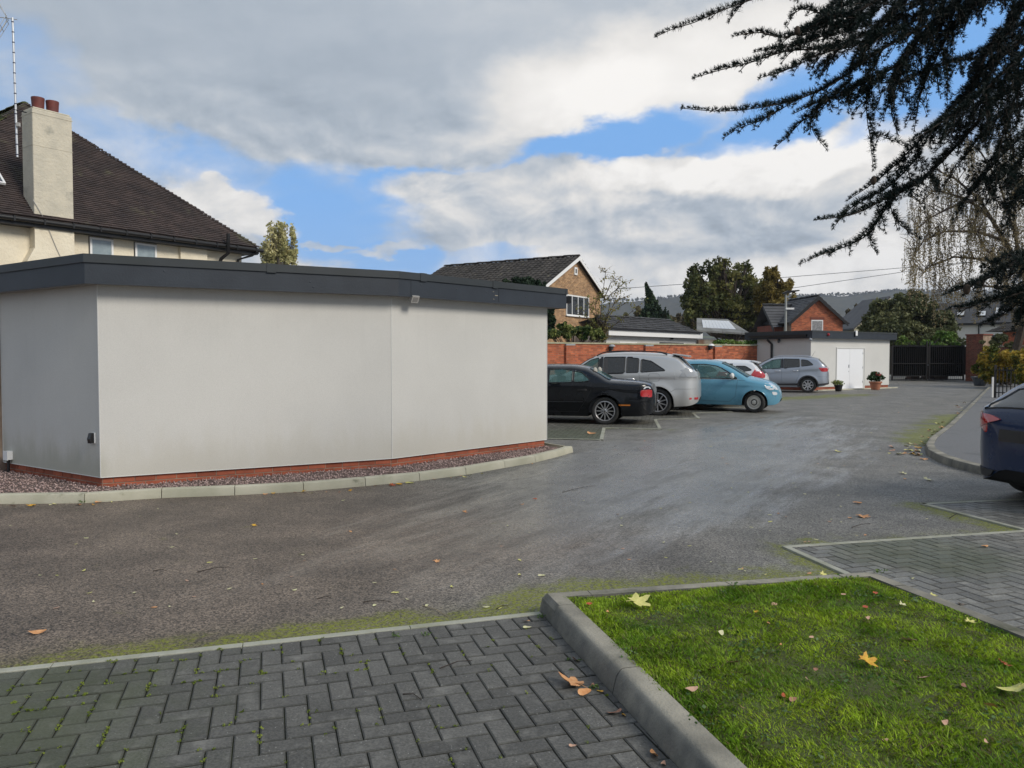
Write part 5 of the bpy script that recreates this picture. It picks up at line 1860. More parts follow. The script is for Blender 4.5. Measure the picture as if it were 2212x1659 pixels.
# tiled roof outbuilding at the right edge
tr = empty('tiled_garage', (27, 44, 0))
tag(tr, 'low building with dark tiled roof above the right hand hedge', 'building')
gA, gB = at(2150, 722, 52), at(2290, 722, 46)
dg = V(gB.x - gA.x, gB.y - gA.y, 0).normalized()
ng = V(dg.y, -dg.x, 0)
Mg = Matrix.Translation((gA.x, gA.y, 0)) @ Matrix(((dg.x, -ng.x, 0, 0), (dg.y, -ng.y, 0, 0), (0, 0, 1, 0), (0, 0, 0, 1)))
zg = at(2150, 716, 52).z
Lg = 9
MB().box(0.3, Lg, 0.3, 5, 0, zg - 0.05, Mg).build('wall', M_mortar, tr)
bricks(tr, (Mg @ V(0.3, 0.3, 0)).xy, dg, ng, Lg - 0.4, 1.2, zg - 0.08, M_brickold, nmax=0, win=(2100, 680, 2212, 760))
q = [Mg @ V(-1.2, 0, zg), Mg @ V(Lg, 0, zg), Mg @ V(Lg, 2.6, zg + 1.55), Mg @ V(2.2, 2.6, zg + 1.55), Mg @ V(-1.2, 5.2, zg), Mg @ V(Lg, 5.2, zg)]
MB().add(q, [(0, 1, 2, 3), (0, 3, 4), (3, 2, 5, 4)]).build('roof', M_tilecon, tr)
uv_ = (Mg @ V(0, 2.6, zg + 1.55)) - (Mg @ V(0, 0, zg))
tiles(tr, q[0], dg, uv_, Lg + 1.2, uv_.length, 0.32, 0.32, M_tilecon, lambda s, t: s > t / uv_.length * 3.4, nmax=150, win=(2080, 660, 2212, 730), curve=0.03, stagger=False, seed=5, thick=0.03)

# ------------------------------------------------------------------ gates
GL, GR_ = V(*at(1924, 823, 50.3).xy, 0), V(*at(2083.5, 823, 50.6).xy, 0)
gt = empty('iron_gates', (GL + GR_) / 2)
tag(gt, 'pair of tall black iron gates with spiked tops and dark screening', 'gate')
gdv2 = (GR_ - GL).normalized()
gl_ = (GR_ - GL).length
MG = Matrix.Translation(GL) @ Matrix.Rotation(math.atan2(gdv2.y, gdv2.x), 4, 'Z')
zs0 = at(2000, 749, 50.4).z
zs1 = at(2000, 812, 50.4).z
for k_ in range(2):
 x0 = gl_ * 0.5 * k_ + 0.05
 x1 = gl_ * 0.5 * (k_ + 1) - 0.05
 fr_ = MB()
 for x in (x0, x1 - 0.07):
  fr_.box(x, x + 0.07, -0.035, 0.035, 0.04, 2.6 if (x > x0) == (k_ == 0) else 2.35, MG)
 for z_ in (0.06, zs1 - 0.03, 1.12, zs0 + 0.02):
  fr_.box(x0 + 0.07, x1 - 0.07, -0.025, 0.025, z_, z_ + 0.05, MG)
 gf = fr_.build('gate_frame', M_blackm, gt)
 nb_ = 17
 for i in range(nb_):
  x = x0 + 0.1 + (x1 - x0 - 0.2) * i / (nb_ - 1)
  top = 2.45 if i % 2 == 0 else 2.25
  b_ = MB().tube([MG @ V(x, 0, 0.05), MG @ V(x, 0, top)], 0.012, 4)
  b_.tube([MG @ V(x, 0, top), MG @ V(x, 0, top + 0.05), MG @ V(x, 0, top + 0.12)], [0.012, 0.026, 0.001], 4)
  b_.build('gate_bar', M_blackm, gt)
 M_scr = mat('dark_mesh_screen', (0.008, 0.008, 0.008), 0.9, spec=0.1)
 MB().box(x0 + 0.03, x1 - 0.03, 0.03, 0.04, zs1, zs0 + 0.1, MG).build('screen_panel', SCREEN if 'SCREEN' in globals() else M_scr, gt)
# bins beyond the screen, glimpsed
def screen_mat():
 m = bpy.data.materials.new('screen_net')
 m.use_nodes = True
 k = NT(m.node_tree)
 b = k.n['Principled BSDF']
 b.inputs['Base Color'].default_value = (0.006, 0.006, 0.006, 1)
 b.inputs['Roughness'].default_value = 1.0
 b.inputs['Specular IOR Level'].default_value = 0.0
 tr_ = k.node('ShaderNodeBsdfTransparent')
 mx = k.node('ShaderNodeMixShader')
 mx.inputs[0].default_value = 0.05
 k.l.new(b.outputs[0], mx.inputs[1])
 k.l.new(tr_.outputs[0], mx.inputs[2])
 k.l.new(mx.outputs[0], k.n['Material Output'].inputs[0])
 return m

sm_ = screen_mat()
for o in gt.children:
 if o.name.startswith('screen_panel'):
  o.data.materials[0] = sm_
M_bin = mat('dark_bin_plastic', (0.05, 0.022, 0.016), 0.5)
M_binlid = mat('bin_lid', (0.45, 0.45, 0.46), 0.25, spec=0.8)
for i, (px, lab) in enumerate(((1972, 'leftmost dark wheelie bin behind the gate screen'), (2004, 'middle dark wheelie bin behind the gate screen'), (2033, 'rightmost dark wheelie bin behind the gate screen'))):
 p = at(px, 805, 51.6)
 bo = empty('wheelie_bin', (p.x, p.y, 0))
 tag(bo, lab, 'bin', 'bins behind the gates')
 Mx_ = Matrix.Translation((p.x, p.y, 0))
 mb = MB()
 vs_ = [V(x * s_, y * s_, z_) for z_, s_ in ((0.08, 0.85), (1.0, 1.0)) for x, y in ((-0.33, -0.35), (0.33, -0.35), (0.33, 0.35), (-0.33, 0.35))]
 mb.add([Mx_ @ q_ for q_ in vs_], [(0, 1, 5, 4), (1, 2, 6, 5), (2, 3, 7, 6), (3, 0, 4, 7), (3, 2, 1, 0), (4, 5, 6, 7)]).build('bin_body', M_bin, bo)
 MB().box(-0.36, 0.36, -0.40, 0.38, 1.0, 1.07, Mx_).build('lid', M_binlid, bo)
 for sx in (-0.3, 0.3):
  MB().lathe([(0, -0.03), (0.1, -0.03), (0.1, 0.03), (0, 0.03)], 12, Mx_ @ Matrix.Translation((sx, 0.33, 0.1)) @ Matrix.Rotation(R(90), 4, 'Y')).build('wheel', M_black, bo)
# dark painted-shade fence behind
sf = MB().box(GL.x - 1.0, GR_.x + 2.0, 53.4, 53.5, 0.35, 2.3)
sfo = sf.build('shade_backing', mat('painted_shade', (0.014, 0.013, 0.011), 0.9))  # added sheet; its near-black colour stands in for the shade out there
tag(sfo, 'near-black fence in deep shade beyond the gates', 'backing')

# brick gate pier
P0, P1 = V(*at(2085.5, 823, 50.4).xy, 0), V(*at(2122, 823, 49.4).xy, 0)
dp = (P1 - P0).normalized()
np_ = V(dp.y, -dp.x, 0)
pr = empty('gate_pier', P0)
tag(pr, 'square dark red brick gate pier right of the iron gates', 'pier')
Lp = (P1 - P0).length
MB().prism(ccw([P0.xy, P1.xy, (P1 - np_ * 0.9).xy, (P0 - np_ * 0.9).xy]), 0, 2.98).build('mortar_core', M_mortar, pr)
bricks(pr, P0.xy, dp.xy, np_.xy, Lp, 0, 2.98, M_brickdk, nmax=240, win=(2080, 700, 2130, 830))
bricks(pr, P0.xy - np_.xy * 0.9, np_.xy, -dp.xy, 0.9, 0, 2.98, M_brickdk, nmax=0)
MB().prism(ccw([(P0 + np_ * 0.05 - dp * 0.05).xy, (P1 + np_ * 0.05 + dp * 0.05).xy, (P1 - np_ * 0.95 + dp * 0.05).xy, (P0 - np_ * 0.95 - dp * 0.05).xy]), 2.98, 3.06).build('cap', M_brickdk, pr)
# brick garden wall behind the hedge
q0, q1 = P1.xy, at(2300, 800, 40).xy
gw = empty('garden_wall', (q0.x, q0.y, 0))
tag(gw, 'weathered brick garden wall between the gate pier and the right edge', 'wall')
dd_ = (q1 - q0).normalized()
nn_ = Vector((dd_.y, -dd_.x))
MB().prism(ccw([q0, q1, q1 - nn_ * 0.3, q0 - nn_ * 0.3]), 0, 2.18).build('mortar_core', M_mortar, gw)
bricks(gw, q0 + dd_ * 0.3, dd_, nn_, (q1 - q0).length - 0.3, 0.6, 2.18, M_brickdk, nmax=200, win=(2120, 700, 2212, 760))
MB().prism(ccw([q0 + nn_ * 0.04, q1 + nn_ * 0.04, q1 - nn_ * 0.34, q0 - nn_ * 0.34]), 2.18, 2.25).build('coping', M_coping, gw)

# railing by the pavement
r0, r1 = g(2149, 864), g(2199, 866, 0.0)
rr0, rr1 = at(2149, 862, 27.6), at(2200, 862, 27.0)
rl_ = empty('railing', (rr0.x, rr0.y, 0))
tag(rl_, 'short black iron railing panel on the pavement right of the kerb', 'railing')
dr = V(rr1.x - rr0.x, rr1.y - rr0.y, 0)
for i in range(7):
 p = V(rr0.x, rr0.y, 0) + dr * (i / 6)
 thick = 0.030 if i in (0, 6) else 0.013
 MB().box(-thick, thick, -thick, thick, 0.10, 1.20 if thick < 0.02 else 1.28, Matrix.Translation(p)).build('post' if thick > 0.02 else 'rail_bar', M_blackm, rl_)
MR = Matrix.Translation((rr0.x, rr0.y, 0)) @ Matrix.Rotation(math.atan2(dr.y, dr.x), 4, 'Z')
MB().box(0.03, dr.length - 0.03, -0.02, 0.02, 1.08, 1.12, MR).build('top_rail', M_blackm, rl_)
MB().box(0.03, dr.length - 0.03, -0.02, 0.02, 0.28, 0.31, MR).build('bottom_rail', M_blackm, rl_)
p = at(2146, 840, 27.8)
mk = MB().box(-0.028, 0.028, -0.02, 0.02, 0.1, 0.84, Matrix.Translation((p.x - 0.03, p.y, 0))).build('marker_post', M_upvc)
tag(mk, 'thin white marker post at the left end of the black railing', 'post')

# plant pots

def pot(name, label, p, r0_, r1_, h, m):
 o = empty(name, (p.x, p.y, 0))
 tag(o, label, 'plant pot')
 Mx_ = Matrix.Translation((p.x, p.y, 0))
 MB().lathe([(0, 0.01), (r0_, 0.01), (r1_ * 0.97, h * 0.82), (r1_ * 1.08, h * 0.82), (r1_ * 1.1, h), (r1_ * 0.92, h), (r1_ * 0.85, h * 0.85), (0, h * 0.85)], 20, Mx_).build('pot', m, o, sm=30)
 MB().lathe([(0, h * 0.88), (r1_ * 0.9, h * 0.88)], 16, Mx_).build('compost', M_soil, o)
 return o

M_terr = mat('terracotta', (0.42, 0.17, 0.095), 0.8, (0.33, 0.13, 0.075), 6, 4, 0.5)
M_bluegrey = mat('glazed_blue_grey', (0.075, 0.085, 0.10), 0.4)
L_pale = leafmat('leaf_pale_variegated', [(0.30, 0.32, 0.12), (0.20, 0.26, 0.07), (0.42, 0.42, 0.22)])
L_dark = leafmat('leaf_dark_glossy', [(0.020, 0.050, 0.014), (0.035, 0.075, 0.022), (0.02, 0.04, 0.012)], 0.4)
L_red = leafmat('petal_red', [(0.55, 0.10, 0.09), (0.42, 0.03, 0.04), (0.60, 0.2, 0.15)])

def cloud_pts(blobs, n, r=None, shell=0.5):
 """points filling ellipsoids, denser towards the outside"""
 r = r or rng
 vol = np.array([b[1][0] * b[1][1] * b[1][2] for b in blobs])
 ch_ = r.choice(len(blobs), n, p=vol / vol.sum())
 d = r.normal(size=(n, 3))
 d /= np.linalg.norm(d, axis=1, keepdims=True)
 rad = r.random((n, 1)) ** shell
 c_ = np.array([b[0] for b in blobs])[ch_]
 s_ = np.array([b[1] for b in blobs])[ch_]
 return c_ + d * rad * s_

def foliage(name, parent, P, size, m, flat=0.0, aspect=1.6, down=0.0):
 me = fastmesh(name, leaf_quads(P, size, flat, None, aspect, down), 4, m)
 return link(name, me, parent)

p = g(1811, 845.5)
o = pot('plant_pot', 'black pot with a pale leafy plant left of the white doors', p, 0.13, 0.18, 0.30, M_black)
foliage('leaves', o, cloud_pts([((p.x, p.y, 0.38), (0.26, 0.26, 0.13)), ((p.x - 0.14, p.y, 0.43), (0.2, 0.16, 0.10))], 420), 0.07, L_pale)
p = g(1891, 842)
o = pot('plant_pot', 'terracotta pot with dark red flowering plant right of the white doors', p, 0.18, 0.27, 0.40, M_terr)
foliage('leaves', o, cloud_pts([((p.x, p.y, 0.58), (0.42, 0.36, 0.17)), ((p.x - 0.05, p.y, 0.74), (0.24, 0.24, 0.13))], 620), 0.13, L_dark)
foliage('flowers', o, cloud_pts([((p.x + 0.05, p.y - 0.2, 0.74), (0.2, 0.16, 0.10))], 46), 0.06, L_red)
p = at(2117, 815, 42)
o = pot('plant_pot', 'blue grey glazed pot at the foot of the golden hedge', V(p.x, p.y, 0), 0.26, 0.40, 0.50, M_bluegrey)

# ------------------------------------------------------------------ trees
M_bark = mat('bark_brown', (0.085, 0.065, 0.048), 0.9, (0.045, 0.035, 0.028), 8, 4, 0.5)
M_barkg = mat('bark_grey', (0.16, 0.14, 0.115), 0.9, (0.08, 0.07, 0.055), 6, 4, 0.5)

def branch_tubes(mb, base, top, blobs, r0, rg, n_twig=3, sides=5):
 base, top = Vector(base), Vector(top)
 mb.tube([base, base.lerp(top, 0.5) + V(rg.uniform(-0.2, 0.2), 0, 0), top], r0, sides + 2, r0 * 0.35)
 for c, s in blobs:
  c = Vector(c)
  f = min(0.95, max(0.15, (c.z - base.z) / max(0.1, top.z - base.z) * 0.6))
  st = base.lerp(top, f)
  mid = st.lerp(c, 0.5) + V(0, 0, -0.12 * (c - st).length)
  mb.tube([st, mid, c], r0 * 0.35, sides, r0 * 0.1)
  for _ in range(n_twig):
   e = c + V(rg.uniform(-1, 1) * s[0], rg.uniform(-1, 1) * s[1], rg.uniform(-0.7, 1) * s[2]) * 0.95
   mb.tube([mid.lerp(c, rg.uniform(0.3, 1.0)), mid.lerp(e, 0.6), e], r0 * 0.09, 4, r0 * 0.03, cap=False)

def tree(name, label, base, top, blobs, n, size, m, bark, r0=0.2, seed=1, group=None, cat='tree', twigs=3, fill=0.45, aspect=1.6, down=0.0, scatter=None):
 o = empty(name, base)
 tag(o, label, cat, group)
 rg = random.Random(seed)
 # every blob breaks into many smaller clumps, so gaps stay between them
 r = np.random.default_rng(seed)
 small = []
 for c, s in blobs:
  k_ = scatter or 9
  for _ in range(k_):
   d = r.normal(size=3)
   d /= np.linalg.norm(d)
   q_ = np.array(c) + d * np.array(s) * r.uniform(0.35, 1.0)
   sc__ = r.uniform(0.16, 0.32) if k_ >= 26 else r.uniform(0.22, 0.45)
   small.append((tuple(q_), tuple(np.array(s) * sc__)))
 mb = MB()
 branch_tubes(mb, base, top, small if len(small) < 60 else small[::2], r0, rg, twigs)
 mb.build('trunk', bark, o)
 P = cloud_pts(small, n, r, fill)
 foliage('crown', o, P, size, m, 0.0, aspect, down)
 return o

def blobs_from_px(lst, D, dz=None):
 """(px, py, rx, ry, depth offset) in survey px to world ellipsoids"""
 out = []
 for px, py, rx, ry, dd in lst:
  c = at(px, py, D + dd)
  k_ = (D + dd) / FPX
  out.append(((c.x, c.y, c.z), (rx * k_, (rx + ry) / 2 * k_, ry * k_)))
 return out

L_big = leafmat('leaf_olive_green', [(0.055, 0.068, 0.018), (0.115, 0.125, 0.034), (0.19, 0.17, 0.045)], 0.6, 0.25)
L_gold = leafmat('leaf_autumn_gold', [(0.13, 0.105, 0.026), (0.22, 0.165, 0.036), (0.30, 0.22, 0.065)], 0.6, 0.3)
L_pop = leafmat('leaf_poplar', [(0.28, 0.28, 0.11), (0.44, 0.41, 0.19), (0.55, 0.50, 0.27)], 0.6, 0.4)
L_bush = leafmat('leaf_bush_grey_green', [(0.060, 0.074, 0.028), (0.12, 0.13, 0.052), (0.18, 0.18, 0.08)], 0.6, 0.3)
L_bright = leafmat('leaf_bright_green', [(0.06, 0.13, 0.02), (0.12, 0.20, 0.035), (0.16, 0.22, 0.05)], 0.55, 0.8)
L_hedge = leafmat('leaf_hedge_gold_green', [(0.05, 0.08, 0.014), (0.19, 0.17, 0.022), (0.46, 0.33, 0.045), (0.50, 0.34, 0.06)], 0.55, 1.6)
L_con = leafmat('conifer_green', [(0.010, 0.026, 0.012), (0.022, 0.046, 0.020), (0.04, 0.07, 0.025)], 0.7, 0.8, 0.1)
L_vari = leafmat('leaf_variegated_shrub', [(0.018, 0.045, 0.012), (0.05, 0.09, 0.02), (0.36, 0.38, 0.13), (0.14, 0.20, 0.05)], 0.45, 3.0)
L_birch = leafmat('leaf_birch_brown', [(0.16, 0.13, 0.06), (0.28, 0.22, 0.11), (0.38, 0.31, 0.18)], 0.6, 0.5)

D = 60
b = blobs_from_px([(590, 545, 26, 60, 0), (605, 510, 18, 42, 0), (632, 545, 16, 46, 1), (575, 555, 16, 40, 0), (615, 560, 22, 40, 0)], D)
bs = at(605, 772, D)
tree('poplar_tree', 'pale yellow green poplar tops rising behind the white building', (bs.x, bs.y, 0), at(606, 480, D), b, 5200, 0.22, L_pop, M_barkg, 0.2, 21, scatter=22, twigs=2, aspect=1.3)
# two bushes peering past the edge of the house roof
D = 75
b = blobs_from_px([(1520, 625, 42, 52, 0), (1555, 600, 38, 40, 0), (1600, 610, 40, 38, 2), (1540, 665, 62, 40, 0), (1600, 660, 70, 45, 2), (1640, 640, 42, 45, 3), (1500, 650, 30, 55, -1), (1575, 692, 90, 30, 0), (1556, 572, 14, 18, 0), (1655, 690, 45, 30, 0)], D)
bs = at(1585, 772, D)
tree('broadleaf_tree', 'large dark olive green tree behind the outhouse roofs', (bs.x, bs.y, 0), at(1580, 600, D), b, 25000, 0.33, L_big, M_bark, 0.4, 31, scatter=34, twigs=4)
b = blobs_from_px([(1690, 620, 22, 30, 0), (1668, 610, 20, 36, 0), (1655, 640, 25, 40, 0), (1700, 650, 20, 35, 0), (1672, 665, 38, 32, 0), (1672, 590, 9, 18, 0)], D - 2)
bs = at(1680, 772, D)
tree('willow_tree', 'yellowing tree on the right flank of the large dark tree', (bs.x, bs.y, 0), at(1676, 600, D), b, 10500, 0.38, L_gold, M_bark, 0.3, 32, scatter=14, twigs=2, aspect=2.6, down=0.6)
# small blue cedar with tiered boughs
D = 88
bs = at(1411, 772, D)
cd = empty('small_conifer', (bs.x, bs.y, 0))
tag(cd, 'small leaning conifer with tiered boughs standing before the hill', 'tree')
tp_ = at(1396, 615, D)
mid_ = at(1410, 660, D)
mb = MB().tube([V(bs.x, bs.y, 0), mid_, tp_], 0.22, 6, 0.04)
mb.build('trunk', M_bark, cd)
pts = []
for i in range(16):
 f = i / 15
 c = mid_.lerp(at(1413, 690, D), (f * 2 - 1)) if f > 0.5 else tp_.lerp(mid_, f * 2)
 wd = 0.15 + 1.9 * f ** 1.3
 for sgn in (-1, 1):
  L_ = wd * rng.uniform(0.7, 1.1)
  nseg = int(60 + 200 * f)
  tt = rng.random(nseg)
  pts.append(np.stack([c.x + sgn * tt * L_, c.y + rng.normal(0, 0.35, nseg) * wd, c.z - 0.45 * tt ** 1.6 * L_ * 0.5 + rng.normal(0, 0.11, nseg)], 1))
foliage('crown', cd, np.concatenate(pts), 0.30, L_con)
D = 84
bs = at(1438, 700, D)
tree('cypress_shrub', 'narrow dark cypress left of the large olive tree', (at(1437, 772, D).x, D, 0), at(1438, 662, D), blobs_from_px([(1438, 690, 5, 26, 0), (1438, 675, 3.5, 14, 0)], D), 900, 0.28, L_con, M_bark, 0.08, 5, scatter=12, twigs=0)
# distant leafless or russet growth behind the rooftops
L_russ = leafmat('leaf_russet', [(0.09, 0.075, 0.045), (0.14, 0.11, 0.06), (0.10, 0.10, 0.045)], 0.7, 0.1)
tl_ = []
r_t = random.Random(12)
for i, px in enumerate([1350, 1385, 1440, 1470, 1500, 1845, 1862, 1985, 2010, 2060, 2100, 2150]):
 D = 105 + r_t.uniform(-12, 25)
 zt_py = 680 + r_t.uniform(-12, 8) if px < 1800 else 672 + r_t.uniform(-14, 10)
 bl_ = blobs_from_px([(px, zt_py + 30, 22, 28, 0), (px + r_t.uniform(-14, 14), zt_py + 14, 14, 18, 0)], D)
 bs = at(px, 772, D)
 tree('distant_tree', 'small round russet and green tree in the row of trees far behind the roofs', (bs.x, bs.y, 0), at(px, zt_py + 5, D), bl_, 1500, 0.5, L_russ, M_bark, 0.15, 60 + i, group='distant trees behind the roofs', scatter=8, twigs=2)

# big bush beside the white house
D = 62
b = blobs_from_px([(1930, 690, 50, 45, 0), (1965, 668, 52, 34, 0), (2010, 690, 50, 42, 0), (1900, 715, 40, 35, -1), (1990, 725, 75, 32, -2), (2040, 715, 25, 35, 0), (1925, 720, 45, 35, -2)], D)
bs = at(1970, 772, D)
tree('large_bush', 'big rounded grey green bush behind the iron gates', (bs.x, bs.y, 0), at(1968, 680, D), b, 26000, 0.30, L_bush, M_bark, 0.25, 41, scatter=18, twigs=2, fill=0.5)
b = blobs_from_px([(1950, 745, 20, 16, 0), (1975, 752, 22, 14, 0), (2050, 730, 30, 22, 1), (2020, 750, 30, 14, 0)], 56)
bs = at(2000, 772, 56)
tree('laurel_shrub', 'bright green shrub low behind the gate spikes', (bs.x, bs.y, 0), at(2000, 745, 56), b, 4200, 0.26, L_bright, M_bark, 0.1, 42, scatter=10, twigs=1, cat='shrub')

# hedge on the boundary wall
b = blobs_from_px([(1195, 722, 18, 12, 0), (1225, 716, 22, 16, 0.3), (1255, 719, 20, 14, 0.8), (1285, 721, 18, 13, 1.2), (1303, 728, 9, 7, 1.6), (1220, 706, 3, 14, 0.3), (1272, 712, 8, 10, 1)], 33.5)
bs = at(1240, 740, 34)
tree('variegated_shrub', 'green and cream variegated shrub spilling over the boundary wall', (bs.x, bs.y, 0), at(1240, 715, 34), b, 9000, 0.15, L_vari, M_bark, 0.06, 51, scatter=30, twigs=1, cat='shrub', aspect=1.4)
t_ = along(S0, dB, 1560)
pv0 = S0 + dB * t_
ivb = [((pv0.x + dB.x * u - nB.x * 0.25, pv0.y + dB.y * u - nB.y * 0.25, 2.28 + 0.05 * math.sin(u * 3)), (0.34, 0.25, 0.12)) for u in np.arange(0, 4.2, 0.4)]
o = empty('climbing_plant', (pv0.x, pv0.y, 0))
tag(o, 'straggly green climber lying along the right end of the wall top', 'plant')
foliage('leaves', o, cloud_pts(ivb, 900), 0.13, L_bright)
mb = MB()
rg_ = random.Random(8)
for i in range(7):
 q_ = Vector(ivb[rg_.randrange(len(ivb))][0])
 e_ = q_ + V(rg_.uniform(-0.5, 0.5), 0, rg_.uniform(0.3, 0.9))
 mb.tube([q_, q_.lerp(e_, 0.5) + V(0.1, 0, 0.1), e_], 0.012, 4, 0.004)
mb.build('stem', M_bark, o)
# conifers against the buff house
b = blobs_from_px([(1187, 668, 9, 22, 0), (1190, 690, 11, 24, 0), (1185, 712, 14, 14, 0), (1180, 645, 8, 24, 0), (1115, 608, 10, 16, 0), (1090, 612, 12, 10, 0), (1140, 620, 28, 22, 0), (1168, 625, 16, 18, 0)], 37)
bs = at(1160, 772, 37)
tree('cypress_tree', 'dark green cypress between the white building and the buff house', (bs.x, bs.y, 0), at(1130, 615, 37), b, 9500, 0.17, L_con, M_bark, 0.12, 52, scatter=12, twigs=1)
# sparse young tree
D = 35
bs = at(1302, 772, D)
o = empty('young_tree', (bs.x, bs.y, 0))
tag(o, 'sparse young tree with few yellow leaves in front of the buff house', 'tree')
mb = MB()
rg_ = random.Random(15)
lv = []
st0 = at(1300, 745, D)
lim = [[(1300, 745), (1296, 700), (1300, 650), (1308, 590), (1300, 582)], [(1302, 740), (1290, 690), (1286, 660), (1290, 635)], [(1302, 742), (1308, 690), (1330, 650), (1365, 635)],
       [(1300, 735), (1308, 700), (1318, 655), (1340, 610)], [(1300, 735), (1312, 712), (1345, 690), (1380, 660)], [(1300, 735), (1280, 700), (1262, 680), (1240, 672)], [(1303, 650), (1320, 610), (1345, 597)],
       [(1300, 700), (1275, 668), (1268, 640)], [(1302, 655), (1320, 635), (1350, 610), (1355, 625)], [(1302, 700), (1325, 670), (1352, 655)]]
mb.tube([V(bs.x, bs.y, 0), st0], 0.06, 6, 0.05)
for L_ in lim:
 dd = rg_.uniform(-0.5, 0.5)
 pp = [at(x, y, D + dd * i / 3) for i, (x, y) in enumerate(L_)]
 mb.tube(pp, 0.026, 5, 0.007)
 for i in range(1, len(pp)):
  for _ in range(7):
   f = rg_.random()
   s_ = pp[i - 1].lerp(pp[i], f)
   e_ = s_ + V(rg_.uniform(-0.35, 0.4), rg_.uniform(-0.3, 0.3), rg_.uniform(-0.12, 0.35))
   mb.tube([s_, s_.lerp(e_, 0.5) + V(0, 0, 0.03), e_], 0.008, 4, 0.003, cap=False)
   for _ in range(6):
    lv.append(tuple(s_.lerp(e_, rg_.uniform(0.4, 1.1)) + V(rg_.gauss(0, 0.05), rg_.gauss(0, 0.05), rg_.gauss(0, 0.05))))
mb.build('trunk', M_bark, o)
L_sparse = leafmat('leaf_yellow_sparse', [(0.16, 0.17, 0.05), (0.26, 0.25, 0.08), (0.30, 0.22, 0.08)], 0.6, 1.0, 0.4)
foliage('crown', o, np.array(lv), 0.095, L_sparse)

# golden hedge, right
b = blobs_from_px([(2135, 772, 24, 26, 0), (2165, 770, 26, 24, -1), (2195, 775, 24, 26, -2), (2130, 795, 20, 26, 0), (2165, 800, 30, 24, -1), (2220, 780, 24, 30, -3), (2150, 815, 30, 16, -0.5), (2200, 812, 24, 20, -2), (2150, 752, 14, 10, 0)], 40)
bs = at(2165, 772, 40)
tree('beech_hedge', 'golden and green hedge in front of the brick garden wall, right', (bs.x, bs.y, 0), at(2165, 765, 40), b, 15000, 0.17, L_hedge, M_bark, 0.08, 71, scatter=16, twigs=1, cat='hedge', fill=0.6)
b = blobs_from_px([(2212, 815, 14, 26, 0), (2222, 835, 16, 18, 0), (2207, 842, 7, 8, 0), (2208, 795, 6, 10, 0)], 24)
bs = at(2225, 772, 24)
tree('autumn_shrub', 'orange and green autumn shrub at the right edge above the dark blue car', (bs.x, bs.y, 0), at(2218, 800, 24), b, 3000, 0.11, L_hedge, M_bark, 0.05, 72, scatter=10, twigs=1, cat='shrub', fill=0.6)
b = blobs_from_px([(2145, 735, 22, 14, 0), (2165, 728, 14, 10, 0), (2180, 745, 14, 8, 0)], 44)
tree('climbing_shrub', 'feathery green shrub on top of the brick garden wall', (at(2150, 772, 44).x, 44, 0), at(2150, 735, 44), b, 2200, 0.14, L_bush, M_bark, 0.05, 73, scatter=8, twigs=1, cat='shrub')

# weeping birch
D = 40
bt = empty('weeping_birch', (26.4, 41.0, 0))
tag(bt, 'tall weeping birch with hanging brown twigs on the right', 'tree')
mb = MB()
rg_ = random.Random(77)
limbs = [[(2240, 772), (2215, 600), (2170, 520), (2115, 430), (2062, 385), (2030, 372)],
         [(2215, 600), (2190, 500), (2160, 400), (2120, 330), (2080, 300)],
         [(2190, 560), (2130, 560), (2060, 555), (2010, 575), (1985, 600)],
         [(2170, 520), (2110, 500), (2040, 500), (1995, 520), (1970, 560)],
         [(2200, 560), (2190, 480), (2195, 380), (2185, 300), (2160, 255)],
         [(2212, 640), (2150, 620), (2090, 615), (2030, 630)],
         [(2150, 480), (2090, 430), (2020, 410), (1985, 440)],
         [(2180, 430), (2215, 380), (2230, 320)], [(2215, 600), (2190, 585), (2130, 540), (2090, 470)],
         [(2120, 430), (2070, 440), (2010, 470), (1975, 500)]]
anchors = []
for li, L_ in enumerate(limbs):
 dd = rg_.uniform(-2.5, 2.0)
 pp = [at(x, y, D + dd * (i / (len(L_) - 1))) for i, (x, y) in enumerate(L_)]
 mb.tube(pp, 0.17 if li == 0 else 0.085, 7, 0.02)
 for i in range(1, len(pp)):
  if li == 0 and i < 2:
   continue
  for _ in range(9):
   s_ = pp[i - 1].lerp(pp[i], rg_.random())
   e_ = s_ + V(rg_.uniform(-1.3, 1.0), rg_.uniform(-1.0, 1.0), rg_.uniform(0.0, 0.9))
   m_ = s_.lerp(e_, 0.55) + V(0, 0, 0.25)
   mb.tube([s_, m_, e_], 0.022, 4, 0.008, cap=False)
   for _ in range(3):
    anchors.append(s_.lerp(e_, rg_.uniform(0.2, 1.0)))
mb.tube([V(26.4, 41, 0), at(2225, 640, 40.8)], 0.24, 8, 0.2)
mb.build('trunk', M_bark, bt)
tw = MB()
lv = []
for a_ in anchors:
 L_ = rg_.uniform(0.7, 2.3)
 sway = V(rg_.uniform(-0.10, 0.16), rg_.uniform(-0.1, 0.1), 0)
 end = a_ + sway * L_ + V(0, 0, -L_)
 mid_ = a_.lerp(end, 0.4) + V(rg_.uniform(-0.08, 0.08), 0, 0.05)
 tw.tube([a_, mid_, end], 0.007, 3, 0.004, cap=False)
 for _ in range(int(L_ * 30)):
  f = rg_.random()
  q_ = a_.lerp(mid_, f / 0.4) if f < 0.4 else mid_.lerp(end, (f - 0.4) / 0.6)
  lv.append((q_.x + rg_.gauss(0, 0.045), q_.y + rg_.gauss(0, 0.045), q_.z))
tw.build('hanging_twigs', M_bark, bt)
foliage('crown', bt, np.array(lv), 0.088, L_birch, aspect=2.0, down=0.7)

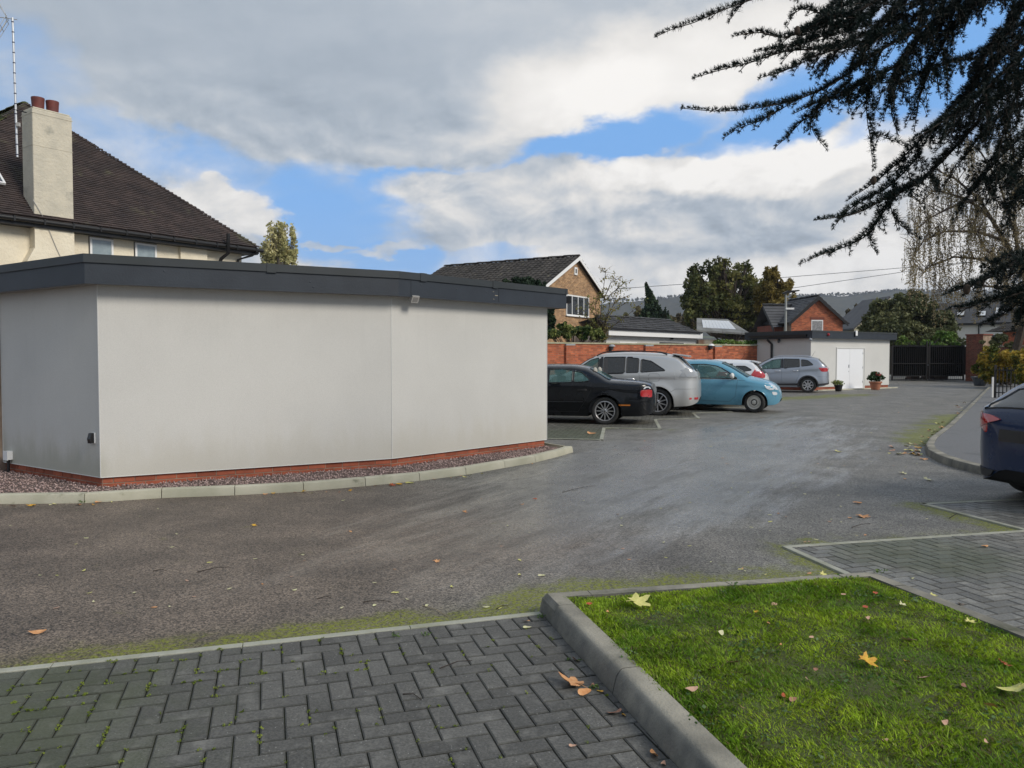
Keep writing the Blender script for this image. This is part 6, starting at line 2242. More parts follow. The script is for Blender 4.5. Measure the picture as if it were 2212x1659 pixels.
# ------------------------------------------------------------------ hills and wires
def hill(name, label, Dm, prof, m, depth=900, px_pad=900):
 xs, zs = [], []
 vs, fs = [], []
 NXH, NYH = 220, 24
 pxs = np.linspace(-900, 3400, NXH)
 pr_x = [p_[0] for p_ in prof]
 pr_y = [p_[1] for p_ in prof]
 r = np.random.default_rng(5)
 ph = r.uniform(0, 6, 6)
 for j in range(NYH):
  f = j / (NYH - 1)
  for i, px in enumerate(pxs):
   D_ = Dm - depth * (1 - f)
   py = np.interp(px, pr_x, pr_y)
   xw = (px - CX) / FPX * Dm
   top = EYE + (HZ - py) / FPX * Dm
   top += 3.0 * math.sin(px * 0.031 + ph[0]) + 2.0 * math.sin(px * 0.083 + ph[1]) + r.normal(0, 0.8)
   shape = f ** 1.25
   z_ = -0.4 + (top + 0.4) * shape + 10 * math.sin(px * 0.012 + f * 5 + ph[2]) * f * (1 - f) * 2
   vs.append((xw * (0.75 + 0.25 * f), D_, z_))
 for j in range(NYH - 1):
  for i in range(NXH - 1):
   a = j * NXH + i
   fs.append((a, a + 1, a + NXH + 1, a + NXH))
 # falls away behind the crest
 base = len(vs)
 for i, px in enumerate(pxs):
  x_, y_, z_ = vs[(NYH - 1) * NXH + i]
  vs.append((x_, y_ + 300, z_ - 60))
 for i in range(NXH - 1):
  a = (NYH - 1) * NXH + i
  fs.append((a, a + 1, base + i + 1, base + i))
 o_ = MB().add(vs, fs).build(name, m, sm=180)
 tag(o_, label, kind='structure')
 return o_

m = bpy.data.materials.new('hill_woods')
m.use_nodes = True
k = NT(m.node_tree)
b_ = k.n['Principled BSDF']
pos = k.node('ShaderNodeNewGeometry').outputs['Position']
n1 = k.noise(pos, 0.006, 5, 0.6)
n2 = k.noise(pos, 0.05, 5, 0.7)
x_, y_, z_ = k.sep(pos)
c = k.mix(k.ramp(n2, 0.3, 0.7), (0.020, 0.024, 0.018), (0.060, 0.056, 0.040))
c = k.mix(k.m('MULTIPLY', k.ramp(n1, 0.54, 0.60), k.ramp(z_, 120, 60)), c, (0.085, 0.11, 0.045))
k.put(b_.inputs['Base Color'], c)
b_.inputs['Roughness'].default_value = 1
b_.inputs['Specular IOR Level'].default_value = 0.05
M_hill = m
hill('hill', 'long wooded hillside fading blue along the horizon', 2300,
     [(-900, 700), (600, 690), (1200, 672), (1390, 648), (1480, 638), (1560, 650), (1700, 640), (1830, 637), (1930, 628), (2010, 630), (2212, 634), (3400, 650)], M_hill)
# woods along the crest break its line
wc = []
r = np.random.default_rng(9)
for i in range(1500):
 px = r.uniform(1300, 2300)
 py = np.interp(px, [1390, 1480, 1560, 1700, 1830, 1930, 2010, 2212], [648, 638, 650, 640, 637, 628, 630, 634])
 D_ = 2300
 wc.append(((px - CX) / FPX * D_ + r.normal(0, 3), D_ - r.uniform(0, 25), EYE + (HZ - py) / FPX * D_ + r.uniform(-5, 2) + 2.5 * abs(math.sin(px * 0.09))))
me = fastmesh('hilltop_woods', leaf_quads(np.array(wc), 7.0, 0.0, r, 1.2), 4, M_hill)
o = link('hilltop_woods', me)
tag(o, 'woods breaking the crest line of the far hill', 'woods', kind='stuff')

for pts_, lab in (([(1330, 624), (1473, 614), (1696, 599), (1920, 581), (2300, 548)], 'upper overhead wire crossing the sky above the lamp post'),
                  ([(1690, 627), (1713, 622), (1920, 592), (2300, 536)], 'lower overhead wire running behind the birch')):
 pp = [at(x, y, 90) for x, y in pts_]
 cb_ = MB().tube(pp, 0.030, 4).build('overhead_wire', mat('wire_grey', (0.10, 0.11, 0.13), 0.6))
 tag(cb_, lab, 'wire')

# ------------------------------------------------------------------ thin autumn air
hz = MB().box(-5200, 5200, -80, 3400, -1.4, 420)
hm = bpy.data.materials.new('haze')
hm.use_nodes = True
k = NT(hm.node_tree)
k.n.remove(k.n['Principled BSDF'])
vl = k.node('ShaderNodeVolumePrincipled')
vl.inputs['Color'].default_value = (0.80, 0.87, 1.0, 1)
vl.inputs['Density'].default_value = 0.00013
vl.inputs['Anisotropy'].default_value = 0.0
k.l.new(vl.outputs[0], k.n['Material Output'].inputs['Volume'])
hzo = hz.build('haze', hm)
tag(hzo, 'thin bluish haze over the whole scene', 'haze', kind='stuff')

# ------------------------------------------------------------------ cars
def carpaint(name, col, metal=0.35, rough=0.32):
 m = bpy.data.materials.new(name)
 m.use_nodes = True
 k = NT(m.node_tree)
 b = k.n['Principled BSDF']
 pos = k.node('ShaderNodeTexCoord').outputs['Object']
 x, y, z = k.sep(pos)
 dirt = k.m('MULTIPLY', k.ramp(k.m('ADD', z, k.m('MULTIPLY', k.noise(pos, 4, 4), 0.25)), 0.62, 0.22), 0.35)
 c = k.mix(dirt, col, tuple(v * 0.6 + 0.012 for v in col))
 k.put(b.inputs['Base Color'], c)
 b.inputs['Metallic'].default_value = metal
 k.put(b.inputs['Roughness'], k.ramp(k.noise(pos, 3, 3), 0.3, 0.7, rough, rough + 0.10))
 b.inputs['Coat Weight'].default_value = 0.5
 b.inputs['Specular IOR Level'].default_value = 0.15
 b.inputs['Coat Roughness'].default_value = 0.07
 MATS[name] = m
 return m

M_glass = glass_mat('car_glass', (0.10, 0.22, 0.21), 0.02, 0.42)
M_glassdk = glass_mat('car_glass_tinted', (0.015, 0.018, 0.02), 0.02, 0.90)
M_rubber = mat('tyre_rubber', (0.018, 0.018, 0.018), 0.75, (0.03, 0.03, 0.028), 10, 3, 0.5, obj=True)
M_trimblk = mat('car_black_trim', (0.016, 0.016, 0.017), 0.45)
M_clad = mat('grey_black_cladding', (0.028, 0.028, 0.030), 0.7)
M_chrome = mat('chrome', (0.75, 0.75, 0.76), 0.15, metal=1.0)
M_alloy = mat('silver_alloy', (0.56, 0.56, 0.57), 0.3, metal=0.75)
M_alloydk = mat('grey_alloy', (0.38, 0.38, 0.39), 0.35, metal=0.7)
M_creamw = mat('cream_wheel_disc', (0.50, 0.48, 0.43), 0.35)
M_well = mat('wheel_dark', (0.006, 0.006, 0.006), 0.9)
M_redl = mat('red_lens', (0.42, 0.008, 0.012), 0.15, spec=0.9, coat=1)
M_clearl = mat('clear_lens', (0.62, 0.64, 0.66), 0.12, spec=1.0, coat=1)
M_greyl = mat('smoked_clear_lens', (0.32, 0.33, 0.34), 0.15, spec=1.0, coat=1)
M_amber = mat('amber_lens', (0.50, 0.15, 0.01), 0.25, spec=0.8)
M_seat = mat('seat_fabric', (0.09, 0.09, 0.095), 0.9)
M_seatp = mat('pale_seat', (0.36, 0.34, 0.30), 0.85)

def pch(pts):
 xs = np.array([p[0] for p in pts], float)
 ys = np.array([p[1] for p in pts], float)
 h = np.diff(xs)
 dl = np.diff(ys) / h
 m_ = np.zeros(len(xs))
 for i in range(1, len(xs) - 1):
  if dl[i - 1] * dl[i] > 0:
   w1_, w2_ = 2 * h[i] + h[i - 1], h[i] + 2 * h[i - 1]
   m_[i] = (w1_ + w2_) / (w1_ / dl[i - 1] + w2_ / dl[i])
 m_[0], m_[-1] = dl[0], dl[-1]

 def f(x):
  x = np.clip(x, xs[0], xs[-1])
  i = np.clip(np.searchsorted(xs, x) - 1, 0, len(h) - 1)
  t = (x - xs[i]) / h[i]
  return ((2 * t**3 - 3 * t**2 + 1) * ys[i] + (t**3 - 2 * t**2 + t) * h[i] * m_[i] + (-2 * t**3 + 3 * t**2) * ys[i + 1] + (t**3 - t**2) * h[i] * m_[i + 1])
 return f

from mathutils.bvhtree import BVHTree

class Car:
 def __init__(s, spec):
  s.S = spec
  s.L, s.W0 = spec['L'], spec['W'] / 2
  s.top, s.bot = pch(spec['top']), pch(spec['bot'])
  s.belt = pch(spec['belt'])
  s.wr = spec['wr']
  s.ax = spec['ax']
  s.arch = s.wr + 0.055
  s.rr = spec.get('rr', 0.12)
  s.tum = spec.get('tum', 0.42)
  s.flare = spec.get('flare', 0.02)

 def plan(s, x):
  t = np.clip(np.abs(x - s.L / 2) / (s.L / 2), 0, 1)
  p = s.S.get('pn', 13)
  return s.W0 * np.maximum(1e-4, 1 - t**p) ** (1 / 2.6) * (1 - 0.05 * t**2)

 def rad(s, x):
  e = np.clip(np.minimum(x, s.L - x) / 0.55, 0, 1)
  return np.minimum(s.rr * (0.28 + 0.72 * e * e * (3 - 2 * e)), np.maximum(0.02, (s.top(x) - s.bot(x)) * 0.6))

 def hw(s, x, z):
  x, z = np.asarray(x, float), np.asarray(z, float)
  W = s.plan(x)
  zt, zb = s.top(x), s.belt(x)
  low = 1 - 0.10 * np.clip((0.55 - z) / 0.4, 0, 1) ** 1.6 - 0.035 * np.clip((z - 0.62) / 0.35, 0, 1) ** 1.5
  sh = 0.012 * np.exp(-((z - (zb - 0.10)) / 0.05) ** 2)
  y = W * low + sh
  for a in s.ax:
   d = np.sqrt((x - a) ** 2 + (z - s.wr) ** 2)
   y = y + s.flare * np.exp(-((d - s.arch) / 0.09) ** 2)
  up = np.clip(z - zb, 0, None)
  y = y - s.tum * up
  r = s.rad(x)
  q = np.clip((z - (zt - r)) / r, 0, 1)
  y = np.maximum(y, 0.0) * (1 - q**2.2) ** (1 / 2.7)
  return y

 def archz(s, x):
  b = s.bot(x)
  for a in s.ax:
   d = s.arch**2 - (x - a) ** 2
   b = np.where(d > 0, np.maximum(b, s.wr + np.sqrt(np.maximum(d, 0))), b)
  return b

 def inside(s, x, y, z):
  return (x > 0) & (x < s.L) & (z > s.bot(x)) & (z < s.top(x)) & (np.abs(y) < s.hw(x, z))

 def proj_side(s, P, sg, off_=0.004):
  P = np.asarray(P, float)
  if getattr(s, 'bvh', None):
   out = []
   for x, z in P:
    h = s.bvh.ray_cast(V(x, sg * 3.0, z), V(0, -sg, 0))
    y = abs(h[0].y) if h[0] is not None else float(s.hw(x, z))
    out.append((x, sg * (y + off_), z))
   return np.array(out)
  return np.stack([P[:, 0], sg * (s.hw(P[:, 0], P[:, 1]) + off_), P[:, 1]], 1)

 def proj_end(s, P, rear=True, off_=0.006):
  """P: (y, z); slides in from the end until the skin is met"""
  P = np.asarray(P, float)
  y, z = P[:, 0], P[:, 1]
  out = np.zeros(len(P))
  for i in range(len(P)):
   h = s.bvh.ray_cast(V(-1 if rear else s.L + 1, y[i], z[i]), V(1 if rear else -1, 0, 0))
   out[i] = h[0].x if h[0] is not None else (0.3 if rear else s.L - 0.3)
  return np.stack([out + (-off_ if rear else off_), y, z], 1)

 def proj_top(s, P, off_=0.005):
  P = np.asarray(P, float)
  x, y = P[:, 0], P[:, 1]
  lo = s.bot(x) + 0.2
  hi = s.top(x)
  for _ in range(24):
   mid = (lo + hi) / 2
   ins = np.abs(y) < s.hw(x, mid)
   # highest z still inside
   lo = np.where(ins, mid, lo)
   hi = np.where(ins, hi, mid)
  return np.stack([x, y, lo + off_], 1)

def cdt(poly, step=0.07):
 poly = [Vector(p) for p in poly]
 bd = []
 for i in range(len(poly)):
  a, b = poly[i], poly[(i + 1) % len(poly)]
  n = max(1, int((b - a).length / step))
  bd += [a.lerp(b, j / n) for j in range(n)]
 xs = [p.x for p in poly]
 ys = [p.y for p in poly]
 nb = len(bd)
 inner = []
 x = min(xs) + step / 2
 while x < max(xs):
  y = min(ys) + step / 2
  while y < max(ys):
   if pin((x, y), poly) and min((Vector((x, y)) - q).length for q in bd) > step * 0.45:
    inner.append(Vector((x, y)))
   y += step
  x += step
 r = delaunay_2d_cdt(bd + inner, [(i, (i + 1) % nb) for i in range(nb)], [], 1, 1e-6)
 return [(p.x, p.y) for p in r[0]], [tuple(f) for f in r[2]], [(p.x, p.y) for p in bd]

def pin(p, poly):
 x, y = p
 c = False
 n = len(poly)
 for i in range(n):
  a, b = poly[i], poly[(i + 1) % n]
  if (a[1] > y) != (b[1] > y) and x < (b[0] - a[0]) * (y - a[1]) / (b[1] - a[1]) + a[0]:
   c = not c
 return c

def rounded(poly, r=0.05, n=3):
 out = []
 m_ = len(poly)
 for i in range(m_):
  p, a, b = Vector(poly[i]), Vector(poly[i - 1]), Vector(poly[(i + 1) % m_])
  da, db = (a - p), (b - p)
  k_ = min(r, da.length * 0.45, db.length * 0.45)
  s_, e_ = p + da.normalized() * k_, p + db.normalized() * k_
  for j in range(n + 1):
   t = j / n
   out.append(s_ * (1 - t) ** 2 + p * 2 * t * (1 - t) + e_ * t**2)
 return [tuple(v) for v in out]

def make_car(name, label, spec, loc, heading):
 c = Car(spec)
 root = empty(name, loc, heading)
 tag(root, label, 'car')

 def B(mb, nm, m, par=None, sm=None):
  return mb.build(nm, m, par or root, sm=sm, worldspace=False)
 paint = spec['paint']
 # --- skin
 xs = set(np.linspace(0.0, c.L, 104).tolist())
 for e in (0.004, 0.012, 0.025, 0.045, 0.07, 0.1):
  xs |= {e, c.L - e}
 for a in c.ax:
  for t in np.linspace(-math.pi / 2, math.pi / 2, 21):
   xs.add(a + math.sin(t) * c.arch)
  xs |= {a - c.arch - 0.002, a + c.arch + 0.002}
 xs = np.array(sorted(x for x in xs if 0.001 <= x <= c.L - 0.001))
 K1, K2 = 20, 14
 rings = []
 for x in xs:
  zb, zt = float(c.archz(x)), float(c.top(x))
  zb = min(zb, zt - 0.02)
  r = float(c.rad(np.array(x)))
  zc = max(zb + 0.01, zt - r)
  z = list(np.linspace(zb, zc, K1, endpoint=False)) + [zc + (zt - zc) * math.sin(t * math.pi / 2) ** 0.8 for t in np.linspace(0, 1, K2)]
  z = np.array(z)
  y = c.hw(np.full_like(z, x), z)
  y[-1] = 0
  rings.append(np.stack([np.full_like(z, x), y, z], 1))
 n = K1 + K2
 vs, fs = [], []
 for rg2 in rings:
  vs += [tuple(p) for p in rg2] + [(p[0], -p[1], p[2]) for p in rg2[::-1][1:]]
 m_ = 2 * n - 1
 holes_side = [w_['poly'] for w_ in spec['windows']]
 ws, rw = spec.get('screen'), spec.get('rear')

 def is_hole(p):
  x, y, z = p
  if c.belt(x) - 0.03 < z and abs(y) > 0.3:
   for h in holes_side:
    if pin((x, z), h):
     return True
  for wnd in (ws, rw):
   if wnd and z > c.belt(x) - 0.05 and pin((x, abs(y) if y != 0 else 0.001), wnd['half']):
    return True
  return False
 arr = np.array(vs)
 allf = [(i * m_ + j, i * m_ + j + 1, (i + 1) * m_ + j + 1, (i + 1) * m_ + j) for i in range(len(xs) - 1) for j in range(m_ - 1)]
 caps = [tuple(range(m_))[::-1], tuple(range((len(xs) - 1) * m_, len(xs) * m_))]
 c.bvh = BVHTree.FromPolygons([Vector(p) for p in vs], allf + caps)
 fs += caps
 for i in range(len(xs) - 1):
  for j in range(m_ - 1):
   q = (i * m_ + j, i * m_ + j + 1, (i + 1) * m_ + j + 1, (i + 1) * m_ + j)
   ctr = arr[list(q)].mean(0)
   if ctr[2] > 0.7 and is_hole(ctr):
    continue
   fs.append(q)
 body = MB().add(vs, fs)
 bo = B(body, 'body', paint, sm=38)
 # floor pan and ends
 fl_ = MB()
 vf, ff = [], []
 for x in xs[::2]:
  zb = min(float(c.archz(x)), float(c.top(x)) - 0.02)
  y = float(c.hw(x, zb)) * 0.985
  vf += [(x, y, zb + 0.004), (x, -y, zb + 0.004)]
 for i in range(len(vf) // 2 - 1):
  ff.append((2 * i, 2 * i + 1, 2 * i + 3, 2 * i + 2))
 B(fl_.add(vf, ff), 'underbody', M_well)

 def patch(poly, nm, m, off_=0.004, sides=(1, -1), skirt=0.0, step=0.07, par=None, kind='side'):
  P, F, bd = cdt(poly, step)
  objs = []
  for sg in sides:
   if kind == 'side':
    Q = c.proj_side(P, sg, off_)
   elif kind == 'rear':
    Q = c.proj_end([(sg * p[0], p[1]) for p in P], True, off_)
   elif kind == 'front':
    Q = c.proj_end([(sg * p[0], p[1]) for p in P], False, off_)
   else:
    Q = c.proj_top(P, off_)
   mb = MB().add(Q, F)
   if skirt:
    if kind == 'side':
     b0, b1 = c.proj_side(bd, sg, off_), c.proj_side(bd, sg, -skirt)
    elif kind in ('rear', 'front'):
     b0 = c.proj_end([(sg * p[0], p[1]) for p in bd], kind == 'rear', off_)
     b1 = c.proj_end([(sg * p[0], p[1]) for p in bd], kind == 'rear', -skirt)
    nb = len(bd)
    mb.add(list(b0) + list(b1), [(i, (i + 1) % nb, nb + (i + 1) % nb, nb + i) for i in range(nb)])
   objs.append(B(mb, nm, m, par, sm=40))
  return objs

 def line(pts, nm, m, r_=0.006, off_=0.0, sides=(1, -1), close=False, par=None, step=0.06):
  P = []
  L_ = list(pts) + ([pts[0]] if close else [])
  for a, b in zip(L_[:-1], L_[1:]):
   a, b = Vector(a), Vector(b)
   k_ = max(1, int((b - a).length / step))
   P += [tuple(a.lerp(b, i / k_)) for i in range(k_)]
  P.append(tuple(L_[-1]))
  out = []
  for sg in sides:
   Q = c.proj_side(P, sg, off_)
   out.append(B(MB().tube([V(*q) for q in Q], r_, 5), nm, m, par, sm=60))
  return out
 # --- side windows: glass, frame
 for w_ in spec['windows']:
  gls = patch(w_['poly'], 'side_window', w_.get('mat', spec.get('glass', M_glass)), 0.002)
  for g_, sg in zip(gls, (1, -1)):
   line(w_['poly'], 'window_seal', spec.get('seal', M_trimblk), 0.013, 0.0, (sg,), close=True, par=g_)
 for pz in spec.get('pillars', ()):
  patch(pz, 'pillar_trim', M_trimblk, 0.006)
 # windscreens laid on the top skin
 for nm, wnd in (('windscreen', ws), ('rear_window', rw)):
  if not wnd:
   continue
  hf = wnd['half']
  full_ = [p for p in hf] + [(p[0], -p[1]) for p in hf[::-1]]
  full_ = [p for i, p in enumerate(full_) if (p[0], p[1]) != (full_[i - 1][0], full_[i - 1][1])]
  P, F, bd = cdt(full_, 0.08)
  Q = c.proj_top(P, 0.003)
  go_ = B(MB().add(Q, F), nm, wnd.get('mat', spec.get('glass', M_glass)), sm=60)
  Qb = c.proj_top(bd + [bd[0]], 0.0)
  B(MB().tube([V(*q) for q in Qb], 0.014, 5), 'window_seal', M_trimblk, go_)
 # --- door gaps, sills, bumper lines
 for ln in spec.get('seams', ()):
  line(ln, 'panel_gap', M_trimblk, 0.0035, -0.0005)
 for ln, r_ in spec.get('mouldings', ()):
  line(ln, 'moulding', spec.get('mould_m', M_trimblk), r_, 0.0)
 for pz, nm, mm in spec.get('patches', ()):
  patch(pz, nm, mm, 0.006, skirt=0.01)
 for pz, nm, mm in spec.get('rearp', ()):
  patch(pz, nm, mm, 0.020, kind='rear', skirt=0.02, step=0.03)
 for pz, nm, mm in spec.get('frontp', ()):
  patch(pz, nm, mm, 0.010, kind='front', skirt=0.02, step=0.05)
 if spec.get('clad'):
  for a in c.ax:
   ar_ = [(a + math.sin(t) * (c.arch + 0.02), c.wr + math.cos(t) * (c.arch + 0.02)) for t in np.linspace(-1.75, 1.75, 24)]
   ar_ = [p for p in ar_ if p[1] > c.bot(p[0]) - 0.02]
   line(ar_, 'wheel_arch_trim', M_clad, 0.028, -0.012)
 else:
  for a in c.ax:
   ar_ = [(a + math.sin(t) * (c.arch + 0.004), c.wr + math.cos(t) * (c.arch + 0.004)) for t in np.linspace(-1.6, 1.6, 24)]
   ar_ = [p for p in ar_ if p[1] > c.bot(p[0]) - 0.02]
   line(ar_, 'wheel_arch_lip', paint, 0.010, -0.004)
 # --- handles, mirrors, rails
 for hx, hz_ in spec.get('handles', ()):
  for sg in (1, -1):
   y0 = float(c.hw(hx, hz_)) * sg
   M_ = Matrix.Translation((hx, y0, hz_))
   B(MB().tube([M_ @ V(-0.10, 0.0, 0), M_ @ V(-0.08, sg * 0.03, 0.004), M_ @ V(0.08, sg * 0.03, 0.004), M_ @ V(0.10, 0.0, 0)], 0.013, 6), 'door_handle', spec.get('handle_m', paint), sm=60)
 if spec.get('mirror'):
  mx_2, mz_ = spec['mirror']
  for sg in (1, -1):
   y0 = float(c.hw(mx_2, mz_)) * sg
   mo = B(MB().ell((mx_2 - 0.02, y0 + sg * 0.13, mz_ + 0.03), (0.06, 0.12, 0.085), 12, 8), 'mirror', spec.get('mirror_m', paint), sm=80)
   B(MB().tube([V(mx_2, y0 - sg * 0.02, mz_ - 0.05), V(mx_2, y0 + sg * 0.08, mz_ - 0.03)], 0.03, 6), 'mirror_arm', M_trimblk, mo)
 if spec.get('rails'):
  x0, x1 = spec['rails']
  for sg in (1, -1):
   pts_ = []
   for f in np.linspace(0, 1, 14):
    x = x0 + (x1 - x0) * f
    z = float(c.top(x))
    lift_ = 0.045 * min(1, min(f, 1 - f) * 9)
    pts_.append(V(x, sg * (c.W0 - c.tum * 0.45 - 0.20), z + lift_ - 0.02))
   B(MB().tube(pts_, 0.018, 6), 'roof_rail', spec.get('rail_m', M_trimblk), sm=60)
 if spec.get('aerial'):
  x, lean, L_ = spec['aerial']
  B(MB().tube([V(x, 0, float(c.top(x)) - 0.01), V(x + lean, 0, float(c.top(x)) + L_)], 0.006, 5, 0.003), 'aerial', M_trimblk)
 if spec.get('spoiler'):
  x0, x1, z0, z1 = spec['spoiler']
  wy = c.W0 * 0.66
  mb = MB()
  pts_ = [V(x0, -wy, z0), V(x1, -wy, z1), V(x1, -wy, z1 - 0.03), V(x0, -wy, z0 - 0.05)]
  mb.extrude(pts_, (0, 2 * wy, 0))
  so = B(mb, 'spoiler', paint)
  bv_ = so.modifiers.new('soften', 'BEVEL')
  bv_.width = 0.015
  bv_.segments = 2
 # --- cabin
 cx0, cx1 = spec['cabin']
 zbm = float(c.belt((cx0 + cx1) / 2))
 sm_2 = spec.get('seat_m', M_seat)
 B(MB().box(cx0, cx1, -c.W0 * 0.86, c.W0 * 0.86, 0.28, zbm - 0.32), 'cabin_floor', M_seat)
 B(MB().box(cx1 - 0.25, cx1 + 0.15, -c.W0 * 0.84, c.W0 * 0.84, zbm - 0.45, zbm - 0.04), 'dashboard', M_seat)
 for x in spec.get('seats', ()):
  for y in (-0.36, 0.36):
   mb = MB().extrude([V(x - 0.1, y - 0.24, 0.5), V(x + 0.08, y - 0.24, 0.5), V(x - 0.06, y - 0.2, zbm + 0.16), V(x - 0.2, y - 0.2, zbm + 0.16)], (0, 0.46, 0))
   s_o = B(mb, 'seat', sm_2)
   s_o.modifiers.new('soften', 'BEVEL').width = 0.04
   B(MB().ell((x - 0.15, y + 0.02, zbm + 0.28), (0.06, 0.13, 0.10), 10, 6), 'headrest', sm_2, s_o, sm=80)
 if spec.get('wheel_x'):
  x = spec['wheel_x']
  Mx_ = Matrix.Translation((x, -0.36, zbm - 0.0)) @ Matrix.Rotation(R(-65), 4, 'Y')
  pr_2 = [(0.18 + 0.016 * math.cos(t), 0.016 * math.sin(t)) for t in np.linspace(0, 2 * math.pi, 7)[:-1]]
  B(MB().lathe(pr_2, 20, Mx_, close=True), 'steering_wheel', M_trimblk, sm=60)
 # --- wheels
 tw_ = spec.get('tw', 0.205)
 for wi, a in enumerate(c.ax):
  for sg in (1, -1):
   yc = sg * (c.W0 * 0.985 - tw_ / 2 - 0.015)
   steer = spec.get('steer', 0.0) if wi == 1 else 0.0
   Mx_ = Matrix.Translation((a, yc, c.wr)) @ Matrix.Rotation(steer, 4, 'Z') @ Matrix.Rotation(R(-90) * sg, 4, 'X')
   wr, rr_, h = c.wr, spec['rim'], tw_ / 2
   prof = [(rr_, -h * 0.8), (rr_ + 0.02, -h * 0.95), (wr - 0.03, -h), (wr - 0.006, -h * 0.82), (wr, -h * 0.5), (wr, h * 0.5), (wr - 0.006, h * 0.82), (wr - 0.03, h), (rr_ + 0.02, h * 0.95), (rr_, h * 0.8)]
   hubm = MB().lathe([(0, h * 0.30), (rr_ * 0.98, h * 0.30), (rr_ * 0.98, -h * 0.8)], 30, Mx_)
   wo = B(hubm, 'wheel', M_well, sm=30)
   B(MB().lathe(prof, 36, Mx_), 'tyre', M_rubber, wo, sm=50)
   rim = MB()
   st = spec['wheel_style']
   am = spec.get('alloy', M_alloy)
   rim.lathe([(rr_ * 0.995, h * 0.45), (rr_ * 1.0, h * 0.88), (rr_ * 0.955, h * 0.92), (rr_ * 0.90, h * 0.75), (rr_ * 0.90, h * 0.45)], 36, Mx_)
   if st[0] == 'disc':
    rim.lathe([(rr_ * 0.9, h * 0.75), (rr_ * 0.80, h * 0.62), (rr_ * 0.62, h * 0.80), (rr_ * 0.48, h * 0.78), (rr_ * 0.44, h * 0.60)], 36, Mx_)
    rim.lathe([(rr_ * 0.34, h * 0.60), (rr_ * 0.32, h * 0.86), (rr_ * 0.2, h * 0.98), (0, h * 1.0)], 24, Mx_)
    B(MB().lathe([(rr_ * 0.44, h * 0.62), (rr_ * 0.30, h * 0.62)], 24, Mx_), 'wheel_slot', M_well, wo)
   else:
    ns, wd, pair = st[1], st[2], st[3]
    for i in range(ns):
     for dlt in ((-pair, pair) if pair else (0,)):
      th_ = 2 * math.pi * i / ns + dlt
      th2 = 2 * math.pi * i / ns + dlt * (2.0 if pair else 1)
      Ms = Mx_ @ Matrix.Rotation(0, 4, 'Z')
      p0 = V(math.cos(th_) * rr_ * 0.12, math.sin(th_) * rr_ * 0.12, h * 0.72)
      p1 = V(math.cos(th2) * rr_ * 0.93, math.sin(th2) * rr_ * 0.93, h * 0.80)
      sdv = (p1 - p0).cross(V(0, 0, 1)).normalized()
      w0_, w1_ = wd * 0.9, wd * 0.6
      vv_ = [p0 + sdv * w0_, p0 - sdv * w0_, p1 - sdv * w1_, p1 + sdv * w1_]
      vv_ += [p + V(0, 0, -0.035) for p in vv_]
      rim.add([Ms @ p for p in vv_], [(0, 1, 2, 3), (4, 7, 6, 5), (0, 3, 7, 4), (1, 5, 6, 2)])
    rim.lathe([(rr_ * 0.24, h * 0.55), (rr_ * 0.24, h * 0.80), (rr_ * 0.16, h * 0.88), (0, h * 0.9)], 16, Mx_)
   B(rim, 'rim', spec.get('disc_m', am), wo, sm=30)
   if st[0] != 'disc':
    B(MB().lathe([(rr_ * 0.09, h * 0.9), (rr_ * 0.08, h * 0.96), (0, h * 0.97)], 12, Mx_), 'hub_cap', M_trimblk, wo)
    nut = MB()
    for i in range(5):
     t_2 = 2 * math.pi * i / 5
     nut.lathe([(0.012, h * 0.8), (0.012, h * 0.93), (0, h * 0.93)], 6, Mx_ @ Matrix.Translation((math.cos(t_2) * rr_ * 0.19, math.sin(t_2) * rr_ * 0.19, 0)))
    B(nut, 'wheel_nuts', M_trimblk, wo)
 return root, c

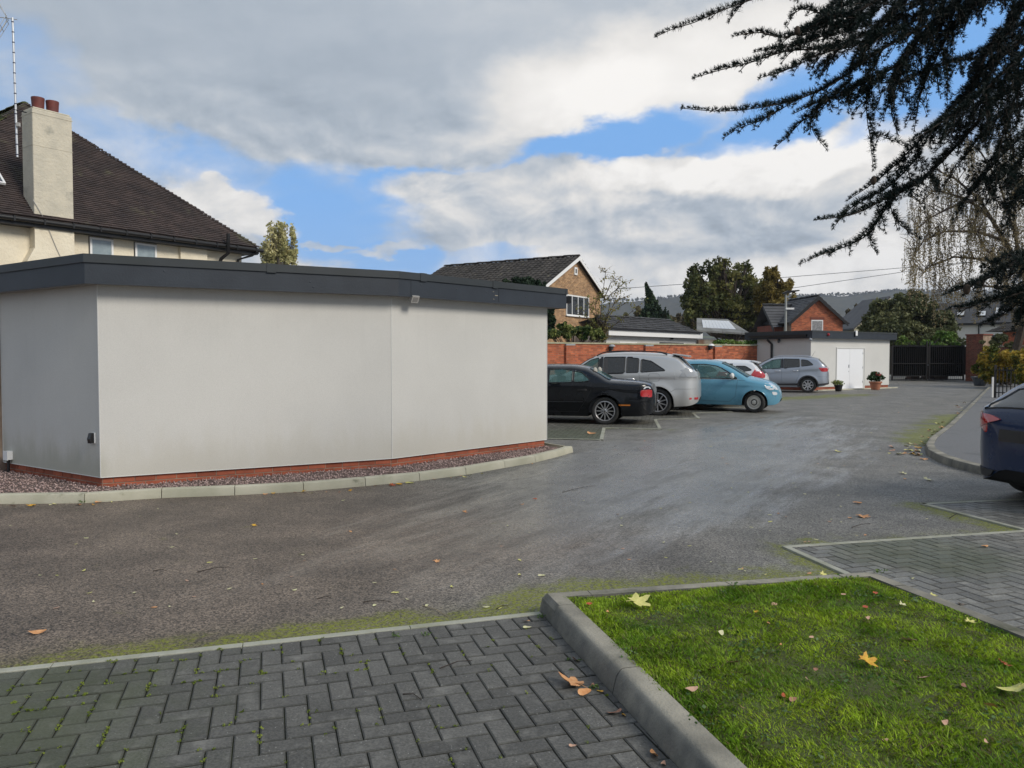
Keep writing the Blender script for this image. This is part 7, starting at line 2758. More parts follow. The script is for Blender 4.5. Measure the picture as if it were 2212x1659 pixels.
flat_belt = lambda L, z: [(0, z), (L, z)]
SAL = dict(L=4.67, W=1.79, wr=0.322, rim=0.232, ax=(1.10, 3.81), rr=0.13, tum=0.50, pn=12,
           top=[(0, 0.60), (0.03, 0.80), (0.09, 0.93), (0.30, 1.00), (0.85, 1.045), (1.02, 1.06), (1.30, 1.20), (1.62, 1.345), (2.0, 1.39), (2.5, 1.392), (2.9, 1.33), (3.25, 1.16), (3.55, 0.99), (3.9, 0.93), (4.3, 0.82), (4.58, 0.66), (4.67, 0.50)],
           bot=[(0, 0.42), (0.06, 0.26), (0.35, 0.21), (1.0, 0.20), (3.9, 0.19), (4.4, 0.20), (4.62, 0.26), (4.67, 0.42)],
           belt=[(0, 0.90), (1.2, 0.955), (2.5, 0.935), (3.5, 0.90), (4.67, 0.85)],
           paint=carpaint('black_car_paint', (0.004, 0.005, 0.007), 0.0, 0.2), wheel_style=('spoke', 12, 0.012, 0), cabin=(1.2, 3.3), seats=(2.45, 1.55), wheel_x=3.0,
           glass=M_glass, seat_m=M_seatp,
           windows=[dict(poly=rounded([(1.44, 1.02), (1.62, 0.985), (1.83, 0.975), (1.83, 1.235), (1.64, 1.20)], 0.05)),
     dict(poly=rounded([(1.865, 0.975), (2.42, 0.96), (2.42, 1.27), (2.1, 1.28), (1.865, 1.245)], 0.04)),
     dict(poly=rounded([(2.53, 0.955), (3.38, 0.935), (3.14, 1.08), (2.86, 1.22), (2.53, 1.265)], 0.04))],
           pillars=[[(2.43, 0.95), (2.52, 0.95), (2.52, 1.28), (2.43, 1.28)]],
           screen=dict(half=[(2.98, 0.001), (2.98, 0.50), (3.50, 0.66), (3.52, 0.001)]), rear=dict(half=[(1.02, 0.001), (1.02, 0.60), (1.50, 0.46), (1.52, 0.001)]),
           seams=[[(2.475, 0.95), (2.475, 0.30), (1.72, 0.30), (1.50, 0.62), (1.42, 0.80), (1.42, 0.97)], [(3.42, 0.94), (3.48, 0.6), (3.46, 0.30), (2.475, 0.30)], [(0.55, 0.57), (0.30, 0.56), (0.02, 0.60)], [(0.80, 1.0), (0.35, 0.965), (0.22, 0.88), (0.12, 0.64)]],
           mouldings=[([(3.35, 0.52), (1.60, 0.53)], 0.008)],
           patches=[(rounded([(0.06, 0.815), (0.19, 0.81), (0.22, 0.74), (0.17, 0.65), (0.06, 0.635)], 0.04), 'tail_light', M_redl), (rounded([(0.52, 0.45), (0.78, 0.45), (0.78, 0.48), (0.52, 0.48)], 0.012), 'side_marker', M_amber),
     (rounded([(0.12, 0.885), (0.20, 0.89), (0.24, 0.835), (0.08, 0.835)], 0.015), 'tail_light', M_clearl)],
           rearp=[(rounded([(0.64, 0.82), (0.79, 0.81), (0.79, 0.65), (0.68, 0.66)], 0.03), 'tail_light', M_redl)],
           handles=((1.62, 0.80), (2.66, 0.80)), handle_m=M_trimblk, mirror=(3.28, 0.96))

def place(p, heading, L, x_anchor, y_anchor=0.0):
 """origin so that the local point (x_anchor, y_anchor) stands at p"""
 h = R(heading)
 return (p.x - math.cos(h) * x_anchor + math.sin(h) * y_anchor, p.y - math.sin(h) * x_anchor - math.cos(h) * y_anchor, 0.0)

# black saloon: rear wheel on the camera side stands at the surveyed tyre foot
w_s = g(1307, 918)
hd = 180 - 15
make_car('black_saloon_car', 'black saloon with multi-spoke alloys nearest the white building', SAL, place(w_s, hd, 4.67, 1.10, 0.80), R(hd))

SUV = dict(L=4.73, W=1.845, wr=0.365, rim=0.255, ax=(1.06, 3.775), rr=0.13, tum=0.42, pn=12, flare=0.03,
           top=[(0, 0.72), (0.03, 0.95), (0.09, 1.14), (0.34, 1.38), (0.60, 1.60), (0.75, 1.63), (1.1, 1.67), (1.9, 1.70), (2.5, 1.675), (2.9, 1.56), (3.3, 1.32), (3.6, 1.15), (4.1, 1.06), (4.5, 0.92), (4.68, 0.70), (4.73, 0.55)],
           bot=[(0, 0.50), (0.06, 0.36), (0.35, 0.27), (1.0, 0.25), (3.9, 0.25), (4.5, 0.27), (4.69, 0.34), (4.73, 0.48)],
           belt=[(0, 1.16), (1.2, 1.135), (2.5, 1.09), (3.6, 1.03), (4.73, 0.95)],
           paint=carpaint('silver_car_paint', (0.50, 0.50, 0.49), 0.55, 0.3), wheel_style=('spoke', 5, 0.020, 0.16), cabin=(1.0, 3.3), seats=(2.5, 1.6), wheel_x=3.0, glass=M_glassdk, tw=0.235,
           windows=[dict(poly=rounded([(0.86, 1.20), (1.52, 1.155), (1.52, 1.50), (1.25, 1.45)], 0.05)), dict(poly=rounded([(1.58, 1.15), (1.90, 1.14), (1.90, 1.55), (1.58, 1.52)], 0.03)), dict(poly=rounded([(1.94, 1.14), (2.52, 1.115), (2.52, 1.555), (1.94, 1.56)], 0.04)),
     dict(poly=rounded([(2.66, 1.11), (3.42, 1.07), (3.14, 1.30), (2.88, 1.48), (2.66, 1.545)], 0.04), mat=M_glass)],
           pillars=[[(2.54, 1.10), (2.645, 1.10), (2.645, 1.57), (2.54, 1.57)]],
           screen=dict(half=[(2.84, 0.001), (2.84, 0.54), (3.50, 0.70), (3.52, 0.001)]), rear=dict(half=[(0.12, 0.001), (0.12, 0.60), (0.50, 0.50), (0.52, 0.001)], mat=M_glassdk),
           seams=[[(2.60, 1.10), (2.60, 0.42), (1.85, 0.42), (1.62, 0.70), (1.50, 0.85), (1.56, 1.12)], [(3.46, 1.06), (3.50, 0.6), (3.46, 0.42), (2.60, 0.42)], [(0.04, 0.72), (0.60, 0.72), (0.76, 0.62)], rounded([(1.02, 0.92), (1.30, 0.92), (1.30, 1.12), (1.02, 1.12)], 0.06) + [(1.02, 0.98)]],
           mouldings=[([(3.30, 0.33), (1.50, 0.33)], 0.03)], mould_m=M_clad,
           patches=[(rounded([(0.23, 1.21), (0.35, 1.30), (0.52, 1.03), (0.10, 1.0)], 0.04), 'tail_light', M_greyl), (rounded([(0.10, 0.50), (0.25, 0.495), (0.25, 0.44), (0.10, 0.44)], 0.02), 'reflector', M_redl)],
           rearp=[(rounded([(0.50, 1.22), (0.82, 1.24), (0.82, 1.02), (0.55, 1.02)], 0.05), 'tail_light', M_greyl), (rounded([(0.52, 0.50), (0.66, 0.50), (0.66, 0.44), (0.52, 0.44)], 0.02), 'reflector', M_redl)],
           handles=((1.78, 0.97), (2.76, 0.96)), handle_m=M_chrome, mirror=(3.28, 1.10), rails=(0.85, 2.75), aerial=(0.95, -0.16, 0.26), spoiler=(0.30, 0.72, 1.60, 1.655))
w_s = g(1421, 898.5)
hd = 180 - 17
make_car('silver_suv', 'silver four by four with dark tinted windows beside the black saloon', SUV, place(w_s, hd, 4.73, 1.06, 0.82), R(hd))

FIA = dict(L=3.55, W=1.63, wr=0.292, rim=0.195, ax=(0.58, 2.88), rr=0.15, tum=0.36, pn=9, flare=0.035,
           top=[(0, 0.55), (0.02, 0.80), (0.08, 1.02), (0.22, 1.24), (0.45, 1.39), (0.8, 1.47), (1.3, 1.495), (1.8, 1.455), (2.15, 1.33), (2.5, 1.13), (2.74, 1.0), (3.0, 0.945), (3.25, 0.86), (3.42, 0.74), (3.52, 0.58), (3.55, 0.45)],
           bot=[(0, 0.42), (0.05, 0.28), (0.3, 0.22), (0.9, 0.21), (2.6, 0.21), (3.35, 0.22), (3.5, 0.28), (3.55, 0.40)],
           belt=[(0, 0.95), (1.0, 0.93), (2.0, 0.90), (2.8, 0.86), (3.55, 0.75)],
           paint=carpaint('light_blue_car_paint', (0.110, 0.290, 0.400), 0.1, 0.25), wheel_style=('disc',), disc_m=M_creamw, cabin=(0.5, 2.3), seats=(1.45, 0.75), wheel_x=2.05, seat_m=M_seatp, steer=R(-12),
           windows=[dict(poly=rounded([(0.36, 1.02), (0.84, 0.985), (0.92, 1.30), (0.62, 1.27)], 0.07)), dict(poly=rounded([(1.03, 0.97), (2.42, 0.945), (2.12, 1.16), (1.84, 1.30), (1.5, 1.355), (1.06, 1.35)], 0.05))],
           pillars=[[(0.85, 0.96), (1.01, 0.96), (1.03, 1.36), (0.93, 1.36)]],
           screen=dict(half=[(1.95, 0.001), (1.95, 0.48), (2.66, 0.60), (2.70, 0.001)]), rear=dict(half=[(0.10, 0.001), (0.10, 0.46), (0.40, 0.42), (0.42, 0.001)]),
           seams=[[(0.94, 0.96), (0.94, 0.55), (1.06, 0.34), (2.20, 0.30), (2.36, 0.45), (2.42, 0.92)], [(2.74, 0.99), (2.62, 0.90), (2.44, 0.90)], [(3.50, 0.56), (3.20, 0.60)]],
           mouldings=[([(2.45, 0.925), (0.95, 0.945)], 0.008)], mould_m=M_chrome,
           patches=[(rounded([(3.14, 0.84), (3.29, 0.80), (3.41, 0.66), (3.30, 0.63), (3.16, 0.70)], 0.06), 'headlight', M_clearl), (rounded([(3.33, 0.60), (3.46, 0.58), (3.47, 0.50), (3.36, 0.50)], 0.04), 'fog_light', M_clearl),
     (rounded([(3.42, 0.475), (3.535, 0.465), (3.54, 0.44), (3.42, 0.45)], 0.008), 'bumper_trim', M_chrome)],
           frontp=[(rounded([(0.46, 0.84), (0.66, 0.82), (0.66, 0.66), (0.50, 0.64)], 0.06), 'headlight', M_clearl)],
           handles=((1.18, 0.82),), handle_m=M_chrome, mirror=(2.30, 1.0), mirror_m=M_bead, aerial=(0.75, -0.08, 0.28))
w_f = g(1630, 891.5)
hd = -23
make_car('blue_city_car', 'small light blue retro city car with cream wheel discs', FIA, place(w_f, hd, 3.55, 2.88, -0.72), R(hd))

HAT = dict(L=4.0, W=1.72, wr=0.30, rim=0.21, ax=(0.72, 3.2), rr=0.13, tum=0.45, pn=11,
           top=[(0, 0.60), (0.03, 0.85), (0.09, 1.0), (0.25, 1.16), (0.42, 1.36), (0.50, 1.44), (0.9, 1.475), (1.6, 1.49), (2.1, 1.44), (2.6, 1.20), (2.95, 1.02), (3.4, 0.92), (3.8, 0.76), (3.96, 0.6), (4.0, 0.48)],
           bot=[(0, 0.42), (0.05, 0.28), (0.3, 0.22), (0.9, 0.20), (3.3, 0.20), (3.9, 0.24), (3.97, 0.32), (4.0, 0.42)],
           belt=[(0, 1.08), (1.0, 1.02), (2.0, 0.95), (3.0, 0.90), (4.0, 0.8)],
           paint=carpaint('white_car_paint', (0.66, 0.67, 0.69), 0.15, 0.28), wheel_style=('spoke', 7, 0.022, 0), cabin=(0.6, 2.7), seats=(1.9, 1.1), wheel_x=2.4, glass=M_glassdk,
           windows=[dict(poly=rounded([(0.48, 1.14), (0.98, 1.06), (1.0, 1.27), (0.70, 1.27)], 0.05)), dict(poly=rounded([(1.08, 1.05), (1.62, 1.0), (1.62, 1.35), (1.1, 1.34)], 0.04)), dict(poly=rounded([(1.72, 0.99), (2.7, 0.94), (2.3, 1.18), (2.0, 1.33), (1.72, 1.35)], 0.04))],
           pillars=[[(1.63, 0.99), (1.71, 0.99), (1.71, 1.37), (1.63, 1.37)]],
           screen=dict(half=[(2.05, 0.001), (2.05, 0.48), (2.82, 0.62), (2.85, 0.001)]), rear=dict(half=[(0.13, 0.001), (0.13, 0.52), (0.42, 0.44), (0.43, 0.001)]),
           seams=[[(1.03, 1.04), (0.98, 0.7), (1.15, 0.35), (2.7, 0.33), (2.76, 0.9)], [(0.02, 0.62), (0.3, 0.62)]],
           patches=[(rounded([(0.25, 1.13), (0.36, 1.22), (0.56, 0.92), (0.42, 0.84), (0.12, 0.90)], 0.04), 'tail_light', M_redl)],
           rearp=[(rounded([(0.56, 1.12), (0.78, 1.10), (0.78, 0.88), (0.60, 0.90)], 0.04), 'tail_light', M_redl), (rounded([(0.55, 0.56), (0.76, 0.58), (0.76, 0.50), (0.55, 0.50)], 0.02), 'reflector', M_redl)],
           handles=((1.2, 0.88),), mirror=(2.55, 0.98), aerial=(0.9, -0.15, 0.22), spoiler=(0.30, 0.55, 1.40, 1.455))
# rear corner of the white hatchback shows above the blue bonnet
pr_ = at(1655, 820, 24.6)
hd = 180 - 22
make_car('white_hatchback', 'white hatchback with large red tail light behind the blue car', HAT, place(V(pr_.x, pr_.y, 0), hd, 4.0, 0.06, 0.62), R(hd))
HAT2 = dict(HAT)
HAT2['paint'] = carpaint('pale_silver_car_paint', (0.56, 0.58, 0.61), 0.3, 0.28)
HAT2['top'] = [(0, 0.60), (0.03, 0.85), (0.10, 1.0), (0.3, 1.18), (0.55, 1.34), (0.8, 1.42), (1.1, 1.47), (1.7, 1.50), (2.2, 1.44), (2.7, 1.20), (3.0, 1.04), (3.4, 0.94), (3.8, 0.78), (3.96, 0.6), (4.0, 0.48)]
HAT2['spoiler'] = None
HAT2['aerial'] = None
HAT2['rearp'] = HAT['rearp'][:1]
pr_ = at(1578, 820, 23.6)
make_car('pale_silver_hatchback', 'pale silver hatchback mostly hidden between the blue car and the white hatchback', HAT2, place(V(pr_.x, pr_.y, 0), hd, 4.0, 0.10, 0.62), R(hd))

QSH = dict(L=4.32, W=1.78, wr=0.335, rim=0.225, ax=(0.84, 3.47), rr=0.12, tum=0.42, pn=12, flare=0.03,
           top=[(0, 0.68), (0.03, 0.95), (0.10, 1.12), (0.28, 1.33), (0.50, 1.53), (0.8, 1.585), (1.3, 1.61), (1.8, 1.615), (2.3, 1.57), (2.7, 1.40), (3.05, 1.19), (3.3, 1.09), (3.8, 1.0), (4.15, 0.84), (4.28, 0.66), (4.32, 0.52)],
           bot=[(0, 0.52), (0.06, 0.38), (0.3, 0.28), (0.9, 0.24), (3.5, 0.24), (4.15, 0.26), (4.28, 0.34), (4.32, 0.45)],
           belt=[(0, 1.16), (1.0, 1.10), (2.0, 1.03), (3.2, 0.98), (4.32, 0.88)],
           paint=carpaint('silver_blue_car_paint', (0.33, 0.36, 0.41), 0.5, 0.3), wheel_style=('spoke', 8, 0.034, 0), clad=True, cabin=(0.8, 2.9), seats=(2.1, 1.2), wheel_x=2.6,
           windows=[dict(poly=rounded([(0.62, 1.22), (1.12, 1.15), (1.14, 1.46), (0.86, 1.42)], 0.06), mat=M_glassdk), dict(poly=rounded([(1.18, 1.14), (1.86, 1.075), (1.86, 1.49), (1.20, 1.47)], 0.04), mat=M_glassdk), dict(poly=rounded([(1.97, 1.07), (2.98, 1.02), (2.62, 1.29), (2.3, 1.44), (1.97, 1.49)], 0.04))],
           pillars=[[(1.88, 1.07), (1.955, 1.07), (1.955, 1.50), (1.88, 1.50)]],
           screen=dict(half=[(2.35, 0.001), (2.35, 0.52), (3.12, 0.66), (3.15, 0.001)]), rear=dict(half=[(0.12, 0.001), (0.12, 0.54), (0.42, 0.48), (0.43, 0.001)], mat=M_glassdk),
           seams=[[(1.92, 1.06), (1.94, 0.45), (1.35, 0.43), (1.22, 0.75), (1.16, 1.12)], [(2.98, 1.0), (3.0, 0.46), (1.94, 0.45)], [(0.04, 0.70), (0.45, 0.72)]],
           mouldings=[([(3.05, 0.36), (1.24, 0.37)], 0.045), ([(0.05, 0.40), (0.42, 0.36)], 0.05)], mould_m=M_clad,
           patches=[(rounded([(0.13, 1.10), (0.42, 1.10), (0.30, 0.93), (0.08, 0.93)], 0.03), 'tail_light', M_redl)],
           rearp=[(rounded([(0.48, 1.10), (0.78, 1.10), (0.78, 0.92), (0.54, 0.94)], 0.04), 'tail_light', M_redl)],
           handles=((1.36, 0.96), (2.10, 0.94)), handle_m=M_chrome, mirror=(2.82, 1.04), rails=(0.7, 2.3), rail_m=M_alloy, aerial=(0.75, -0.16, 0.25))
w_q = g(1745, 848.5)
hd = 180 - 24
make_car('silver_crossover', 'silver blue crossover with black arches parked before the outbuilding', QSH, place(w_q, hd, 4.32, 0.84, 0.80), R(hd))

DKB = dict(L=4.63, W=1.83, wr=0.335, rim=0.235, ax=(1.0, 3.8), rr=0.14, tum=0.42, pn=9,
           top=[(0, 0.62), (0.03, 0.86), (0.10, 0.99), (0.34, 1.12), (0.75, 1.34), (1.15, 1.43), (1.7, 1.46), (2.4, 1.44), (2.9, 1.32), (3.4, 1.05), (3.9, 0.96), (4.4, 0.8), (4.58, 0.62), (4.63, 0.5)],
           bot=[(0, 0.40), (0.05, 0.27), (0.3, 0.20), (0.9, 0.19), (3.8, 0.19), (4.5, 0.22), (4.6, 0.3), (4.63, 0.42)],
           belt=[(0, 1.0), (1.2, 0.98), (2.5, 0.95), (3.5, 0.92), (4.63, 0.85)],
           paint=carpaint('dark_blue_car_paint', (0.004, 0.019, 0.062), 0.0, 0.25), wheel_style=('spoke', 5, 0.02, 0.14), cabin=(0.9, 3.2), seats=(2.4, 1.5), wheel_x=2.9, glass=M_glassdk,
           windows=[dict(poly=rounded([(0.80, 1.04), (1.5, 1.01), (1.5, 1.34), (1.05, 1.32)], 0.05)), dict(poly=rounded([(1.58, 1.0), (2.3, 0.99), (2.3, 1.36), (1.58, 1.35)], 0.04)), dict(poly=rounded([(2.42, 0.99), (3.3, 0.96), (2.9, 1.20), (2.42, 1.36)], 0.04))],
           screen=dict(half=[(2.6, 0.001), (2.6, 0.52), (3.35, 0.68), (3.38, 0.001)]), rear=dict(half=[(0.14, 0.001), (0.14, 0.62), (0.52, 0.52), (0.55, 0.001)]),
           seams=[[(2.36, 0.98), (2.36, 0.32), (1.6, 0.32), (1.42, 0.6), (1.45, 1.0)], [(0.03, 0.66), (0.6, 0.66)]],
           patches=[(rounded([(0.06, 0.86), (0.13, 0.955), (0.34, 0.95), (0.34, 0.86), (0.06, 0.74)], 0.02), 'tail_light', M_redl)],
           rearp=[(rounded([(0.27, 0.90), (0.42, 0.94), (0.79, 0.965), (0.82, 0.76), (0.66, 0.79)], 0.03), 'tail_light', M_redl), ([(0.001, 0.80), (0.26, 0.80), (0.26, 0.68), (0.001, 0.68)], 'number_plate_recess', M_trimblk), (rounded([(0.1, 0.36), (0.8, 0.36), (0.75, 0.28), (0.1, 0.28)], 0.02), 'bumper_insert', M_clad)],
           handles=((1.6, 0.84), (2.6, 0.84)), mirror=(3.2, 0.98))
pk = at(2079, 975, 8.6)
hd = 13
make_car('dark_blue_car', 'dark blue car seen from behind at the right edge, in the paved bay', DKB, place(V(pk.x, pk.y, 0), hd, 4.63, 0.10, 0.84), R(hd))

# ------------------------------------------------------------------ dark cedar boughs overhead, right
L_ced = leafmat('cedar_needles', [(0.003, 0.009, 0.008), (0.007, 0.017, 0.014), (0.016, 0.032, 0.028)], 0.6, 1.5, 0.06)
M_cbark = mat('cedar_bark', (0.030, 0.024, 0.020), 0.95, (0.05, 0.04, 0.032), 12, 3, 0.5)
ced = empty('cedar_tree', (8.4, 5.6, 0))
tag(ced, 'dark blue green cedar whose boughs hang across the top right of the view', 'tree')
rg_ = random.Random(101)
tuft_pos, tuft_dir, tuft_sz = [], [], []
bm_ = MB()

def twig(pts, r0, r1, step=0.029, sz=1.0, start=0.0, cone=1.0):
 pts = [Vector(p) for p in pts]
 bm_.tube(pts, r0, 5, r1, cap=False)
 tot = sum((pts[i + 1] - pts[i]).length for i in range(len(pts) - 1))
 t = start * tot
 acc = 0
 for i in range(len(pts) - 1):
  sgl = (pts[i + 1] - pts[i])
  L_ = sgl.length
  if L_ < 1e-6:
   continue
  d = sgl.normalized()
  while t < acc + L_:
   p = pts[i] + d * (t - acc)
   f = t / max(tot, 1e-6)
   s_ = sz * (1.0 - 0.55 * max(0, (f - 0.72) / 0.28))
   a = rg_.uniform(0, 2 * math.pi)
   side = d.cross(V(0, 0, 1))
   if side.length < 0.05:
    side = V(1, 0, 0)
   side.normalize()
   up = side.cross(d)
   nrm = (side * math.cos(a) + up * abs(math.sin(a)) * 1.2 + up * 0.25).normalized()
   tuft_pos.append(tuple(p + nrm * 0.007))
   tuft_dir.append(tuple((nrm + d * 0.55).normalized()))
   tuft_sz.append(s_ * rg_.uniform(0.75, 1.2))
   t += step * rg_.uniform(0.6, 1.35) * (0.75 if f > 0.8 else 1)
  acc += L_
 # end bud
 tuft_pos.append(tuple(pts[-1]))
 tuft_dir.append(tuple((pts[-1] - pts[-2]).normalized()))
 tuft_sz.append(0.55 * sz)

def bough(px_pts, D0_, D1_, thick=0.022, side_len=0.42, side_every=0.12, dens=1.0, droop=0.25, fade=0.35, hang=0.0):
 """px_pts from the thick end to the tip"""
 n_ = len(px_pts)
 P = [at(x, y, D0_ + (D1_ - D0_) * i / (n_ - 1)) for i, (x, y) in enumerate(px_pts)]
 # smooth
 Q = []
 for i in range(n_ - 1):
  for k_ in range(4):
   t = k_ / 4
   p0, p1, p2, p3 = P[max(i - 1, 0)], P[i], P[i + 1], P[min(i + 2, n_ - 1)]
   Q.append(0.5 * ((2 * p1) + (p2 - p0) * t + (2 * p0 - 5 * p1 + 4 * p2 - p3) * t * t + (3 * p1 - p0 - 3 * p2 + p3) * t**3))
 Q.append(P[-1])
 twig(Q, thick * 0.6, 0.0022, 0.023 / dens, 1.15)
 tot = sum((Q[i + 1] - Q[i]).length for i in range(len(Q) - 1))
 acc, nxt, sgn = 0, side_every * 0.5, 1
 for i in range(len(Q) - 1):
  L_ = (Q[i + 1] - Q[i]).length
  while nxt < acc + L_:
   f = nxt / tot
   p = Q[i].lerp(Q[i + 1], (nxt - acc) / L_)
   d = (Q[i + 1] - Q[i]).normalized()
   sd_ = d.cross(V(0, 0, 1)).normalized()
   ln = 1.2 * side_len * (1 - f) ** 0.8 * rg_.uniform(0.35, 1.1)
   if f > 1 - fade * 0.25:
    nxt += side_every
    continue
   sgn = -sgn
   dr_ = (d * rg_.uniform(0.45, 1.0) + sd_ * sgn * rg_.uniform(0.3, 1.0) + V(0, 0, rg_.uniform(-0.45, 0.25) - hang)).normalized()
   if ln > 0.04:
    m_ = p + dr_ * ln * 0.5
    e_ = p + dr_ * ln + V(0, 0, -droop * ln)
    twig([p, m_, e_], 0.005, 0.0016, 0.032 / dens, 1.0)
    if ln > 0.16:
     for _ in range(int(ln / 0.055)):
      q_ = p.lerp(m_, rg_.uniform(0.3, 1)) if rg_.random() < 0.5 else m_.lerp(e_, rg_.uniform(0, 0.8))
      d2 = (dr_ + V(rg_.uniform(-0.9, 0.9), rg_.uniform(-0.9, 0.9), rg_.uniform(-0.9, 0.3))).normalized()
      l2 = rg_.uniform(0.05, 0.16)
      twig([q_, q_ + d2 * l2 * 0.5, q_ + d2 * l2 + V(0, 0, -droop * l2)], 0.0035, 0.0014, 0.033 / dens, 0.95)
   nxt += side_every * rg_.uniform(0.6, 1.3)
  acc += L_

B_ = bough
# sprays reaching out to the left
B_([(1760, -60), (1690, -30), (1620, 0), (1560, 22), (1500, 48), (1455, 62), (1419, 78)], 5.4, 5.2, 0.010, 0.17, 0.09)
B_([(1620, -10), (1600, 12), (1575, 45)], 5.4, 5.4, 0.005, 0.08, 0.08)
B_([(1950, -40), (1860, 20), (1780, 45), (1700, 80), (1640, 70), (1585, 78)], 5.6, 5.3, 0.016, 0.26, 0.08)
B_([(1900, 60), (1800, 100), (1700, 110), (1620, 135), (1560, 150), (1500, 168)], 5.6, 5.3, 0.014, 0.20, 0.08)
B_([(1880, 40), (1800, 35), (1730, 20), (1700, 55)], 5.5, 5.4, 0.010, 0.26, 0.07)
B_([(2060, 30), (1960, 75), (1870, 130), (1800, 180), (1720, 215), (1640, 232), (1560, 240), (1475, 234)], 5.8, 5.2, 0.018, 0.22, 0.08, fade=0.8)
B_([(1720, 216), (1680, 240), (1640, 262), (1600, 275), (1565, 297)], 5.4, 5.3, 0.006, 0.13, 0.07)
B_([(1840, 170), (1790, 215), (1740, 255), (1700, 295), (1675, 318)], 5.6, 5.5, 0.010, 0.20, 0.07)
B_([(1790, 200), (1765, 240), (1755, 280), (1785, 322)], 5.5, 5.4, 0.006, 0.12, 0.08)
B_([(1905, 110), (1880, 170), (1872, 240), (1880, 300), (1886, 364)], 5.5, 5.4, 0.009, 0.15, 0.05, hang=0.1)
B_([(1878, 190), (1850, 215), (1823, 222)], 5.5, 5.45, 0.005, 0.07, 0.06)
B_([(1884, 290), (1920, 300), (1960, 318)], 5.45, 5.5, 0.005, 0.07, 0.06)
B_([(2300, 120), (2180, 190), (2080, 300), (1990, 390), (1920, 425), (1850, 460), (1800, 470), (1762, 475)], 6.0, 5.3, 0.026, 0.36, 0.08, fade=0.6)
B_([(2000, 385), (1940, 420), (1900, 470), (1870, 510), (1820, 535), (1775, 550), (1729, 570)], 5.7, 5.3, 0.012, 0.18, 0.08, fade=0.8)
B_([(1960, 400), (1925, 440), (1940, 480), (1985, 515)], 5.6, 5.5, 0.007, 0.14, 0.07)
B_([(1900, 470), (1880, 520), (1893, 545)], 5.5, 5.45, 0.005, 0.07, 0.06)
B_([(2250, 60), (2150, 130), (2060, 230), (1990, 300), (1930, 360), (1880, 400), (1832, 432)], 5.9, 5.5, 0.020, 0.34, 0.075)
B_([(2260, 250), (2170, 330), (2110, 400), (2075, 450), (2060, 480)], 5.8, 5.6, 0.014, 0.34, 0.08)
B_([(2280, 350), (2220, 400), (2185, 450), (2180, 505)], 5.6, 5.5, 0.010, 0.30, 0.08)
B_([(2120, 380), (2150, 430), (2190, 470)], 5.7, 5.6, 0.008, 0.2, 0.08)
B_([(1960, 60), (1860, 92), (1770, 118), (1700, 150), (1642, 168)], 5.5, 5.3, 0.014, 0.30, 0.07)
B_([(1900, 20), (1820, 58), (1740, 92), (1680, 104), (1632, 112)], 5.6, 5.4, 0.012, 0.24, 0.07)
B_([(1960, 130), (1890, 165), (1820, 205), (1765, 222), (1715, 245)], 5.6, 5.4, 0.012, 0.26, 0.07)
B_([(1990, 330), (1930, 395), (1880, 425), (1835, 452), (1800, 492)], 5.7, 5.4, 0.012, 0.22, 0.07)
# heavy upper mass
for L_, d0, d1 in (([(2350, -80), (2200, -20), (2050, 20), (1900, 50), (1790, 80)], 6.2, 5.6), ([(2350, 0), (2230, 40), (2120, 110), (2010, 150), (1905, 200)], 6.3, 5.7), ([(2300, 60), (2200, 130), (2120, 200), (2040, 260), (1975, 300)], 5.5, 5.2),
                   ([(2200, -80), (2100, -20), (2010, 60), (1940, 140), (1930, 230)], 6.0, 5.6), ([(2330, 150), (2240, 210), (2160, 250), (2090, 330), (2040, 400)], 6.4, 6.0), ([(2150, -90), (2060, -20), (1960, 10), (1850, 5), (1760, 40)], 6.3, 5.8),
                   ([(2080, 20), (2030, 110), (1990, 200), (1975, 280)], 5.8, 5.7), ([(2160, 60), (2110, 160), (2080, 250), (2070, 330)], 5.7, 5.6), ([(2230, 120), (2190, 220), (2160, 320), (2150, 420)], 5.6, 5.6), ([(2010, -60), (1960, 0), (1890, 60), (1845, 130), (1835, 180)], 5.9, 5.7),
                   ([(2320, 230), (2250, 290), (2200, 350), (2130, 390), (2080, 420)], 6.3, 6.0), ([(1990, 70), (1950, 150), (1925, 230), (1940, 290)], 6.2, 6.0), ([(2250, -60), (2180, 60), (2130, 120), (2060, 130)], 6.6, 6.2), ([(1860, -60), (1810, 0), (1760, 50), (1720, 90)], 6.0, 5.8)):
 B_(L_, d0, d1, 0.018, 0.34, 0.062, dens=1.0, droop=0.5, hang=0.15)
# lower boughs against the birch
B_([(2330, 500), (2230, 545), (2170, 580), (2120, 607), (2080, 622), (2040, 636)], 4.6, 4.5, 0.030, 0.26, 0.06)
B_([(2320, 590), (2240, 620), (2180, 640), (2130, 652), (2090, 664), (2048, 668)], 4.7, 4.5, 0.014, 0.24, 0.06)
B_([(2330, 560), (2260, 600), (2212, 640), (2180, 672), (2150, 690), (2120, 702)], 4.9, 4.7, 0.014, 0.22, 0.06)
B_([(2300, 620), (2240, 650), (2200, 690), (2190, 720)], 4.8, 4.7, 0.010, 0.18, 0.06)
B_([(2300, 530), (2250, 560), (2215, 560), (2180, 600)], 5.0, 4.8, 0.014, 0.25, 0.06)
# limbs running back to the trunk outside the view
for a, dd in (((2350, -80), 6.2), ((2300, 60), 5.5), ((2330, 150), 6.4), ((2300, 120), 6.0), ((2330, 560), 4.9), ((2330, 500), 4.6), ((2350, 0), 6.3), ((2320, 230), 6.3), ((2280, 350), 5.6)):
 p = at(*a, dd)
 q = V(8.4, 5.6, p.z + 0.9 + rg_.uniform(0, 0.6))
 bm_.tube([p, p.lerp(q, 0.5) + V(0, 0, 0.1), q], 0.03, 6, 0.12)
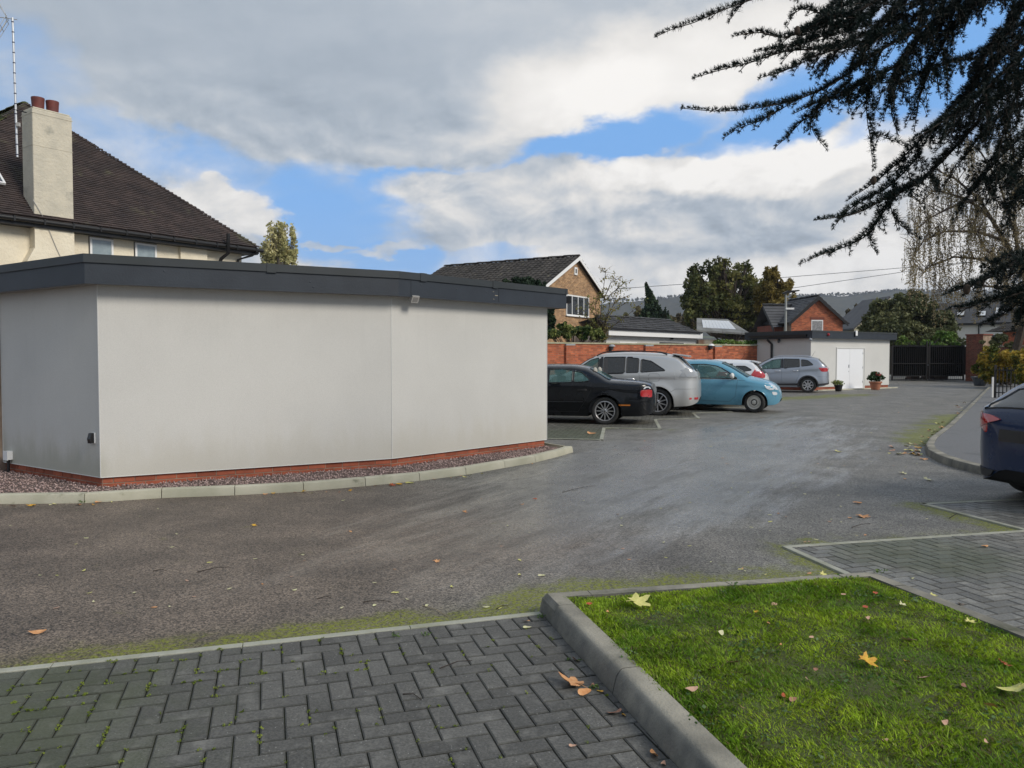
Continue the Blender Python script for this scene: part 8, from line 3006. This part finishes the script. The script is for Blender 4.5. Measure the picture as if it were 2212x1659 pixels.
# a few cones sit on the boughs
cn = [(1847 - 0, 62), (1862, 70), (1722 + 50, 395 - 20)]
bm_.build('branches', M_cbark, ced)
MB().tube([V(8.4, 5.6, 0), V(8.5, 5.6, 4), V(8.4, 5.7, 12)], [0.42, 0.36, 0.15], 14).build('trunk', M_cbark, ced, sm=60)
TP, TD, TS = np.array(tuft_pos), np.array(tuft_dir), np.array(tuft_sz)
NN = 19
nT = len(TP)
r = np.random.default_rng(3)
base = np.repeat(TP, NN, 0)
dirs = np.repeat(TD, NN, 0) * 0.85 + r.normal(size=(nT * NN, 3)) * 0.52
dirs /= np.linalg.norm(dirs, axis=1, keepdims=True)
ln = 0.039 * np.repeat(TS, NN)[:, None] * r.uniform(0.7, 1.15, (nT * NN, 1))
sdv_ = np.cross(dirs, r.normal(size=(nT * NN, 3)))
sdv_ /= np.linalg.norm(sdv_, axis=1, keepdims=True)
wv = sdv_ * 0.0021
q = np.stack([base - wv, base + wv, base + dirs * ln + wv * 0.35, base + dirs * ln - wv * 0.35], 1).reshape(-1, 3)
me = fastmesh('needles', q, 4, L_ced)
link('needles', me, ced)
print('cedar tufts', nT)
M_cone = mat('cedar_cone', (0.05, 0.035, 0.025), 0.9)
for (x, y) in ((1722, 66), (1887, 390), (2088, 625)):
 p = at(x, y, 5.4 if y < 500 else 4.5)
 MB().ell((p.x, p.y, p.z), (0.02, 0.02, 0.032), 10, 8).build('cone', M_cone, ced, sm=80)

# ------------------------------------------------------------------ grass
def grass_mat():
 m = bpy.data.materials.new('grass_blades')
 m.use_nodes = True
 k = NT(m.node_tree)
 b = k.n['Principled BSDF']
 geo = k.node('ShaderNodeNewGeometry')
 pos = geo.outputs['Position']
 r_ = geo.outputs['Random Per Island']
 big = k.noise(pos, 2.6, 4, 0.6)
 mid_ = k.noise(pos, 11.0, 3, 0.6)
 c = k.mix(k.ramp(big, 0.32, 0.66), (0.150, 0.300, 0.022), (0.420, 0.580, 0.038))
 c = k.mix(k.ramp(mid_, 0.45, 0.72, 0.0, 0.6), c, (0.085, 0.160, 0.026))
 c = k.mix(k.ramp(k.noise(pos, 4.4, 4, 0.7), 0.56, 0.72, 0.0, 0.6), c, (0.28, 0.34, 0.03))
 c = k.mix(k.ramp(r_, 0.86, 0.90), c, (0.22, 0.19, 0.08))
 v = k.ramp(k.m('FRACT', k.m('MULTIPLY', r_, 13.7)), 0, 1, 0.6, 1.4, False)
 c = k.mix(1.0, c, k.comb(v, v, v), 'MULTIPLY')
 k.put(b.inputs['Base Color'], c)
 b.inputs['Roughness'].default_value = 0.5
 b.inputs['Specular IOR Level'].default_value = 0.25
 tr_ = k.node('ShaderNodeBsdfTranslucent')
 k.l.new(c, tr_.inputs[0])
 mx = k.node('ShaderNodeMixShader')
 mx.inputs[0].default_value = 0.35
 k.l.new(b.outputs[0], mx.inputs[1])
 k.l.new(tr_.outputs[0], mx.inputs[2])
 k.l.new(mx.outputs[0], k.n['Material Output'].inputs[0])
 return m

r = np.random.default_rng(44)
NB = 185000
# more blades where the bed is in view
fu = r.random(NB) * 1.012 - 0.006
fv = r.random(NB) * 0.80 - 0.004
A0, A1, A2_, A3 = [np.array([p.x, p.y]) for p in bed_poly]
P2 = (A0[None] * (1 - fu[:, None]) + A1[None] * fu[:, None]) * (1 - fv[:, None]) + (A3[None] * (1 - fu[:, None]) + A2_[None] * fu[:, None]) * fv[:, None]
# patchiness: thin near bare spots
patch_ = (np.sin(P2[:, 0] * 4.1 + 1.3) * np.cos(P2[:, 1] * 3.7 - 0.4) + 0.6 * np.sin(P2[:, 0] * 9.3 + P2[:, 1] * 7.7) + 0.4 * np.sin(P2[:, 0] * 17 - P2[:, 1] * 21))
bare = (patch_ > 1.45) & (r.random(NB) < 0.55)
P2, patch_ = P2[~bare], patch_[~bare]
n_ = len(P2)
hgt = r.uniform(0.012, 0.030, n_) * (1 + 0.22 * np.clip(-patch_, -1, 1))
tall = r.random(n_) < 0.03
hgt[tall] *= 1.5
rel = P2 - np.array([K0.x, K0.y])
d_b = rel @ np.array([W_.x, W_.y]) - ins
d_s = rel @ np.array([U.x, U.y])
d_e = np.minimum(d_b, np.minimum(d_s - ins, BEDW - ins - d_s))
hgt *= np.clip(0.35 + d_e / 0.22, 0.35, 1.0)
clump_a = np.sin(P2[:, 0] * 13 + 2 * np.sin(P2[:, 1] * 9)) * 3.1
ang = clump_a + r.normal(0, 1.1, n_)
lean = np.abs(r.normal(0.75, 0.35, n_)) * hgt
base = np.stack([P2[:, 0], P2[:, 1], 0.112 + 0.012 * np.sin(P2[:, 0] * 5.1 + 1) * np.cos(P2[:, 1] * 4.3)], 1)
tip = base + np.stack([np.cos(ang) * lean, np.sin(ang) * lean, hgt], 1)
midp = base + np.stack([np.cos(ang) * lean * 0.35, np.sin(ang) * lean * 0.35, hgt * 0.62], 1)
a2_ = ang + math.pi / 2 + r.normal(0, 0.6, n_)
wv = np.stack([np.cos(a2_), np.sin(a2_), np.zeros(n_)], 1) * r.uniform(0.0011, 0.0024, (n_, 1))
tri_v = np.stack([base - wv, base + wv, midp + wv * 0.8, tip, midp - wv * 0.8], 1).reshape(-1, 3)
me = fastmesh('grass', tri_v, 5, grass_mat())
o = link('grass', me)
tag(o, 'bright green uneven lawn grass growing in the kerbed bed', 'grass', kind='stuff')
# clover and broad leaved weeds among it
L_clov = leafmat('leaf_clover', [(0.05, 0.11, 0.02), (0.09, 0.16, 0.05), (0.14, 0.20, 0.09)], 0.5, 6)
cl = []
for _ in range(150):
 c = r.random(2)
 p = A0 + (A1 - A0) * c[0] + (A3 - A0) * c[1] * 0.78
 k_ = r.integers(8, 26)
 cl.append(np.stack([p[0] + r.normal(0, 0.035, k_), p[1] + r.normal(0, 0.035, k_), np.full(k_, 0.132) + r.normal(0, 0.006, k_)], 1))
me = fastmesh('clover', leaf_quads(np.concatenate(cl), 0.016, 0.9, r, 1.2), 4, L_clov)
o = link('clover', me)
tag(o, 'small patches of clover and weeds in the lawn', 'clover', kind='stuff')

# weeds and moss in joints of the left paving and along kerbs
L_moss = leafmat('moss_green', [(0.10, 0.14, 0.015), (0.17, 0.22, 0.03), (0.22, 0.26, 0.05)], 0.8, 5)
ms = []
ptsj = []
rj = random.Random(5)
cth, sth = eL.x, eL.y
for _ in range(2600):
 u = rj.uniform(-2.9, 0.0)
 v = -rj.uniform(0.0, 1.6)
 dm = math.hypot(u + 2.5, (v + 0.6) * 0.9)
 near_edge = math.exp(-abs(v + 0.22) * 3.0) * 0.5
 if rj.random() > math.exp(-dm * 0.95) * 1.1 + near_edge * 0.22:
  continue
 # snap onto the joint lattice of the herringbone
 i, j = round(u / 0.1), round(v / 0.1)
 if rj.random() < 0.5:
  uu, vv2 = i * 0.1, v
  cell1, cell2 = (i - 1 - math.floor(v / 0.1)) % 4, (i - math.floor(v / 0.1)) % 4
  if cell1 == 0 and cell2 == 1:
   continue
 else:
  uu, vv2 = u, j * 0.1
  c_low, c_up = (math.floor(u / 0.1) - (j - 1)) % 4, (math.floor(u / 0.1) - j) % 4
  if c_low == 3 and c_up == 2:
   continue
 gate = math.sin(i * 3.7 + j * 5.3) + math.sin(i * 1.3 - j * 2.1)
 if gate < 0.25:
  continue
 wx_ = B_.__self__ if False else None
 ptsj.append((uu + rj.gauss(0, 0.004), vv2 + rj.gauss(0, 0.004)))
Bo = E1 + eN * 0.055
for (u, v) in ptsj:
 x_, y_ = Bo.x + u * cth - v * sth, Bo.y + u * sth + v * cth
 for _ in range(9):
  ms.append((x_ + rj.gauss(0, 0.0045), y_ + rj.gauss(0, 0.0045), 0.013 + rj.uniform(0, 0.008)))
me = fastmesh('joint_moss', leaf_quads(np.array(ms), 0.0085, 0.5, r, 1.3), 4, L_moss)
o = link('joint_moss', me)
tag(o, 'yellow green moss growing in the paving joints, bottom left', 'moss', kind='stuff')

# little weeds at kerb feet: each one its own plant
L_weed = leafmat('weed_green', [(0.05, 0.10, 0.02), (0.09, 0.16, 0.035), (0.14, 0.20, 0.06)], 0.5, 9)

def weed(px, py, label, s_=0.05, n=34, z=0.01):
 p = g(px, py, z)
 o_ = empty('weed', (p.x, p.y, z))
 tag(o_, label, 'weed')
 th = r.uniform(0, 6.28, n)
 rad = r.uniform(0.1, 1.0, n) * s_
 P_ = np.stack([p.x + np.cos(th) * rad, p.y + np.sin(th) * rad * 0.6, z + 0.006 + r.uniform(0.0, 0.9, n) * s_ * 0.6], 1)
 me_ = fastmesh('leaves', leaf_quads(P_, s_ * 0.42, 0.4, r, 2.0), 4, L_weed)
 link('leaves', me_, o_)

for px, py, lab, s_ in ((191, 1082, 'green weed at the pale kerb joint below the building corner', 0.07), (176, 1087, 'low sprig beside a yellow leaf at the left end of the pale kerb', 0.04), (534, 1064, 'weed growing out of the pale kerb joint left of centre', 0.07),
      (560, 1062, 'weed mixed with brown leaves at the pale kerb', 0.05), (1170, 1335, 'small weed at the foot of the grass bed corner', 0.03), (1284, 1490, 'weed beside the big orange leaf against the kerb', 0.035),
      (855, 1376, 'tiny grass tuft in the paving below the edging', 0.03), (920, 1374, 'grass tuft at the paving edge, right of the other', 0.03), (1902, 1240, 'green sprig on the right corner of the grass bed kerb', 0.05), (1228, 1428, 'pale green sprig in a paving joint', 0.018),
      (1234, 1450, 'small sprout two blocks from the kerb', 0.016), (1252, 1430, 'leafy seedling in the joint near the kerb', 0.02)):
 weed(px, py, lab, s_, z=0.125 if 'sprig on' in lab else 0.012)

# ------------------------------------------------------------------ fallen leaves
def leafm(name, c1, c2):
 return mat(name, c1, 0.55, c2, 28, 4, 0.5, bump=0.3, bscale=60)

LM = dict(yellow=leafm('fallen_yellow', (0.62, 0.56, 0.22), (0.50, 0.50, 0.14)), pale=leafm('fallen_pale', (0.62, 0.58, 0.36), (0.50, 0.50, 0.26)), orange=leafm('fallen_orange', (0.50, 0.22, 0.08), (0.62, 0.34, 0.16)),
          brown=leafm('fallen_brown', (0.20, 0.09, 0.055), (0.34, 0.17, 0.11)), pink=leafm('fallen_pinkish', (0.52, 0.33, 0.23), (0.42, 0.24, 0.17)), gold=leafm('fallen_gold', (0.62, 0.40, 0.04), (0.45, 0.20, 0.03)), red=leafm('fallen_red', (0.42, 0.09, 0.02), (0.30, 0.06, 0.03)))

def maple_outline(rl):
 lobes = [(0, 1.0, 0.42), (54, 0.88, 0.40), (-54, 0.88, 0.40), (108, 0.58, 0.42), (-108, 0.58, 0.42)]
 pts_ = []
 for a in range(-165, 166, 7):
  v = 0.50
  for c_, L_, w_2 in lobes:
   d = abs(a - c_)
   v = max(v, L_ * max(0, 1 - d / (w_2 * 100)) ** 0.8 + 0.10)
  v *= 1 + 0.08 * ((a // 7) % 2) * (1 if v > 0.4 else 0)
  pts_.append((math.cos(R(a)) * v, math.sin(R(a)) * v))
 pts_.append((-0.12, 0.0))
 return pts_

def fallen(kind, p, size, m, rz, tilt=(0, 0), curl=0.25, z0=0.0):
 seedr = random.Random(int(p.x * 7919 + p.y * 104729))
 if kind == 'maple':
  ol = maple_outline(seedr)
 else:
  ol = [(math.cos(t) * (1.0 if math.cos(t) > 0 else 0.9), math.sin(t) * 0.42 * (1 - 0.25 * math.cos(t))) for t in np.linspace(-math.pi, math.pi, 15)[:-1]]
 ca = seedr.uniform(0, 3.14)
 ca2 = seedr.uniform(-0.3, 0.3)

 def zz(x, y):
  u = x * math.cos(ca) + y * math.sin(ca)
  v = -x * math.sin(ca) + y * math.cos(ca)
  return curl * (u * u) + ca2 * u * v + 0.12 * curl * math.sin(6 * v)
 Mx_ = Matrix.Translation(p) @ Matrix.Rotation(rz, 4, 'Z') @ Matrix.Rotation(tilt[0], 4, 'X') @ Matrix.Rotation(tilt[1], 4, 'Y')
 vs_ = [V(0, 0, zz(0, 0))] + [V(x, y, zz(x, y)) for x, y in ol] + [V(x * 0.55, y * 0.55, zz(x * 0.55, y * 0.55) - 0.03) for x, y in ol]
 n2 = len(ol)
 fs_ = []
 for i in range(n2):
  j = (i + 1) % n2
  fs_ += [(0, 1 + n2 + i, 1 + n2 + j), (1 + n2 + i, 1 + i, 1 + j, 1 + n2 + j)]
 mb = MB()
 vs_ = [Mx_ @ (v * size) for v in vs_]
 lowest = min(v.z for v in vs_)
 lift_ = p.z - lowest + 0.001
 vs_ = [v + V(0, 0, lift_) for v in vs_]
 mb.add(vs_, fs_)
 if kind == 'maple' or size > 0.05:
  s0_ = Mx_ @ (V(-0.1, 0, 0.03) * size) + V(0, 0, lift_)
  s1_ = Mx_ @ (V(-0.9, 0.12, 0.05) * size) + V(0, 0, lift_)
  s1_.z = max(s1_.z, p.z + 0.002)
  mb.tube([s0_, s0_.lerp(s1_, 0.5) + V(0, 0, 0.004), s1_], 0.0016, 4)
 return mb.build('fallen_leaf', m, sm=50)

GZ = 0.135
big = [('maple', 1375, 1306, 0.085, 'yellow', 0.3, (0.25, 0.1), GZ, 'large pale yellow maple leaf on the grass near the back kerb'),
       ('maple', 1240, 1480, 0.088, 'orange', 2.2, (0.22, -0.1), 0.016, 'large orange brown curled leaf on the dark paving by the kerb'),
       ('oval', 1262, 1497, 0.045, 'orange', 0.4, (0.4, 0.1), 0.016, 'narrow orange leaf lying just below the large orange one'),
       ('oval', 1281, 1483, 0.026, 'brown', 1.2, (0.2, 0.1), 0.016, 'brown leaf tucked between the large orange leaf and the kerb'),
       ('oval', 1296, 1494, 0.020, 'gold', 2.2, (0.1, 0.1), 0.016, 'small golden leaf against the kerb beside the orange ones'),
       ('oval', 1242, 1428, 0.035, 'brown', 1.7, (0.7, 0.1), 0.016, 'upright brown leaf leaning at the kerb foot'),
       ('oval', 1139, 1356, 0.030, 'pale', 0.1, (0.05, 0.1), 0.016, 'pale green yellow leaf on the paving near the bed corner'),
       ('oval', 1137, 1343, 0.024, 'orange', 2.8, (0.3, 0.1), 0.016, 'small tan leaf just inside the paving edge strip'),
       ('oval', 1328, 1542, 0.036, 'brown', 2.6, (0.2, 0.3), 0.016, 'dull purple brown leaf at the kerb halfway down'),
       ('oval', 1347, 1546, 0.020, 'gold', 1.3, (0.2, 0.3), 0.016, 'little gold edged leaf beside the purple brown one'),
       ('oval', 1412, 1632, 0.034, 'orange', 1.3, (0.5, 0.2), 0.016, 'folded tan leaf at the kerb near the bottom edge'),
       ('oval', 1237, 1612, 0.020, 'pink', 0.2, (0.1, 0.2), 0.016, 'small cream leaf on the paving at the bottom'),
       ('oval', 1433, 1652, 0.022, 'pink', 0.9, (0.2, 0.2), 0.016, 'pinkish leaf cut by the bottom edge beside the kerb'),
       ('oval', 853, 1281, 0.030, 'yellow', 0.0, (0.02, 0.05), 0.002, 'flat yellow oval leaf alone on the tarmac above the paving'),
       ('oval', 1170, 1244, 0.034, 'pale', 0.2, (0.1, 0.1), 0.002, 'pale leaf on the tarmac just behind the bed corner'),
       ('maple', 942, 1214, 0.030, 'orange', 0.2, (0.3, 0.1), 0.002, 'small orange leaf in the middle of the tarmac'),
       ('maple', 1003, 1107, 0.034, 'orange', 0.9, (0.3, 0.1), 0.002, 'tan leaf on the tarmac below the kerb bend'),
       ('oval', 1127, 1090, 0.030, 'orange', 0.2, (0.2, 0.1), 0.002, 'left one of two orange leaves in the middle of the drive'),
       ('oval', 1155, 1079, 0.036, 'red', 0.5, (0.3, 0.1), 0.002, 'red brown leaf in the middle of the drive, right of an orange one'),
       ('maple', 1861, 1117, 0.080, 'orange', 0.1, (0.15, 0.15), 0.002, 'big orange maple leaf lying on the drive before the right bay'),
       ('oval', 1836, 1119, 0.032, 'orange', 0.4, (0.1, 0.1), 0.002, 'smaller orange leaf touching the big one on the drive'),
       ('oval', 1852, 1087, 0.060, 'orange', 0.0, (0.12, 0.1), 0.002, 'orange leaf on the drive above the big maple leaf'),
       ('oval', 1791, 1127, 0.032, 'pink', 0.0, (0.1, 0.1), 0.002, 'pink leaf on the drive left of the big maple leaf'),
       ('maple', 2003, 1038, 0.075, 'pale', 0.1, (0.25, 0.1), 0.002, 'large yellow green leaf on the drive before the dark blue car'),
       ('maple', 1950, 1024, 0.060, 'pale', 0.8, (0.25, 0.1), 0.002, 'yellow green leaf left of the larger one before the dark car'),
       ('oval', 1955, 1035, 0.040, 'orange', 0.5, (0.25, 0.1), 0.002, 'small orange leaf below the yellow green leaf'),
       ('maple', 1809, 976, 0.075, 'yellow', 0.3, (0.2, 0.1), 0.002, 'yellow green leaf alone in the pale sheen of the drive'),
       ('maple', 1993, 993, 0.075, 'orange', 0.3, (0.2, 0.1), 0.002, 'orange leaf at the rounded end of the pavement kerb'),
       ('oval', 1963, 974, 0.11, 'yellow', 0.1, (0.05, 0.1), 0.002, 'long pale leaf left of the pavement kerb'),
       ('maple', 1982, 975, 0.07, 'orange', 1.3, (0.2, 0.1), 0.002, 'brown leaf in the litter at the kerb nose'),
       ('maple', 1998, 962, 0.09, 'yellow', 1.0, (0.4, 0.1), 0.002, 'big yellow leaf heaped against the kerb nose'),
       ('maple', 2044, 929, 0.12, 'orange', 1.0, (0.3, 0.1), 0.002, 'orange leaf against the kerb of the raised pavement'),
       ('oval', 1278, 937, 0.12, 'orange', 0.2, (0.2, 0.1), 0.016, 'orange leaf on the paved bay in front of the black saloon'),
       ('maple', 2075, 1335 - 0, 0.055, 'pale', 0.2, (0.2, 0.2), 0.016, 'unused'),
       ('maple', 1872, 1437, 0.055, 'gold', 0.1, (0.35, 0.2), GZ, 'gold and brown curled leaf in the middle of the grass'),
       ('maple', 1963, 1387, 0.042, 'pink', 2.0, (0.5, 0.2), GZ, 'pale tan leaf standing folded on the right of the grass'),
       ('oval', 1959, 1430, 0.020, 'gold', 1.5, (0.4, 0.2), GZ, 'small amber leaf right of the gold curled leaf'),
       ('maple', 2196, 1496, 0.075, 'yellow', 2.9, (0.3, 0.3), GZ, 'large yellow leaf with brown spots at the right edge of the grass'),
       ('maple', 2168, 1437, 0.040, 'red', 0.4, (0.4, 0.3), GZ, 'rust brown leaf on the grass near the right edge'),
       ('oval', 2140, 1528, 0.030, 'orange', 1.5, (0.7, 0.3), GZ, 'curled orange pink leaf standing up low on the right'),
       ('maple', 2095, 1345, 0.036, 'yellow', 0.2, (0.1, 0.1), GZ, 'torn yellow leaf in the grass beside a dark one'),
       ('oval', 2069, 1338, 0.018, 'brown', 1.2, (0.4, 0.1), GZ, 'dark maroon leaf beside the torn yellow leaf'),
       ('oval', 1869, 1313, 0.024, 'red', 0.2, (0.5, 0.1), GZ, 'bright orange red leaf in the upper grass'),
       ('oval', 1873, 1337, 0.026, 'pink', 0.4, (0.3, 0.1), GZ, 'tan leaf below the orange red one'),
       ('oval', 1891, 1282, 0.026, 'red', 0.3, (0.4, 0.1), GZ, 'rust leaf near the back right corner of the grass'),
       ('oval', 1822, 1285, 0.022, 'pink', 0.2, (0.2, 0.1), GZ, 'pale pink leaf near the back of the grass'),
       ('oval', 1673, 1307, 0.026, 'pink', 0.3, (0.5, 0.1), GZ, 'pinkish white leaf in the upper left grass'),
       ('oval', 1632, 1322, 0.020, 'gold', 0.2, (0.3, 0.1), GZ, 'yellow leaf in the upper left of the grass'),
       ('oval', 1660, 1347, 0.018, 'orange', 1.2, (0.2, 0.1), GZ, 'little orange leaf below the yellow one in the grass'),
       ('oval', 1313, 1325, 0.024, 'orange', 1.2, (0.5, 0.1), GZ, 'orange leaf near the left kerb corner on the grass'),
       ('oval', 1272, 1306, 0.022, 'red', 0.2, (0.5, 0.1), GZ, 'rust leaf close to the corner of the bed'),
       ('oval', 1687, 1394, 0.016, 'orange', 1.0, (0.3, 0.1), GZ, 'small amber leaf left of centre in the grass'),
       ('oval', 1557, 1369, 0.036, 'pale', 0.8, (0.4, 0.1), GZ, 'whitish withered leaf in the left grass'),
       ('oval', 1583, 1432, 0.030, 'brown', 2.6, (0.4, 0.1), GZ, 'wrinkled brown leaf in the left grass'),
       ('oval', 1493, 1492, 0.034, 'pink', 0.1, (0.3, 0.1), GZ, 'round pale pink leaf by the left kerb'),
       ('oval', 1753, 1378, 0.022, 'pink', 0.5, (0.3, 0.1), GZ, 'small peach leaf above the gold curled leaf'),
       ('oval', 1693, 1506, 0.026, 'red', 0.9, (0.5, 0.1), GZ, 'red brown folded leaf low in the middle grass'),
       ('oval', 1712, 1513, 0.024, 'brown', 0.2, (0.6, 0.1), GZ, 'dark brown leaf touching the red brown one'),
       ('oval', 1602, 1530, 0.026, 'brown', 1.4, (0.6, 0.1), GZ, 'brown leaf standing on edge, lower left grass'),
       ('oval', 1998, 1465, 0.028, 'pink', 2.8, (0.3, 0.1), GZ, 'tan leaf lower right of the small amber leaf'),
       ('oval', 2082, 1483, 0.026, 'brown', 0.6, (0.4, 0.1), GZ, 'maroon leaf left of the large spotted yellow leaf'),
       ('oval', 1911, 1601, 0.018, 'pink', 0.2, (0.2, 0.1), GZ, 'round cream leaf near the bottom of the grass'),
       ('oval', 2132, 1608, 0.024, 'pink', 1.0, (0.4, 0.1), GZ, 'peach leaf near the bottom right of the grass'),
       ('oval', 2040, 1563, 0.026, 'pink', 0.4, (0.4, 0.1), GZ, 'dull pink leaf lower right in the grass'),
       ('oval', 1762, 1447, 0.020, 'brown', 0.4, (0.4, 0.1), GZ, 'small brown leaf left of the gold curled leaf'),
       ('oval', 1745, 1470, 0.020, 'pink', 1.4, (0.5, 0.1), GZ, 'thin pink leaf below centre of the grass'),
       ('maple', 1950, 1270 + 38, 0.030, 'pale', 0.4, (0.2, 0.1), GZ, 'pale leaf in the back right grass'),
       ('oval', 2022, 1305, 0.030, 'pink', 0.4, (0.3, 0.1), 0.016, 'tan leaf on the grey paving just beyond the right kerb'),
       ('oval', 2075, 1306, 0.024, 'orange', 1.6, (0.4, 0.1), 0.016, 'upright orange leaf on the grey paving'),
       ('maple', 2015, 1287, 0.030, 'yellow', 0.2, (0.3, 0.1), 0.016, 'yellow leaf at the foot of the right kerb'),
       ('oval', 1970, 1250, 0.022, 'pale', 0.2, (0.1, 0.1), 0.016, 'small cream leaf on the grey paving near the kerb corner'),
       ('oval', 2127, 1181, 0.040, 'orange', 0.1, (0.1, 0.1), 0.016, 'flat tan leaf in the upper part of the grey paving'),
       ('maple', 1778, 1245, 0.036, 'yellow', 0.2, (0.5, 0.1), 0.002, 'yellow leaf standing behind the back kerb of the bed'),
       ('oval', 1759, 1250, 0.024, 'yellow', 0.8, (0.3, 0.1), 0.002, 'smaller yellow leaf behind the back kerb'),
       ('oval', 66, 1093, 0.050, 'gold', 0.1, (0.2, 0.1), 0.002, 'yellow leaf below the pale kerb at the far left'),
       ('oval', 212, 1085, 0.036, 'orange', 0.3, (0.2, 0.1), 0.002, 'tan leaf under the pale kerb joint'),
       ('maple', 847, 1049, 0.050, 'red', 0.4, (0.4, 0.1), 0.002, 'red leaf in the litter against the pale kerb'),
       ('oval', 861, 1047, 0.050, 'gold', 0.2, (0.3, 0.1), 0.002, 'golden leaf in the litter against the pale kerb'),
       ('oval', 885, 1044, 0.060, 'yellow', 0.0, (0.1, 0.1), 0.002, 'flat yellow leaf right of the kerb litter'),
       ('oval', 79, 1368, 0.050, 'orange', 0.1, (0.15, 0.1), 0.002, 'reddish tan leaf on the dark tarmac at far left'),
       ('maple', 548, 1136, 0.030, 'gold', 0.1, (0.3, 0.1), 0.002, 'small yellow leaf on the brown tarmac left of centre'),
       ('oval', 573, 1068, 0.032, 'orange', 0.4, (0.3, 0.1), 0.002, 'rust leaf against the pale kerb left of centre'),
       ('oval', 590, 1066, 0.032, 'gold', 0.8, (0.3, 0.1), 0.002, 'gold leaf against the pale kerb left of centre')]
for kind, px, py, s_, col, rz_, tl2, z_, lab in big:
 if lab == 'unused':
  continue
 o = fallen(kind, g(px, py, z_), s_, LM[col], rz_ + 0.3, tl2, 0.35, z_)
 tag(o, lab, 'leaf')
# scatter of tiny pale leaves: nothing tells one from another
rs = random.Random(31)
cnt = 0
while cnt < 210:
 px, py = rs.uniform(0, 2212), 0
 u = rs.random()
 D_ = 4.7 + 22 * u * u
 p = V((px - CX) / FPX * D_, D_, 0.002)
 # keep to the drive
 dens_ = 0.18 + 0.8 * math.exp(-((p.x - 2.8 - (D_ - 6) * 0.45) / 2.0) ** 2)
 if rs.random() > dens_:
  continue
 q_ = project(p)
 if q_ is None:
  continue
 if p.y > 8.3 + (p.x + 4.5) * 0.55 and p.x < 0.9:
  continue
 if p.x > 6.0 + max(0, (p.y - 12.5) * 0.62) - (0.0 if p.y > 10 else 2.0):
  continue
 if 0 < p.x < 2.6 and p.y < 5.3:
  continue
 s_ = rs.uniform(0.010, 0.024) * (1 + D_ * 0.02)
 o = fallen('oval', p, s_, LM[rs.choice(['pale', 'pale', 'pale', 'yellow', 'pink', 'orange'])], rs.uniform(0, 6.28), (rs.uniform(-0.12, 0.12), rs.uniform(-0.1, 0.1)), 0.15)
 tag(o, 'tiny pale leaf lying flat on the tarmac drive', 'leaf', 'tiny leaves scattered over the drive')
 cnt += 1
# litter that has gathered along the kerbs
for (path, n_l, dist, lab, grp) in (([(6.4, 11.9), (6.85, 12.7), (7.56, 13.9), (9.28, 16.4), (12.0, 20.5), (16.0, 26.6)], 46, 0.22, 'dead leaf lying in the litter along the curved kerb on the right', 'leaves along the right kerb'),
         ([tuple(p_) for p_ in gp[1:11]], 30, 0.12, 'small dead leaf lying at the foot of the pale kerb round the white building', 'leaves along the pale kerb')):
 for _ in range(n_l):
  i = rs.randrange(len(path) - 1) if 'right' in grp else rs.choice([0, 1, 3, 4, 4, 5, 5, 6, 7, 8])
  a_, b_ = Vector(path[i]), Vector(path[i + 1])
  d_ = (b_ - a_).normalized()
  n2_ = Vector((-d_.y, d_.x)) if 'right' in grp else Vector((d_.y, -d_.x))
  p_ = a_.lerp(b_, rs.random()) + n2_ * (0.03 + abs(rs.gauss(0, dist)))
  o = fallen(rs.choice(['oval', 'oval', 'maple']), V(p_.x, p_.y, 0.002), rs.uniform(0.02, 0.055) * (1.5 if 'right' in grp else 0.7), LM[rs.choice(['yellow', 'pale', 'orange', 'brown', 'gold', 'pink'])], rs.uniform(0, 6.28), (rs.uniform(-0.3, 0.3), rs.uniform(-0.2, 0.2)), 0.3)
  tag(o, lab, 'leaf', grp)
# twigs
tws = [(460, 1230, 70, 8, 'thin dark twig on the tarmac above the paving, left of centre'), (940, 1320, 55, -22, 'pale bent twig on the tarmac near the paving edge'), (1250, 1056, 70, 10, 'long dark twig in the drive below the kerb end'), (815, 1300, 60, 0, 'dark straight twig on the tarmac beside the yellow oval leaf'),
       (2075, 1107, 50, 25, 'dark twig on the strip between the two right bays'), (1860, 1105 + 30, 40, 10, 'short dark twig below the big orange leaf'), (700, 1342 - 50, 30, 5, 'short dark twig in the middle of the dark tarmac'), (1085, 1292 + 20, 26, 12, 'reddish twig left of the bed corner'),
       (345, 1103 + 130, 30, 2, 'small twig on the brown tarmac, left'), (985, 1415 + 20, 70, 12, 'long dark twig lying on the paving blocks'), (890, 1545 - 40, 40, -15, 'curved twig across the paving blocks')]
M_twig = mat('twig_dark', (0.03, 0.02, 0.015), 0.8)
M_twigp = mat('twig_pale', (0.30, 0.24, 0.15), 0.8)
for px, py, L_, an, lab in tws:
 zt_3 = 0.018 if 'paving blocks' in lab else 0.004
 a_, b_ = g(px - L_ / 2, py + L_ * an / 100, zt_3), g(px + L_ / 2, py - L_ * an / 100, zt_3)
 m_ = a_.lerp(b_, 0.55) + V(0, 0.02, 0.006)
 o = MB().tube([a_, m_, b_], 0.003, 5, 0.0016).build('twig', M_twigp if 'pale' in lab else M_twig)
 tag(o, lab, 'twig')
